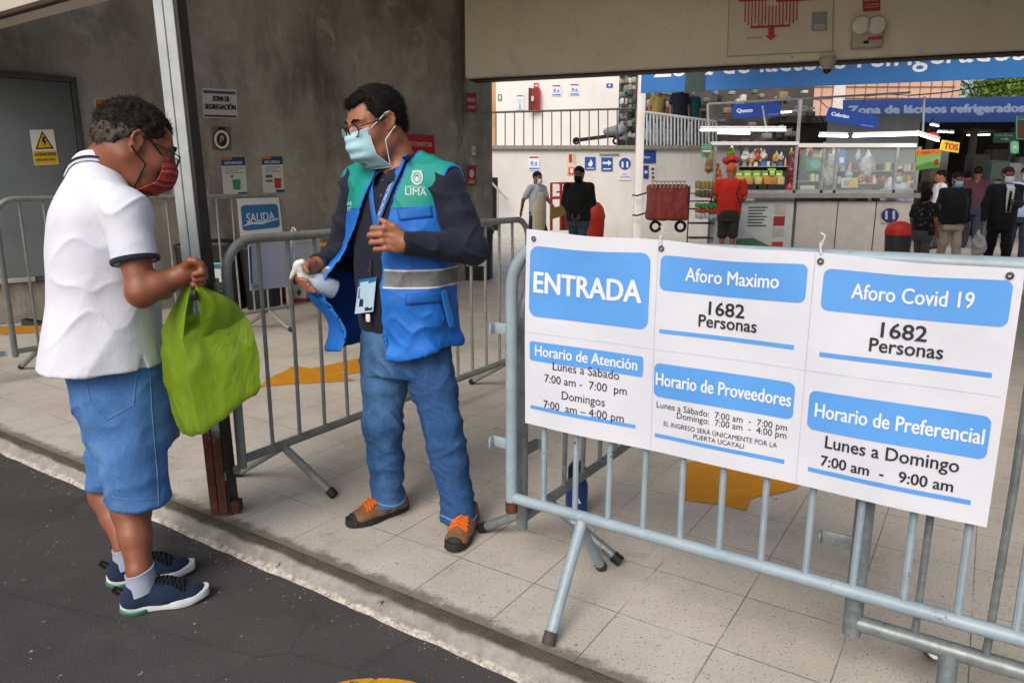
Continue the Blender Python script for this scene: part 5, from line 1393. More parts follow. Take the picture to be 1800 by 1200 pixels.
polo, v_, q_ = sculpt(Fd, 'polo_shirt', MT_POLO, mn, pfold, None, 2)
po_t = bvh(v_, q_)
# sleeve bands
for s_, e_ in ((sR, eR), (sL, eL)):
    dd = nrm(e_ - s_); en = s_ * .40 + e_ * .60; x1 = nrm(np.cross(dd, MF)); x2 = np.cross(dd, x1)
    c_ = en - dd * .015; rr_ = []
    for q in np.linspace(0, 2 * math.pi, 48, False):
        o_ = x1 * math.cos(q) + x2 * math.sin(q); hh = po_t.ray_cast(Vector(c_ + o_ * .11), Vector(-o_)); l_ = .061 if hh[0] is None else float(np.linalg.norm(np.array(hh[0]) - c_))
        rr_.append(min(max(l_, .057), .068))
    rr_ = np.array(rr_)
    for _ in range(4): rr_ = (np.roll(rr_, 1) + rr_ * 2 + np.roll(rr_, -1)) / 4
    rws = [[c_ + dd * t_ + (x1 * math.cos(q) + x2 * math.sin(q)) * (rr_[k_] + e_) for k_, q in enumerate(np.linspace(0, 2 * math.pi, 48, False))] for t_, e_ in ((.010, .0), (.0105, .0040), (.016, .0048), (.0225, .0045), (.024, .001), (.0235, -.006))]
    o = MB().grid(rws, True).build('sleeve_band', MT_STRIPE, polo)
# folded collar with two dark lines
NB = TM(0, .0, 0)
def collar_pt(q, k):   # q round the neck (0 = front), k: 0 top fold .. 1 outer edge lying on the shoulders
    fr, sdn = math.cos(q), math.sin(q); ro = .096 + .024 * max(0, fr) ** 2; ri = .072
    def surf(r):
        p = NB + MR * sdn * r + MF * fr * r; h = po_t.ray_cast(Vector((p[0], p[1], 1.6)), Vector((0, 0, -1)))
        return np.array(h[0]) if h[0] is not None else p + ZD * 1.30
    e = surf(ro); t_ = NB + MR * sdn * ri + MF * fr * ri; t_ = V(t_[0], t_[1], max(e[2], 1.295) + .034 - .010 * max(0, fr))
    p = t_ * (1 - k) + e * k; s_ = surf(ri + (ro - ri) * k); zz = p[2] + .006 + .008 * math.sin(k * math.pi)
    return V(p[0], p[1], max(zz, s_[2] + .007) if k > .3 else zz)
QS = np.linspace(.22, 2 * math.pi - .22, 56)
rows = [[collar_pt(q, 0) - ZD * .05 for q in QS]] + [[collar_pt(q, k) for q in QS] for k in (0, .15, .4, .7, 1.0)]
o = MB().grid(rows).build('collar', MT_POLO, polo); solidify(o, .005, 0); subsurf(o, 1)
for k0, k1 in ((.78, .88),):
    m = MB(); m.grid([[collar_pt(q, k) + ZD * .0048 + (MR * math.sin(q) + MF * math.cos(q)) * .0040 for q in QS] for k in (k0, (k0 + k1) / 2, k1)]); o = m.build('collar_stripe', MT_STRIPE, polo); solidify(o, .002, 0)

# --- denim shorts
SHD = denim('denim_shorts', '#4470a8', '#3a6398', '#7da2cf')
Fd = Field((-1.62, 1.90, .12), (-.90, 2.65, .86), .0045)
Fd.add(column(MC, MR, MF, [(.46, .165, .135, 0, .008), (.58, .172, .148, 0, .0), (.68, .168, .148, 0, -.01), (.72, .166, .145, 0, -.01), (.79, .160, .138, 0, -.012)], 2.4), 0)
hmN, hmF = at(248, 880, 2.165), at(203, 850, 2.36)
for h_, e_, sg in ((TM(.092, -.006, .56), hmN, 1), (TM(-.092, -.01, .56), hmF, -1)):
    Fd.add(cap(h_, e_ + ZD * .0, .099, .089, MR, 1.06), .03); Fd.cut(rbox(e_ - ZD * .094, (.14, .14, .096), rd=.001), 0); Fd.cut(cap(e_ - ZD * .1, e_ + ZD * .02, .074), 0)
def sfold(v, n):
    z = v[:, 2]; w = v + .06 * vnoise(v, 6, 2)[:, None]; b = (v - MC) @ MF
    d = .007 * (vnoise(v, (9, 9, 5), 4) - .5) + .013 * (ridge(w @ np.array([[1, 0, -.5], [0, 1, 0], [.5, 0, 1]]), (7, 7, 9), 5) - .62) * sstep(b, .09, -.02)
    d += .009 * crease(w, [[1, 0, -.6], [0, 1, .3], [.7, 0, 1]], (8, 8, 11), 34) + .006 * crease(w, [[1, 0, .5], [0, 1, 0], [-.4, 0, 1]], (11, 11, 4), 35)
    d += .007 * (ridge(w, (10, 10, 3), 8) - .6) * sstep(z, .6, .35) + .003 * (vnoise(v, 24, 9) - .5)
    return d
shorts, v_, q_ = sculpt(Fd, 'denim_shorts', SHD, mn, sfold, None, 2)
so_t = bvh(v_, q_)
MT_SST = mt('pale_stitch', '#5b80ae', '#4a6f9f', rough=.8, bump=0)
def pxline(tree, pts, r, name, mat, parent, off=.001, n=10):
    P = [hit(tree, x, y, off) for x, y in dense(pts, n)]; P = [p for p in P if p is not None]
    if len(P) > 2: m = MB(); m.tube(P, r, 5); return m.build(name, mat, parent)
pxline(so_t, [(262, 640), (268, 740), (276, 830), (279, 886)], .0016, 'side_seam', MT_SST, shorts, .0012)
pxline(so_t, [(197, 872), (240, 879), (300, 874)], .0013, 'hem_stitch', MT_SST, shorts, .0012)
pxline(so_t, [(148, 655), (160, 706), (186, 738), (234, 712), (240, 660)], .0016, 'back_pocket', MT_SST, shorts, .0012)

# --- socks and dark blue trainers
MT_SOCK = clothmat('grey_sock', '#9aa3b5', '#8a94a8', .9, 500, 40, .2)
for a_ in (anN, anF):
    m = MB(); prof = [(-.05, .047), (-.02, .0445), (.0, .043), (.014, .0425), (.020, .044), (.022, .040)]
    m.grid([[a_ + V(math.cos(q) * r, math.sin(q) * r, z + .012 * math.cos(q - .5)) for q in np.linspace(0, 2 * math.pi, 26, False)] for z, r in prof], True); m.build('sock', MT_SOCK, mn)
MT_KNIT = clothmat('navy_knit', '#1c2c48', '#15223a', .85, 300, 40, .25); MT_MID = mt('white_midsole', '#d3d6da', '#bfc3c8', rough=.5, bump=.05)
MT_GREEN = mt('green_outsole', '#3f7a5a', '#356a4e', rough=.4, bump=.05); MT_MINT = mt('mint_tab', '#9ccfb4', rough=.6, bump=.05); MT_BLACKST = clothmat('black_strap', '#14161c', '#0f1115', .8, 700, 30, .2)
for h_, t_ in ((hN, tN), (hF, tF)):
    u_ = shoe(mn, h_, t_, .104, .088, (MT_KNIT, MT_MID, MT_KNIT, MT_BLACKST, MT_BLACKST), 'shoe', False, True, .022, .07, 1)
    f_ = nrm(t_ - h_); s_ = np.cross(ZD, f_); L_ = np.linalg.norm(t_ - h_)
    m = MB(); m.grid([[h_ + f_ * L_ * x + s_ * y + ZD * z for x, y in [(-.025 + .02 * abs(j) ** 2 * 1.2 + .0, j * .040) for j in np.linspace(-1, 1, 11)]] for z in (.004, .012)])
    rr = []
    for z, k in ((.001, .95), (.006, 1.05), (.014, 1.06), (.017, 1.0)):
        rr.append([h_ + f_ * (L_ * .18 + math.cos(q) * L_ * .205 * k) + s_ * math.sin(q) * .046 * k + ZD * z for q in np.linspace(0, 2 * math.pi, 32, False)])
    m = MB(); m.grid(rr, True); m.build('heel_cushion', MT_GREEN, u_)
    m = MB(); m.tube([h_ + f_ * .012 + ZD * .070, h_ - f_ * .016 + ZD * .088, h_ - f_ * .022 + ZD * .080, h_ - f_ * .004 + ZD * .060], .0052, 8); m.build('pull_loop', MT_BLACKST, u_)
    m = MB(); m.box(h_ + f_ * L_ * .385 + ZD * .086, (.016, .030, .012), (f_, s_, ZD), .003); m.build('tongue_tab', MT_MINT, u_)

# --- hair, mask, glasses
MT_HG = hairmat('greying_hair', '#171412', '#302a26', .85)
MT_HG2 = hairmat('grey_hair', '#4a453f', '#5d574f', .9)
k = MH.k
Fd = Field(MH.c - .19, MH.c + .19, .004)
Fd.add(ell(MH.p(-.014, 0, .036), V(.1005, .0795, .0885) * k, MH.ax), 0); Fd.add(ell(MH.p(-.06, 0, .0), V(.052, .066, .052) * k, MH.ax), .015)
def hclip2(X, Y, Z):
    d = [X - MH.c[0], Y - MH.c[1], Z - MH.c[2]]; g = lambda A: (d[0] * A[0] + d[1] * A[1] + d[2] * A[2]) / k
    f, l, u = g(MH.F), np.abs(g(MH.L)), g(MH.U)
    low = np.interp(f, [-.14, -.10, -.06, -.036, -.014, .008, .026, .046, .058, .074, .12], [-.040, -.044, -.030, .004, .034, .030, -.012, -.006, .046, .062, .075])
    low = low + .006 * np.sin(f * 190 + l * 60) + .005 * np.sin(l * 230 + f * 90)
    low = np.where((l < .05) & (f > .03), .066 + .006 * (l / .05) ** 2, low)
    return (low - u) * k
Fd.clip(hclip2)
def hd2(v, n): return .006 * (vnoise(v, (34, 34, 34), 2) - .35) + .010 * (ridge(v + .01 * vnoise(v, 30, 3)[:, None], (48, 48, 48), 5) - .55)
hair2, v_, q_ = sculpt(Fd, 'hair', [MT_HG, MT_HG2], mn, hd2, None, 1, lambda c: ((MH.loc(c)[2] + .05 * vnoise(c, 40, 2) < .045) & (vnoise(c, 90, 4) > .35)).astype(int))
rs = np.random.RandomState(8); m = MB()
def curl(c, n, r):
    if n @ MH.U < -.8: return None
    return nrm(n * .7 + r.normal(0, .65, 3) - MH.U * .15)
strands(m, v_, q_, 7000, curl, .012, .0006, rs); strands(m, v_, q_, 3500, lambda c, n, r: nrm(n * .5 + r.normal(0, .5, 3) - MH.F * .5) if MH.loc(c)[2] > .03 else None, .021, .0008, rs); m.build('hair_strands', MT_HG, hair2, True, fixn=False)
m = MB(); strands(m, v_, q_, 3500, lambda c, n, r: curl(c, n, r) if MH.loc(c)[2] < .05 else None, .010, .0006, rs); m.build('hair_strands', MT_HG2, hair2, True, fixn=False)
m = MB()
for l in (-1, 1): m.tube([MH.p(.100, l * .014, .020), MH.p(.098, l * .028, .027), MH.p(.088, l * .046, .024)], [.004, .0046, .002], 6)
m.build('eyebrows', MT_HG, mn)
g2 = bpy.data.objects.new('eyeglasses', None); C.objects.link(g2); g2.location = MH.p(.11, 0, 0); g2.parent = mn; bpy.context.view_layer.update(); g2.matrix_parent_inverse = mn.matrix_world.inverted()
m = MB()
def lensM(l, q, sc=1.0): return MH.p(.120 - abs(.033 * l + .024 * math.cos(q) * sc) * .16, l * .034 + .0245 * math.cos(q) * sc, -.010 + .0175 * math.sin(q) * sc)
for l in (-1, 1):
    m.tube([lensM(l, q) for q in np.linspace(0, 2 * math.pi, 28, False)], .0018, 6, closed=True); m.tube([MH.p(.113, l * .058, .001), MH.p(.094, l * .073, .004), MH.p(.03, l * .083, .010), MH.p(.0, l * .085, .016)], .0018, 6)
m.tube([MH.p(.121, -.012, -.004), MH.p(.124, 0, -.001), MH.p(.121, .012, -.004)], .0016, 6); m.build('frame', MT_FRAME, g2)
for l in (-1, 1): m = MB(); m.add([lensM(l, q, .95) for q in np.linspace(0, 2 * math.pi, 24, False)], [tuple(range(24))]); m.build('lens', MT_LENS, g2, False)
t = NT('striped_mask'); zz = t.dot(t.obj, tuple(nrm(MH.U * 1.0 - MH.F * .25) * 1.0)); s0 = t.math('FRACT', t.math('MULTIPLY', t.math('ADD', zz, t.math('MULTIPLY', t.noise(14, 2), .03)), 26))
b_ = t.mix(t.step(s0, .30, .36), '#a8402f', '#86303a'); b_ = t.mix(t.math('MULTIPLY', t.step(s0, .62, .66), t.math('SUBTRACT', 1, t.step(s0, .78, .82))), b_, '#bd5a3e'); b_ = t.mix(t.math('MULTIPLY', t.step(s0, .90, .93), .8), b_, '#4a2638')
MT_STRM = t.done(b_, .8, 0, t.bump(t.noise(600, 2), .15, .001), .25)
facemask(MH, mn, MT_STRM, mt('black_elastic', '#15130f', rough=.8, bump=0), 0, 0, -.018, -.135, .067, 1.0)

# ================================================================== GREEN SHOPPING BAG
BGT = NT('green_plastic_film')
t = BGT; b_ = t.mix(t.step(t.noise(7, 5, .6), .3, .7), '#a6c43c', '#96b62e'); b_ = t.mix(t.math('MULTIPLY', t.step(t.noise(5, 5, .7, t.vmul(t.obj, (1, 1, .4)), 1.0), .52, .78), .4), b_, '#bcd65a')
nb = t.bump(t.noise(9, 5, .65, t.vmul(t.obj, (1, 1, .45)), .6), .55, .02); nb = t.bump(t.noise(60, 4, .6), .2, .003, nb)
tr_ = t.n('ShaderNodeBsdfTranslucent'); t.put(tr_.inputs[0], b_); t.put(tr_.inputs[1], nb)
MT_BAG = t.done(b_, .24, 0, nb, .5)
mx_ = t.n('ShaderNodeMixShader'); mx_.inputs[0].default_value = .55; t.t.links.new(t.b.outputs[0], mx_.inputs[1]); t.t.links.new(tr_.outputs[0], mx_.inputs[2])
t.t.links.new(mx_.outputs[0], t.t.nodes['Material Output'].inputs[0])
bag = empty('shopping_bag', at(345, 772, 2.15), 'bright green plastic bag hanging from the fist of the man in white', 'bag')
def lerp(a, b, x): return V(*a) * (1 - x) + V(*b) * x
def bagloop(tt):
    """tt 0 bottom .. 1 shoulder: a rounded four sided section"""
    L_ = lerp((328, 774), (285, 577), tt); C_ = lerp((355, 765), (321, 594), tt); R_ = lerp((459, 684), (428, 549), tt)
    L_ = L_ + V(-14, 0) * math.sin(math.pi * tt) * .9 + V(-8, -6) * (1 - tt) ** 3; R_ = R_ + V(12, 0) * math.sin(math.pi * tt) * .8
    L3, C3, R3 = at(L_[0], L_[1], 2.20), at(C_[0], C_[1], 2.10), at(R_[0], R_[1], 2.215); B3 = L3 + R3 - C3
    pts = []
    for a, b, n in ((L3, C3, 9), (C3, R3, 18), (R3, B3, 9), (B3, L3, 18)):
        for i in range(n): pts.append(a * (1 - i / n) + b * (i / n))
    c = np.mean(pts, 0); return pts, c
rows = []
for tt in [0, .02, .05] + list(np.linspace(.1, 1, 26)):
    pts, c = bagloop(tt); k_ = {0: .90, .02: .965, .05: .99}.get(tt, 1.0)
    rows.append([c + (p - c) * k_ for p in pts])
pts, c = bagloop(1.0); top_c = c
for i, (s_, dz) in enumerate(((.97, .004), (.85, .006), (.5, .008), (.1, .008))): rows.append([c + (p - c) * s_ + ZD * dz for p in pts])
n_ = len(rows[0]); vv = np.array([p for r in rows for p in r]); qq = np.array([(i * n_ + j, i * n_ + (j + 1) % n_, (i + 1) * n_ + (j + 1) % n_, (i + 1) * n_ + j) for i in range(len(rows) - 1) for j in range(n_)])
qq = orient(vv, qq); nn_ = vnormals(vv, qq); wv = vv + .05 * vnoise(vv, 8, 3)[:, None]
vv = vv + nn_ * (.009 * (vnoise(vv, (7, 7, 4), 2) - .5) + .008 * crease(wv, [[1, 0, -.7], [0, 1, 0], [.8, 0, 1]], (12, 12, 6), 36) + .006 * crease(wv, [[1, 0, .2], [0, 1, 0], [0, 0, 1]], (26, 26, 5), 37) + .005 * (ridge(wv @ np.array([[1, 0, .6], [0, 1, 0], [-.5, 0, 1]]), (11, 11, 5), 4) - .62) + .005 * (ridge(wv, (22, 22, 8), 6) - .6))[:, None]
bo = npmesh('bag_body', vv, qq, MT_BAG, bag); bo.data.set_sharp_from_angle(angle=R(42))
m = MB(); m.add([p for p in rows[0]], [tuple(range(n_))[::-1]]); m.build('bag_base', MT_BAG, bag)
def strip(rws, name='handle'):
    out = []
    for a, b in rws:
        r = []
        for i in range(7):
            x = i / 6; p = at(a[0] * (1 - x) + b[0] * x, a[1] * (1 - x) + b[1] * x, a[2] * (1 - x) + b[2] * x - .012 * math.sin(x * math.pi) + .007 * math.sin(x * 15 + a[1] * .1))
            r.append(p)
        out.append(r)
    o = MB().grid(out).build(name, MT_BAG, bag); solidify(o, .0022, 0); subsurf(o, 2)
strip([((288, 622, 2.24), (325, 640, 2.14)), ((284, 600, 2.215), (323, 618, 2.117)), ((284, 578, 2.200), (322, 594, 2.100)), ((294, 556, 2.18), (325, 568, 2.09)), ((306, 535, 2.16), (328, 540, 2.095)), ((317, 516, 2.14), (333, 516, 2.10)), ((328, 498, 2.13), (340, 498, 2.105))])
strip([((350, 632, 2.175), (432, 600, 2.255)), ((351, 606, 2.150), (430, 574, 2.230)), ((352, 582, 2.126), (428, 550, 2.205)), ((352, 560, 2.112), (421, 536, 2.185)), ((350, 540, 2.105), (404, 523, 2.16)), ((347, 522, 2.10), (380, 513, 2.14)), ((342, 508, 2.10), (360, 506, 2.12)), ((336, 494, 2.10), (350, 494, 2.11))])
strip([((300, 575, 2.27), (340, 560, 2.30)), ((312, 548, 2.25), (340, 545, 2.27)), ((322, 520, 2.2), (342, 518, 2.2)), ((332, 500, 2.15), (344, 500, 2.15))])
# small dark keys case under the fist
m = MB(); m.box(at(341, 519, 2.085), (.020, .012, .030), bev=.004); tag(m.build('key_case', mt('black_leather', '#14130f')), 'small black case dangling under the fist above the green bag', 'case')
# ================================================================== THE MARKET INSIDE
def pw(px, Y): return (px - 900) / FPX * (Y * cp_ + .2 * sp_)          # metres across at a depth, near eye level
def pbox(mb, x0, y0, x1, y1, Y, dep=.05):
    ym = (max(y0, 100) + y1) / 2; a, b = at(x0, ym, Y), at(x1, ym, Y); a[2] = at(x0, y1, Y)[2]; b[2] = at(x0, y0, Y)[2]; X0, X1 = min(a[0], b[0]), max(a[0], b[0])
    c = V((X0 + X1) / 2, Y + dep / 2, (a[2] + b[2]) / 2); mb.box(c, (X1 - X0, dep, abs(b[2] - a[2]))); return mb
def one(name, label, cat, mat, fn, group=None, smooth=False, bev=0.0):
    m = MB(); fn(m); o = m.build(name, mat, None, smooth)
    if bev: q = o.modifiers.new('b', 'BEVEL'); q.width = bev; q.segments = 2
    return tag(o, label, cat, group)
def fsheet(name, x0, y0, x1, y1, Y, label, cat, parts, paper='#d8d6d0', thick=.01, skew=0, group=None):
    return sheet(name, at(x0, y0, Y), at(x1, y0 + skew, Y), at(x1, y1 + skew, Y), at(x0, y1, Y), V(0, -1, 0), label, cat, parts, paper, thick, group)
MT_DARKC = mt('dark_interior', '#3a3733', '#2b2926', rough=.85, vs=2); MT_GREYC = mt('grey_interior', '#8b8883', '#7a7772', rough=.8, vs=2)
MT_ALU = mt('aluminium', '#b5b8ba', '#9ea2a5', rough=.35, metal=.5, bump=.05); MT_RAILD = mt('rail_paint', '#57534f', '#46423f', rough=.5); MT_RAILW = mt('rail_white', '#cbd0d4', '#b9bfc4', rough=.5)

# mezzanine with its wall, slab and stair opening
YW = 18.5
z_s0, z_s1 = at(980, 263, YW)[2], at(980, 256, YW)[2]
xl, xr = at(800, 300, YW)[0], at(1330, 300, YW)[0]
mz = empty('mezzanine', ((xl + xr) / 2, YW, 0), 'white walled mezzanine floor at the back of the market', 'building')
m = MB(); m.box(((xl + xr) / 2, YW + .15, z_s0 / 2), (xr - xl, .3, z_s0)); m.build('lower_wall', MT_WHITE, mz, False)
m = MB(); m.box(((xl + xr) / 2, YW + 2.4, (z_s0 + z_s1) / 2), (xr - xl + .1, 5.0, z_s1 - z_s0), bev=.01); m.build('slab', mt('slab_edge', '#8b877f', '#77736c', rough=.7), mz, False)
YU = 20.6; xa, xb = at(872, 200, YU)[0], at(1087, 200, YU)[0]
m = MB(); m.box(((xa + xb) / 2, YU + .15, z_s1 + 1.7), (xb - xa, .3, 3.4)); m.build('upper_wall', MT_WHITE2, mz, False)
m = MB(); pbox(m, 840, 60, 872, 258, YU + .8, .2); m.build('corridor_wall', mt('warm_corridor', '#c9a27a', '#a98258', rough=.7, vs=1.2), mz, False)
m = MB(); pbox(m, 856, 312, 875, 405, YW - .012, .05); m.build('doorway', mt('doorway_shade', '#171513', rough=.9), mz, False)  # flat dark panel, the shade inside the doorway put into its colour
m = MB()
for a, b in (((856, 312), (893, 352)), ((858, 335), (858, 392)), ((875, 333), (875, 392))): m.tube([at(*a, YW - .35), at(*b, YW - .35)], .028, 6)
tag(m.build('stair_rail', mt('pale_rail', '#a9aba8')), 'pale stair handrail at the dark doorway below the mezzanine', 'handrail')
# railings
def railing(name, label, xs, ytop0, ytop1, ybot, Y, rb, mat):
    root = empty(name, at((xs[0] + xs[-1]) / 2, ybot, Y), label, 'railing')
    m = MB(); m.tube([at(xs[0], ytop0, Y), at(xs[-1], ytop1, Y)], rb * 1.6, 8); m.build('top_rail', mat, root)
    for i, x in enumerate(xs):
        m = MB(); t_ = i / (len(xs) - 1); m.tube([at(x, ytop0 + (ytop1 - ytop0) * t_, Y), at(x, ybot, Y)], rb, 6); m.build('baluster', mat, root)
railing('railing', 'dark thin bar railing along the mezzanine before the white wall', [856, 872] + [888 + 16.4 * i for i in range(15)], 198, 191, 256, YW + .1, .016, MT_RAILD)
railing('railing', 'pale close bar railing on the mezzanine beside the white column', [1131 + 6.1 * i for i in range(22)], 197, 214, 256, YW + .1, .022, MT_RAILW)
one('column', 'white painted steel column carrying the big blue banner', 'column', MT_WHITE2, lambda m: m.box(at(1123, 300, 17.3) * V(1, 1, 0) + ZD * 2.4, (.17, .17, 4.8), bev=.01), smooth=True)
m = MB()
for y in (343, 378): m.tube([at(1112, y, 17.1), at(1120, y + 1, 17.0), at(1136, y - 4, 17.1)], .02, 6)
tag(m.build('cable_strap', MT_RUBBER), 'black straps tied round the white column', 'strap')
# upper wall things
fc = empty('fire_cabinet', at(938, 195, YU), 'red fire hose cabinet with open door on the white upper wall', 'cabinet')
MT_RED = mt('fire_red', '#9c1f1c', '#861a18', rough=.4)
m = MB(); pbox(m, 937, 155, 949, 194, YU - .16, .16); m.build('body', MT_RED, fc, False)
m = MB(); pbox(m, 929, 155, 936.5, 194, YU - .22, .03); m.build('door', mt('fire_dark', '#5d1614', rough=.5), fc, False)
m = MB(); pbox(m, 934, 169, 938, 178, YU - .24, .01); m.build('notice', mt('white_print', '#cfd3da', bump=0), fc, False)
fsheet('fire_label', 938, 146, 947, 154, YU - .02, 'small red label above the fire cabinet', 'sign', [('r', '#e0d4d0', .2, .3, .8, .6)], '#c53a33')
def smallposter(x0, y0, x1, y1, Y, label, rows, paper='#dfe3ea'):
    return fsheet('wall_poster', x0, y0, x1, y1, Y, label, 'poster', rows, paper)
PR = [('r', '#c0392f', .08, .82, .92, .95), ('c', '#6f9bd1', .32, .5, .16, .14), ('c', '#6f9bd1', .7, .46, .13, .12), ('r', '#2f6fb8', .05, .06, .95, .16), ('r', '#8a94a6', .12, .3, .88, .34)]
smallposter(970, 149, 986, 169, YU - .02, 'first red and blue poster of the pair on the upper wall', PR)
smallposter(1002, 147, 1018, 168, YU - .02, 'second red and blue poster of the pair on the upper wall', PR)
smallposter(907, 166, 921, 193, YU - .02, 'pale instruction poster by the fire cabinet', [('r', '#7b7f87', .1, .86, .9, .95), ('r', '#a9adb5', .15, .62, .85, .66), ('r', '#a9adb5', .15, .5, .85, .54), ('p', '#8d93a3', [(.4, .05), (.6, .05), (.55, .42), (.45, .42)])])
smallposter(875, 166, 882, 177, YU - .02, 'tiny green emergency exit sign on the upper wall', [('r', '#dfe8e2', .3, .2, .7, .8)], '#2e9a5c')
smallposter(1066, 147, 1077, 154, YU - .02, 'small blue hand gel sign on the upper wall', [('c', '#dfe3ea', .5, .5, .2, .25)], '#2b55b4')
# hand truck with sack lying on the mezzanine
tk = empty('hand_truck', at(1050, 256, 19.2), 'black hand truck with a grey sack on the mezzanine floor', 'hand truck')
m = MB(); m.tube([at(1010, 249, 19.2), at(1030, 246, 19.2), at(1092, 238, 19.2), at(1096, 222, 19.2)], .03, 6); m.tube([at(1010, 246, 19.4), at(1092, 235, 19.4)], .03, 6); m.build('frame', MT_RUBBER, tk)
for x in (1013, 1083): m = MB(); m.tube(arc(at(x, 248, 19.15), V(1, 0, 0), ZD, .07, 0, 5.9, 14), .03, 6, closed=True); m.build('wheel', MT_RUBBER, tk)
Fd = Field(at(1060, 246, 19.0) - .3, at(1100, 214, 19.6) + .3, .02); Fd.add(ell(at(1080, 232, 19.3), (.30, .24, .15)), 0); Fd.add(ell(at(1092, 226, 19.3), (.14, .16, .12)), .05)
sc_, _, _ = sculpt(Fd, 'grain_sack', mt('grey_sack', '#8c8f96', '#777a82'), None, lambda v, n: .03 * (vnoise(v, 9, 2) - .5)); tag(sc_, 'bulging grey sack lying on the black hand truck', 'sack')
# stacked goods beyond the rail
rs = np.random.RandomState(2); PAL = ['#5d5750', '#8d8f90', '#c9cbc9', '#3c4440', '#a5a39c', '#6b7f76', '#d6d8d5', '#4a4038', '#94836c', '#7b8791']
n = 0
for x in range(1090, 1118, 7):
    for y in range(120, 250, 12):
        c = PAL[rs.randint(len(PAL))]; w, hh = rs.uniform(5, 9), rs.uniform(7, 12); dy = rs.uniform(-3, 3); YY = 20.2 + rs.uniform(0, .5)
        one('stock_bundle', 'wrapped bundle in the crammed stock pile beside the white column', 'bundle', mt('stock' + c.strip('#'), c, rough=.6), lambda m: m.box((at(x + 3, y + dy, YY)), (w / 1291 * YY, .25, hh / 1291 * YY), bev=.03), 'bundles piled on the mezzanine', True); n += 1
m = MB(); pbox(m, 1088, 40, 1430, 257, 23.2, .2); m.build('stock_wall', mt('stock_wall', '#57524c', '#45413c', rough=.8, vs=1.2), mz, False)
for i in range(70):
    px, py = rs.uniform(1128, 1425), rs.uniform(160, 252); c = PAL[rs.randint(len(PAL))]; YY = rs.uniform(21.6, 22.8); w, hh = rs.uniform(5, 15), rs.uniform(5, 14)
    one('stock_bundle', 'wrapped bundle on the crowded shelves behind the mezzanine railing', 'bundle', mt('stock' + c.strip('#'), c, rough=.6), lambda m: m.box(at(px, py, YY), (w / 1291 * YY, .25, hh / 1291 * YY), bev=.03), 'bundles on the upper shelves', True)
# --- lower wall signs
def blue_sq(x0, y0, x1, y1, label, extra): return fsheet('safety_sign', x0, y0, x1, y1, YW - .02, label, 'sign', extra, '#1f4f96')
blue_sq(1028, 276, 1047, 299, 'blue square sign with white washing hand', [('p', '#d9e0ea', [(.35, .3), (.6, .25), (.75, .5), (.55, .85), (.45, .6), (.3, .5)]), ('r', '#d9e0ea', .15, .1, .85, .16)])
blue_sq(1057, 277, 1077, 301, 'blue square sign with white arrow to the side', [('p', '#d9e0ea', [(.12, .52), (.6, .52), (.6, .38), (.9, .6), (.6, .82), (.6, .68), (.12, .68)]), ('r', '#d9e0ea', .15, .12, .85, .2)])
fsheet('distance_sign', 1088, 277, 1109, 317, YW - .02, 'round blue distancing sign above a small white notice', 'sign', [('c', '#1c488e', .5, .72, .5, .27), ('c', '#d9e0ea', .3, .78, .08, .05), ('c', '#d9e0ea', .7, .78, .08, .05), ('r', '#d9e0ea', .22, .56, .38, .74), ('r', '#d9e0ea', .62, .56, .78, .74), ('r', '#8fa5d2', .1, .12, .9, .18), ('r', '#8fa5d2', .3, .24, .7, .29)], '#d3d2d0')
fsheet('fire_sign', 996, 268, 1012, 308, YW - .02, 'tall fire extinguisher sign above a red square', 'sign', [('r', '#a32a24', .25, .55, .6, .92), ('r', '#b8ad90', .66, .5, .95, .95), ('r', '#c03a33', .2, .02, .9, .34), ('p', '#e3d8d2', [(.4, .3), (.7, .3), (.7, .18), (.8, .18), (.55, .06), (.3, .18), (.4, .18)])], '#cdc4ab')
smallposter(929, 274, 948, 299, YW - .02, 'red and blue poster alone on the lower wall', PR)
fsheet('blue_plaque', 1127, 265, 1153, 287, YW - .02, 'blue plaque beside the white column under the pale railing', 'sign', [('t', '#c8d3ea', 'Queso', .15, .6, .4, .2)], '#22408e')
fsheet('blue_plaque', 1131, 291, 1140, 314, YW - .02, 'narrow dark blue sign below the blue plaque', 'sign', [('r', '#c8d3ea', .2, .4, .8, .6)], '#27357a')
fsheet('wall_poster', 1142, 291, 1153, 316, YW - .02, 'white sign with dark curls beside the narrow blue sign', 'poster', [('c', '#4b4a4c', .5, .75, .25, .1), ('c', '#4b4a4c', .5, .45, .2, .1), ('c', '#4b4a4c', .55, .16, .25, .1)], '#d3d0cb')
one('conduit', 'grey conduit clip strip high on the lower wall', 'conduit', MT_GREYC, lambda m: pbox(m, 1054, 270, 1088, 272.5, YW - .04, .04))

# --- market things on the floor
rt = empty('red_trolley', gnd(988, 428), 'red tubular trolley standing behind the man in a dark jacket', 'trolley'); YT = 15.5; hp_ = lambda x, y, d=0: at(x, y, YT + d)
for a in ([(969, 405), (969, 322), (1008, 322)], [(986, 405), (986, 322)], [(970, 348), (1006, 346)]):
    m = MB(); m.tube([hp_(*p) for p in a], .035, 6); m.build('tube', MT_RED, rt)
m = MB(); m.tube([hp_(978, 338), hp_(990, 336), hp_(1004, 345)], .02, 6); pbox(m, 987, 350, 1004, 405, YT + .05, .35); m.build('load_panel', mt('dark_red', '#6e1b1d', rough=.6), rt)
c = at(1044, 400, 13.2); c[2] = 0
rb_ = empty('orange_bin', c, 'bright orange domed bin beside the man in a dark jacket', 'bin'); hB = at(1044, 354, 13.2)[2]
m = lathe(MB(), c, [(.02, 0), (.16, .0), (.19, hB * .6), (.19, hB * .72)]); m.build('body', mt('bin_orange', '#d8381c', '#c53118', rough=.45), rb_)
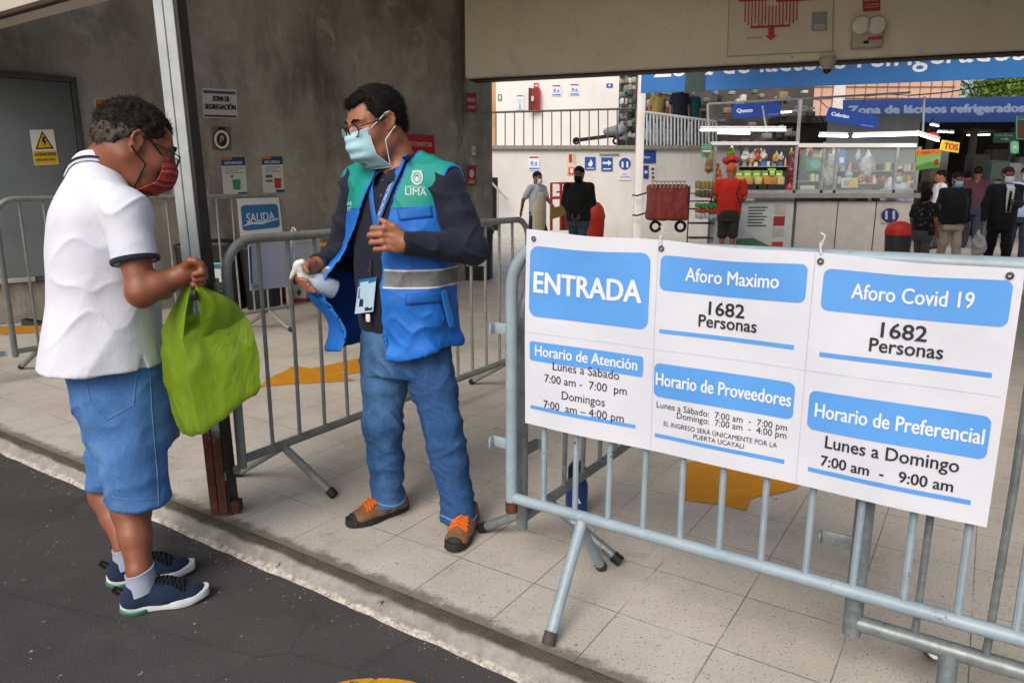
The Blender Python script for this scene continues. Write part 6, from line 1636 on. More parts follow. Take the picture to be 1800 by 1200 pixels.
m = lathe(MB(), c, [(.2, hB * .70), (.2, hB * .76), (.16, hB * .9), (.09, hB * .98), (.001, hB)]); m.build('lid', mt('bin_orange', '#d8381c'), rb_)
# red covered cart
YC = 15.2; cr = empty('market_cart', gnd(1175, 430), 'cart under a red cover with a wire basket rim by the wall', 'cart')
Fd = Field(at(1135, 395, YC) - .2, at(1210, 315, YC + .9) + .2, .03)
Fd.add(rbox((at(1140, 385, YC) + at(1204, 328, YC + .7)) / 2, (.40, .30, .36), rd=.05), 0)
sculpt(Fd, 'cover', mt('red_cover', '#74291f', '#5a1f18', rough=.7, bump=.4, bs=8, bd=.05), cr, lambda v, n: .05 * (ridge(v, (7, 7, 2), 3) - .6))
m = MB()
for i in range(9): m.tube([at(1146 + 7 * i, 330, YC), at(1148 + 7 * i, 319, YC), at(1150 + 7 * i, 319, YC + .6)], .012, 5)
m.tube([at(1146, 319, YC), at(1206, 319, YC), at(1206, 319, YC + .6), at(1150, 319, YC + .6)], .016, 5, closed=True); m.build('wire_basket', mt('wire_grey', '#8d8780'), cr)
for x in (1152, 1196): m = MB(); m.tube(arc(at(x, 398, YC + .3), V(1, 0, 0), ZD, .10, 0, 5.9, 14), .035, 6, closed=True); m.build('wheel', MT_RUBBER, cr)

# --- the cheese stall
YS = 13.3; X = lambda px, Y=YS: at(px, 330, Y)[0]; Z = lambda py, Y=YS: at(1400, py, Y)[2]
st = empty('market_stall', V((X(1255) + X(1615)) / 2, YS, 0), 'glazed cheese stall with lit tubes and white counter front', 'stall')
MT_CTOP = mt('counter_steel', '#8f8b86', '#7d7974', rough=.4); MT_PANEL = mt('counter_panel', '#b9b4ad', '#aaa59e', rough=.5, vs=3)
m = MB(); m.box(((X(1255) + X(1618)) / 2, YS + .45, Z(344)), (X(1618) - X(1255), 1.0, .09), bev=.01); m.build('counter_top', MT_CTOP, st, False)
m = MB(); m.box(((X(1404) + X(1612)) / 2, YS + .3, .52), (X(1612) - X(1404), .5, 1.0)); m.build('front_panel', MT_PANEL, st, False)
m = MB(); m.box(((X(1262) + X(1400)) / 2, YS + .3, .52), (X(1400) - X(1262), .5, 1.0)); fp = m.build('front_panel', mt('menu_panel', '#b4b8b6', '#a5aaa8', rough=.5), st, False)
m = MB(); yy = YS + .045
m.add([V(X(px, yy), yy, z) for px, z in ((1300, .05), (1396, .05), (1396, .16), (1360, .22), (1330, .36), (1300, .34))], [(0, 1, 2, 3, 4, 5)]); m.build('green_wave', mt('panel_green', '#476f48', bump=0), fp, False)
m = MB()
for i in range(7): m.quad(*[V(X(px, yy), yy, z) for px, z in ((1318, .90 - i * .055), (1352 - 4 * (i % 3), .90 - i * .055), (1352 - 4 * (i % 3), .925 - i * .055), (1318, .925 - i * .055))])
m.build('price_list', mt('menu_ink', '#4a5154', bump=0), fp, False)
for i, (z0, c) in enumerate(((.78, '#a9a4a0'), (.58, '#8d2430'), (.38, '#a9a4a0'), (.12, '#b13a34'))):
    m = MB(); m.quad(*[V(X(px, yy), yy, z) for px, z in ((1364, z0), (1384, z0), (1384, z0 + .17), (1364, z0 + .17))]); m.build('picture', mt('pic' + c.strip('#'), c, bump=0), fp, False)
for px in (1404, 1478, 1546): m = MB(); m.box((X(px), YS + .045, .52), (.012, .012, 1.0)); m.build('panel_joint', MT_DARKC, st, False)
YG = YS + .12
for px, y0, y1 in ((1256, 250, 342), (1402, 175, 342), (1447, 250, 342), (1470, 252, 342), (1575, 252, 345), (1613, 258, 346)):
    m = MB(); pbox(m, px - 2.2, y0, px + 2.2, y1, YG, .05); m.build('post', MT_ALU, st, False)
m = MB(); pbox(m, 1252, 249, 1404, 255, YG - .02, .12); m.build('top_beam', MT_WHITE2, st, False)
m = MB(); pbox(m, 1404, 252, 1612, 259, YG - .02, .12); m.build('top_beam', MT_WHITE2, st, False)
m = MB(); pbox(m, 1255, 334, 1612, 341, YG, .04); m.build('glass_rail', MT_ALU, st, False)
t = NT('stall_glass'); MT_GLASS = t.done('#c8d2d2', .06, 0, None, .5, Alpha=.16)
for x0, x1 in ((1404, 1446), (1449, 1574), (1577, 1612)):
    m = MB(); pbox(m, x0, 259, x1, 334, YG + .02, .006); m.build('glass_pane', MT_GLASS, st, False)
m = MB(); pbox(m, 1300, 256, 1398, 336, YS + 1.5, .05); m.build('back_panel', mt('stall_dark', '#34363a', '#26282b', rough=.6), st, False)
m = MB(); pbox(m, 1410, 262, 1452, 338, YS + 1.6, .05); m.build('back_panel', mt('stall_green', '#2d5a4a', '#24483c', rough=.6), st, False)
m = MB(); pbox(m, 1452, 200, 1612, 338, YS + 2.6, .05); m.build('back_panel', mt('stall_grey', '#8d9094', '#777a7e', rough=.6, vs=1.5), st, False)
MT_TUBE = bpy.data.materials.new('lit_tube'); MT_TUBE.use_nodes = True
e_ = MT_TUBE.node_tree.nodes['Principled BSDF']; e_.inputs['Emission Color'].default_value = (1, .97, .92, 1); e_.inputs['Emission Strength'].default_value = 12
def tube_light(a, b, Ya, Yb, label):
    root = empty('tube_light', (at(*a, Ya) + at(*b, Yb)) / 2, label, 'lamp', 'lit tubes over the stall')
    A, B = at(*a, Ya), at(*b, Yb); m = MB(); m.tube([A, B], .013, 8); m.build('tube', MT_TUBE, root)
    m = MB(); m.tube([A + ZD * .045, B + ZD * .045], .026, 6); m.build('batten', MT_WHITE2, root)
tube_light((1231, 229), (1381, 229), YS + .1, YS + .1, 'long lit tube above the customer in red')
tube_light((1262, 234), (1318, 235), YS + .9, YS + .9, 'short lit tube tucked beneath the long one')
tube_light((1440, 239), (1490, 240), YS + .2, YS + .2, 'short lit tube under the Cabrito sign')
tube_light((1499, 240), (1612, 237), YS + .2, YS, 'long lit tube over the glass cases')
tube_light((1612, 236), (1650, 248), YS, YS - .6, 'slanting lit tube at the stall corner')
tube_light((1634, 219), (1650, 222), 19, 19, 'small far lit tube in the dim back hall')
tube_light((1648, 232), (1676, 233), 21, 21, 'far lit tube above the aisle of the back hall')
tube_light((1700, 238), (1740, 237), 26, 26, 'farthest lit tube added under the hall roof to light the hall')  # extra lamp, added to brighten the back hall
tube_light((1372, 198), (1406, 196), 19, 19, 'far lit tube beyond the Queso sign')
# canopy pipework and cables
m = MB()
for a in ([(1245, 183, 15), (1600, 163, 15)], [(1404, 175, 15), (1404, 262, 15)], [(1398, 188, 15), (1420, 188, 15)], [(1392, 197, 15), (1432, 190, 15)], [(1625, 170, 14.5), (1622, 238, 14.5)], [(1244, 183, 15), (1246, 250, 15)], [(1340, 186, 15), (1348, 232, 15)]):
    m.tube([at(*p) for p in a], .022, 6)
tag(m.build('canopy_frame', MT_ALU), 'thin grey pipe frame above the cheese stall', 'frame')
def cable(name, label, pts, r=.012, group=None): m = MB(); m.tube([at(*p) for p in pts], r, 5); tag(m.build(name, MT_RUBBER), label, 'cable', group)
cable('cable', 'black cable sagging under the blue banner towards the tree', [(1600, 168, 14), (1660, 163, 14), (1730, 152, 14), (1800, 142, 14)])
cable('cable', 'thin cable looping from the pipe frame beside the Cabrito sign', [(1420, 172, 15), (1440, 176, 15), (1455, 190, 15)], .008)
cable('cable', 'thin cable looping before the dark banner', [(1518, 182, 15), (1520, 170, 15), (1560, 166, 15), (1600, 168, 15)], .008)
# goods on the counter and hanging
GR = ['#7fae3a', '#8bbb3f', '#86b23c', '#7aa638', '#93c24a', '#82ad3e']; CH = ['#c9a35e', '#bf8f4a', '#c7b077', '#c98a3a', '#b5793a', '#cdb68a']
for i, px in enumerate((1294, 1309, 1325, 1341, 1352, 1364)):
    col = ('first', 'second', 'third', 'fourth', 'fifth', 'last')[i]
    one('cheese_block', '%s yellow cheese block along the green tagged shelf' % col, 'cheese', mt('cheese' + CH[i].strip('#'), CH[i], rough=.6), lambda m: m.box(at(px + 5, 318, YS + .35), (.13, .25, .14), bev=.02), 'cheese blocks on the stall shelf', True)
    fsheet('price_card', px - 2, 300 - (i == 4) * 4, px + 12, 313 - (i == 4) * 4, YS + .3, '%s green price card above the cheese blocks' % col, 'price card', [('r', '#dfe8c8', .2, .4, .8, .62)], GR[i])
for i, px in enumerate((1305, 1322, 1341, 1357)):
    one('cheese_tray', '%s dark tray with green mark under the cheese blocks' % ('first', 'second', 'third', 'fourth')[i], 'tray', mt('tray_dark', '#2b3028', '#20241e'), lambda m: pbox(m, px - 7, 324, px + 7, 333, YS + .2, .3), 'dark trays on the stall shelf')
def hangbag(px, py, w, hgt, col, label, Y=YS + .25, seed=0):
    c = at(px, py, Y); s_ = Y / 1291; w, hgt = w * s_ / 2, hgt * s_ / 2
    Fd = Field(c - max(w, hgt) * 1.5, c + max(w, hgt) * 1.7, max(w, hgt) / 11)
    Fd.add(ell(c - ZD * hgt * .25, (w * .95, w * .7, hgt * .7)), 0); Fd.add(cap(c, c + ZD * hgt, w * .6, w * .16), w * .4)
    o, _, _ = sculpt(Fd, 'hanging_bag', mt('film' + col.strip('#'), col, rough=.35, bump=.4, bs=20, bd=.02), None, lambda v, n: w * .55 * (ridge(v + .3 * w * vnoise(v, 2 / w, seed + 1)[:, None], (1.6 / w, 1.6 / w, .9 / w), seed) - .55) + w * .2 * (vnoise(v, 3 / w, seed + 3) - .5)); return tag(o, label, 'bag', 'bags hanging in the stall')
hangbag(1248, 285, 20, 40, '#b08a56', 'tan bag of dried snacks hung at the stall corner post')
hangbag(1262, 306, 14, 34, '#a9622e', 'brown bag hanging lower at the stall corner post', seed=3)
hangbag(1285, 268, 14, 16, '#6fae2a', 'lime green bag hung above the customer in red', seed=1)
hangbag(1284, 280, 26, 14, '#b3261c', 'bright red packet hung above the customer in red', seed=2)
hangbag(1311, 272, 16, 26, '#c9c6c1', 'pale bag hung beside the red and white packets', seed=4)
hangbag(1322, 276, 12, 18, '#c9b5ab', 'small cream packet hanging beside the pale bag', seed=5)
hangbag(1331, 275, 12, 20, '#b24a38', 'red and white packet hanging in the middle of the stall', seed=6)
hangbag(1342, 272, 13, 16, '#d3cdc9', 'white packet last in the hanging row', seed=7)
hangbag(1393, 295, 16, 60, '#6e1d26', 'long dark red bunch hanging by the stall post', seed=8)
hangbag(1388, 330, 14, 26, '#a3382c', 'red bag at the foot of the stall post', seed=9)
hangbag(1457, 300, 22, 52, '#ccd0cd', 'large white carrier bag hung in the glass case', YS + .5, 10)
hangbag(1464, 282, 16, 28, '#d4d7d6', 'white bag knotted above the large carrier bag', YS + .45, 14)
hangbag(1493, 302, 12, 36, '#bcc3c6', 'slim clear bag hanging in the glass case', YS + .5, 11)
hangbag(1524, 288, 26, 44, '#d9dce2', 'white sheet bag spread wide in the glass case', YS + .5, 12)
hangbag(1514, 312, 16, 16, '#c98422', 'orange packet below the wide white bag', YS + .5, 13)
fsheet('price_card', 1479, 313, 1508, 332, YS + .3, 'white and yellow card in the glass case', 'card', [('r', '#d9c43c', .45, .05, .95, .9), ('c', '#9aa39a', .3, .5, .18, .3)], '#d9d9c9')
one('tray', 'stack of navy trays on the counter by the yellow card', 'tray', mt('navy_tray', '#2c3553', '#222a44'), lambda m: (pbox(m, 1478, 334, 1518, 338, YS + .2, .3), pbox(m, 1480, 330, 1512, 333.5, YS + .25, .25)))
one('cloth', 'crumpled yellow cloth on the counter behind the glass', 'cloth', mt('yellow_cloth', '#cbb62f', '#b39f26'), lambda m: m.grid([[at(1524 + 4 * i, 342 - 1.5 * abs(math.sin(i * 1.7 + j)) - j * .5, YS + .15 + .05 * j) for i in range(9)] for j in range(5)]), smooth=True)
for x0, x1, lab in ((1559, 1571, 'first cream box on the counter behind the glass'), (1573, 1585, 'second cream box on the counter behind the glass')): one('carton', lab, 'carton', mt('cream_card', '#cdc3a6', '#bdb396'), lambda m: pbox(m, x0, 331, x1, 345, YS + .2, .2))
fsheet('price_card', 1596, 318, 1609, 337, YS + .25, 'white card with a red figure at the stall end', 'card', [('c', '#b5443a', .5, .55, .2, .3)], '#d8d2cc')
fsheet('price_card', 1407, 326, 1432, 340, YS + .3, 'pale green menu card leaning on the counter', 'card', [('r', '#7f9a5a', .1, .5, .7, .6), ('r', '#7f9a5a', .1, .3, .6, .4)], '#cfd3b0')
fsheet('stall_board', 1417, 267, 1450, 300, YS + 1.5, 'green board with white letters inside the glass case', 'board', [('t', '#c9d6d2', 'LACTEOS', .08, .92, .72, .14), ('c', '#3fa09a', .5, .35, .3, .25), ('r', '#b5443a', .5, .9, .95, .97)], '#2f7a58')
fsheet('wall_poster', 1473, 262, 1486, 292, YS + 1.4, 'blue poster behind the hanging bags', 'poster', [('r', '#d9dfe8', .2, .2, .8, .5)], '#4f7fc0')
fsheet('distance_sign', 1549, 366, 1580, 392, YS + .03, 'dark blue round distancing sticker on the counter front', 'sign', [('c', '#232a55', .5, .5, .5, .5), ('r', '#aab1c8', .22, .25, .36, .7), ('r', '#aab1c8', .64, .25, .78, .7), ('c', '#aab1c8', .29, .76, .08, .08), ('c', '#aab1c8', .71, .76, .08, .08)], '#b2ada6', .004)
fsheet('round_sign', 1233, 253, 1251, 277, YS, 'red and green shield sign at the stall corner', 'sign', [('r', '#b5322c', .05, .35, .95, .6), ('r', '#d9dfd9', .1, .42, .9, .53), ('p', '#2f7a4a', [(.1, .33), (.9, .33), (.5, .0)])], '#5f9a7a')
# shelves of goods behind the glass and more packs on the counter
for x0, x1, y, Y_ in ((1408, 1452, 318, YS + 1.45), (1455, 1610, 300, YS + 2.4), (1455, 1610, 322, YS + 2.4), (1302, 1396, 292, YS + 1.4)):
    one('goods_shelf', 'plain shelf inside the cheese stall', 'shelf', MT_ALU, lambda m: pbox(m, x0, y, x1, y + 1.6, Y_, .25), 'shelves inside the cheese stall')
    x = x0 + 3
    while x < x1 - 3:
        w, hh = rs.uniform(4, 10), rs.uniform(6, 17); c = ['#c9c9c4', '#b5322c', '#d6cfa8', '#3f6aa8', '#e0ded8', '#6f9a4a', '#8d8f90', '#c98f3a', '#2f3a44', '#d8d8da'][rs.randint(10)]
        one('goods_pack', 'small pack on a shelf inside the cheese stall', 'pack', mt('gp' + c.strip('#'), c, rough=.45), lambda m: (lathe(m, at(x + w / 2, y, Y_ + .1), [(.001, 0), (w / 2581 * Y_, 0), (w / 2581 * Y_, hh * .7 / 1291 * Y_), (w / 5500 * Y_, hh * .85 / 1291 * Y_), (w / 6000 * Y_, hh / 1291 * Y_), (.001, hh / 1291 * Y_)], 10) if rs.rand() < .4 else pbox(m, x, y - hh, x + w, y - .2, Y_ + .02, .15)), 'packs on the stall shelves', True)
        x += w + rs.uniform(1, 6)
for i in range(22):
    px = rs.choice([rs.uniform(1408, 1442), rs.uniform(1520, 1608), rs.uniform(1268, 1398)]); c = ['#d8d8d4', '#c9b98a', '#b9c4cc', '#d9c45a', '#a8382e', '#c9c9d4'][rs.randint(6)]; w, hh = rs.uniform(5, 11), rs.uniform(4, 10)
    one('goods_pack', 'small pack set out on the stall counter', 'pack', mt('gp' + c.strip('#'), c, rough=.45), lambda m: m.box(at(px, 341 - hh / 2, YS + rs.uniform(.25, .7)), (w / 1291 * YS, .14, hh / 1291 * YS), (nrm(V(1, rs.uniform(-.5, .5), 0)), nrm(V(0, 1, 0)), ZD), .012), 'packs on the stall counter', True)
for i in range(16):
    px = rs.uniform(1268, 1608); hangbag(px, rs.uniform(262, 276), rs.uniform(7, 13), rs.uniform(12, 26), ['#ccd0cd', '#b9bfc4', '#d9d4c8', '#a8382e', '#c9a05a'][rs.randint(5)], 'small wrapped packet hanging from the stall beam', YS + rs.uniform(.3, .9), 30 + i)
# rack with goods at the stall's corner
for i, (y0, y1, c, lab) in enumerate(((318, 332, '#8c7a4a', 'top shelf load of yellow packs on the corner rack'), (334, 346, '#5a5240', 'dark packs on the corner rack'), (357, 365, '#3f8a3f', 'green packs on the corner rack'), (366, 374, '#a3482e', 'orange packs on the corner rack'), (376, 384, '#b5b8b8', 'white packs low on the corner rack'))):
    one('snack_pack', lab, 'packs', mt('rk' + c.strip('#'), c, rough=.5), lambda m: [m.box(at(1227 + 7 * j, (y0 + y1) / 2 + (j % 2), YS + .1), (.065, .2, (y1 - y0) / 1291 * YS), bev=.01) for j in range(5)] and None, smooth=True)
rk = empty('corner_rack', V(X(1240), YS + .2, 0), 'dark corner rack of snacks beside the customer in red', 'rack')
for z in (.35, .62, .88, 1.02, 1.16): m = MB(); m.box((X(1241), YS + .25, z), (.42, .35, .02)); m.build('shelf', MT_DARKC, rk, False)
for px in (1222, 1262): m = MB(); m.box((X(px), YS + .4, .65), (.02, .02, 1.3)); m.build('upright', MT_DARKC, rk, False)

# --- banners and hanging signs
BL = at(1127, 164, 15.8); bdir = LDIR; bz0 = BL[2]
def bp(px, py, off=0.0): return onplane(px, py, BL, LN) + LN * off
bb = empty('overhead_banner', bp(1460, 160), 'long bright blue overhead banner about refrigerated dairy above the stall', 'banner')
A, B = bp(1127, 164) , bp(1900, 137); A[2] = B[2] = bz0
m = MB(); m.add([A, B, B + ZD * 1.1, A + ZD * 1.1] + [p + V(0, .05, 0) for p in (A, B, B + ZD * 1.1, A + ZD * 1.1)], [(0, 1, 2, 3), (7, 6, 5, 4), (0, 4, 5, 1), (3, 2, 6, 7), (0, 3, 7, 4), (1, 5, 6, 2)]); m.build('sheet', mt('banner_azure', '#1467ac', '#115e9f', rough=.45, bump=.05, vs=2), bb, False)
m = MB(); ud = nrm(B - A)
s0, s1 = float((bp(1150, 120) - A) @ ud), float((bp(1800, 106) - A) @ ud)
zb_ = float(np.mean([bp(1700, 111)[2], bp(1300, 128)[2]])) - bz0
text_on(m, 'Zona de lácteos refrigerados', lambda x, y: A + ud * x + ZD * y + LN * .01, s0, s1, zb_, None, .012); m.build('lettering', MT_BWHITE, bb, False, fixn=False)
m = MB(); p0, p1 = bp(1204, 163, .05), bp(1238, 163, .05); m.add([p0, p1, p1 + ZD * .6, p0 + ZD * .6], [(0, 1, 2, 3)]); m.build('mesh_patch', mt('mesh_green', '#27423f', '#1d3230', rough=.6), bb, False)
def hsign(name, pix, Y, label, cat, parts, paper, group=None): return sheet(name, *[at(x, y, Y) for x, y in pix], V(0, -1, 0), label, cat, parts, paper, .02, group)
hsign('hanging_sign', [(1289, 183), (1372, 179), (1373, 204), (1290, 209)], 15.0, 'blue hanging sign reading Queso', 'sign', [('t', '#c9d6ee', 'Queso', .07, .40, .40, .27, .02), ('t', '#7d97c9', 'mercado', .72, .95, .12, .1)], '#1c4296', 'blue hanging product signs')
hsign('hanging_sign', [(1458, 188), (1547, 204), (1541, 228), (1450, 212)], 14.6, 'blue slanting sign reading Cabrito', 'sign', [('t', '#c9d6ee', 'Cabrito', .08, .42, .44, .26, .02), ('t', '#7d97c9', 'mercado', .68, .92, .12, .1)], '#1c4296', 'blue hanging product signs')
hsign('dark_banner', [(1482, 176), (1880, 168), (1880, 214), (1482, 216)], 22.0, 'dark blue banner far back repeating the refrigerated dairy words', 'banner', [('t', '#93a3c4', 'Zona de lácteos refrigerados', .025, .80, .40, .34, .008)], '#2f4f92')
fsheet('letter_sign', 1785, 203, 1830, 246, 9.6, 'green sign with big red L at the picture edge', 'sign', [('r', '#dfe5df', .03, .03, .97, .97), ('r', '#2f7a58', .07, .05, .95, .95), ('r', '#c23a30', .16, .18, .28, .68), ('r', '#c23a30', .16, .18, .6, .30), ('t', '#dfe5df', 'CARNES', .1, .6, .80, .1)], '#2f7a58')
fsheet('exit_sign', 1746, 233, 1784, 251, 16, 'dark green sign reading SALIDA with arrow', 'sign', [('t', '#7fa892', 'SALIDA', .1, .9, .62, .24), ('p', '#7fa892', [(.35, .3), (.58, .3), (.58, .18), (.75, .36), (.58, .54), (.58, .42), (.35, .42)])], '#28493c')
fsheet('green_disc', 1776, 248, 1791, 270, 12, 'pale green round sign on a pole', 'sign', [('c', '#6fae8a', .5, .5, .5, .5), ('r', '#a9d0b9', .3, .4, .7, .6)], '#4d7a62')
hsign('product_sign', [(1657, 246), (1687, 251), (1685, 269), (1652, 264)], 12.9, 'yellow tilted sign ending in red letters TOS', 'sign', [('t', '#c2281c', 'TOS', .18, .92, .22, .6, .03)], '#e0c838')
hsign('product_sign', [(1609, 264), (1654, 262), (1652, 294), (1611, 300)], 12.8, 'green and orange hanging sign reading Cabrito', 'sign', [('r', '#d98a2a', 0, .72, 1, 1), ('t', '#a8281c', 'CABRITO', .05, .95, .78, .16, .03), ('p', '#7fae6a', [(0, .2), (.5, .35), (1, .25), (1, .7), (0, .7)]), ('c', '#a8281c', .84, .3, .1, .16)], '#4f8a3a')
one('red_card', 'small red card above the tilted yellow sign', 'card', mt('card_red', '#c22f36'), lambda m: pbox(m, 1630, 233, 1650, 242, 13, .02))

rf_ = empty('added_shade_roof', V(11, 16, 4.9), 'unseen roof added over the stalls to dim them', 'roof')
m = MB(); m.box((12.3, 16.2, 4.95), (17.5, 7.4, .2)); m.build('roof_sheet', MT_GREYC, rf_, False)  # out of view, added to shade the stalls and shoppers
# --- far end of the market: back hall, pink building, tree
hall = empty('market_hall', V(16, 33, 0), 'dim back hall of the market under a dark roof', 'building')
m = MB(); pbox(m, 1400, 205, 2150, 420, 34, .3); m.build('back_wall', MT_GREYC, hall, False)
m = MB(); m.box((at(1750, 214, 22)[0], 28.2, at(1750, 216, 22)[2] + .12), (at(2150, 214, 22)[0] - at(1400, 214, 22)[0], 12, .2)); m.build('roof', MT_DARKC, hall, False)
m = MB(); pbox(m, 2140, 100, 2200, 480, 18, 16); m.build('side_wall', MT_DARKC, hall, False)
for px in (1500, 1625, 1700, 1770): m = MB(); p = at(px, 330, 24); m.box((p[0], 24, 1.6), (.16, .16, 3.2)); m.build('pillar', MT_GREYC, hall, False)
pk = empty('pink_building', V(18, 42, 0), 'pink panelled building front seen above the stall', 'building')
m = MB(); pbox(m, 1330, -100, 1680, 330, 42, .5); m.build('front', mt('pink_panel', '#c9a593', '#bd9784', rough=.7, vs=.4), pk, False)
for px in range(1345, 1680, 19): m = MB(); pbox(m, px, -100, px + .9, 330, 41.93, .05); m.build('panel_joint', mt('joint_pink', '#8a6a5c'), pk, False)
for py in (152, 172): m = MB(); pbox(m, 1330, py, 1680, py + 1, 41.93, .05); m.build('panel_joint', mt('joint_pink', '#8a6a5c'), pk, False)
m = MB(); pbox(m, 1461, -100, 1481, 330, 41.9, .1); m.build('pale_strip', mt('pale_strip', '#d9d3cd'), pk, False)
tr = empty('street_tree', V(*(gnd(1735, 355)[:2]), 0), 'leafy yellow green tree beyond the back hall', 'tree'); ty = 46
m = MB(); b0_ = at(1740, 340, ty); b0_[2] = 0
tp = at(1740, 190, ty); m.tube([b0_, b0_ * .5 + tp * .5 + V(.1, 0, 0), tp], [.3, .22, .14], 8)
rs = np.random.RandomState(6); tips = []
for i in range(9):
    e_ = at(1740 + rs.uniform(-85, 95), 150 + rs.uniform(-30, 35), ty + rs.uniform(-2, 2)); m.tube([tp * .6 + b0_ * .4 if i % 2 else tp, (tp + e_) / 2 + V(0, 0, .3), e_], [.10, .06, .025], 6); tips.append(e_)
m.build('trunk', mt('bark', '#4a3d30', '#382e24', bump=.5), tr)
t = NT('leaf_green'); b_ = t.mix(t.step(t.noise(1.4, 3), .35, .65), '#6f8a34', '#4c6a24'); MT_LEAF = t.done(b_, .6, 0, None, .3); m = MB()
for i in range(5200):
    c_ = tips[rs.randint(9)] + rs.normal(0, 1, 3) * V(.95, .8, .65); a_ = nrm(rs.normal(0, 1, 3)); u_ = nrm(np.cross(a_, rs.normal(0, 1, 3))); l_ = rs.uniform(.10, .2)
    m.add([c_ - a_ * l_, c_ + u_ * l_ * .45, c_ + a_ * l_, c_ - u_ * l_ * .45], [(0, 1, 2, 3)])
m.build('crown', MT_LEAF, tr, False, fixn=False)
# shelves and crates deep in the aisle
rs = np.random.RandomState(12)
for i in range(26):
    px = rs.uniform(1600, 1810); py = rs.uniform(262, 322); YY = rs.uniform(19, 25); c = PAL[rs.randint(len(PAL))]
    p_ = at(px, py, YY); hz_ = p_[2]
    one('goods_stack', 'stacked goods standing deep in the market aisle', 'goods', mt('stock' + c.strip('#'), c, rough=.6), lambda m: [m.box((p_[0], YY, hz_ * (k + .5) / 4), (.5 - .03 * (k % 2), .4, hz_ / 4 - .02), bev=.02) for k in range(4)] and None, 'goods stacked deep in the aisle', True)
for i in range(14):
    px = rs.uniform(1400, 1700); py = rs.uniform(222, 262); YY = rs.uniform(17, 20)
    if px: cable('cable', 'tangled cable hanging between the far stalls', [(px, py - 22, YY), (px + rs.uniform(-14, 14), py, YY), (px + rs.uniform(-16, 16), py + rs.uniform(6, 22), YY)], .014, 'cables tangled between the far stalls')
# --- fittings on the lintel
sm_ = empty('site_map', ll(1370, 95, .01), 'framed plan of the market with red bars on the lintel', 'map')
def lsheet(name, pix, label, cat, parts, paper, off=.012, thick=.012): return sheet(name, *[ll(x, y, off) for x, y in pix], LN, label, cat, parts, paper, thick)
bpy.data.objects.remove(sm_)
lsheet('site_map', [(1283, -60), (1467, -70), (1464, 92), (1278, 101)], 'framed plan of the market with red bars on the lintel', 'map',
    [('r', '#a3937c', .0, .0, 1, .012), ('r', '#a3937c', .0, .0, .008, 1), ('r', '#a3937c', .99, .0, 1, 1), ('r', '#b02a28', .10, .60, .40, .64), ('r', '#b02a28', .46, .575, .78, .635)] +
    [('r', '#b02a28', .16 + .033 * i, .31 + .03 * abs(i - 8) / 8 + (.03 if i % 3 == 0 else 0), .172 + .033 * i, .60 - (.06 if 6 < i < 10 else 0)) for i in range(16)] +
    [('r', '#b02a28', .22, .30, .60, .325), ('r', '#b02a28', .395, .21, .45, .30), ('p', '#b02a28', [(.365, .215), (.48, .215), (.422, .16)]), ('r', '#8a8f98', .80, .24, .94, .44), ('r', '#b5a79c', .82, .24, .92, .31), ('t', '#6f6557', 'ESTA AQUI', .19, .33, .185, .02)], '#d3c8b6')
lsheet('red_notice', [(1516, -8), (1547, -10), (1547, 19), (1517, 21)], 'red notice sheet above the emergency lamp', 'sign', [('r', '#c58a86', .1, .35, .9, .42), ('r', '#c58a86', .1, .2, .9, .27), ('r', '#c58a86', .1, .6, .9, .72)], '#a4232a')
el = empty('emergency_lamp', ll(1523, 70, .05), 'grey twin head emergency lamp on the lintel', 'lamp')
s_ = 1 / 1291 * ll(1523, 70)[1]
m = MB(); m.box(ll(1523, 72, .06), (48 * s_, .10, 27 * s_), (LDIR, LN, ZD), .02); m.build('case', mt('lamp_case', '#b3ad9c', '#a29c8b', rough=.5), el)
for x in (1511, 1538):
    c_ = ll(x, 49, .10); m = MB(); m.grid([[c_ + LN * d + (LDIR * math.cos(q) + ZD * math.sin(q)) * r for q in np.linspace(0, 2 * math.pi, 20, False)] for r, d in ((.02, -.06), (.09, -.03), (.10, .02), (.085, .025))], True); m.build('lamp_head', mt('lamp_case', '#b3ad9c'), el)
    m = MB(); m.add([c_ + LN * .022 + (LDIR * math.cos(q) + ZD * math.sin(q)) * .086 for q in np.linspace(0, 2 * math.pi, 20, False)], [tuple(range(20))]); m.build('lens', mt('lamp_lens', '#cfcabb', '#bdb8aa', rough=.2), el, False)
m = MB(); c_ = ll(1535, 71, .115); m.box(c_, (.14, .006, .03), (LDIR, LN, ZD)); m.build('label', mt('card_red', '#c22f36'), el)
m = MB(); c_ = ll(1520, 78, .115); m.box(c_, (.05, .006, .03), (LDIR, LN, ZD)); m.build('switch', MT_RUBBER, el)
cd = empty('dome_camera', ll(1455, 108, .1), 'small beige dome camera under the lintel edge', 'camera')
p_ = ll(1455, 106, .02); m = lathe(MB(), p_ * 1.0, [(.001, .03), (.085, .03), (.09, .0), (.075, -.05), (.05, -.10)]); m.build('housing', mt('lamp_case', '#b3ad9c'), cd)
m = lathe(MB(), p_ * 1.0, [(.05, -.10), (.04, -.135), (.001, -.15)]); m.build('lens', mt('dark_lens', '#1b1a18', rough=.1, bump=0), cd)

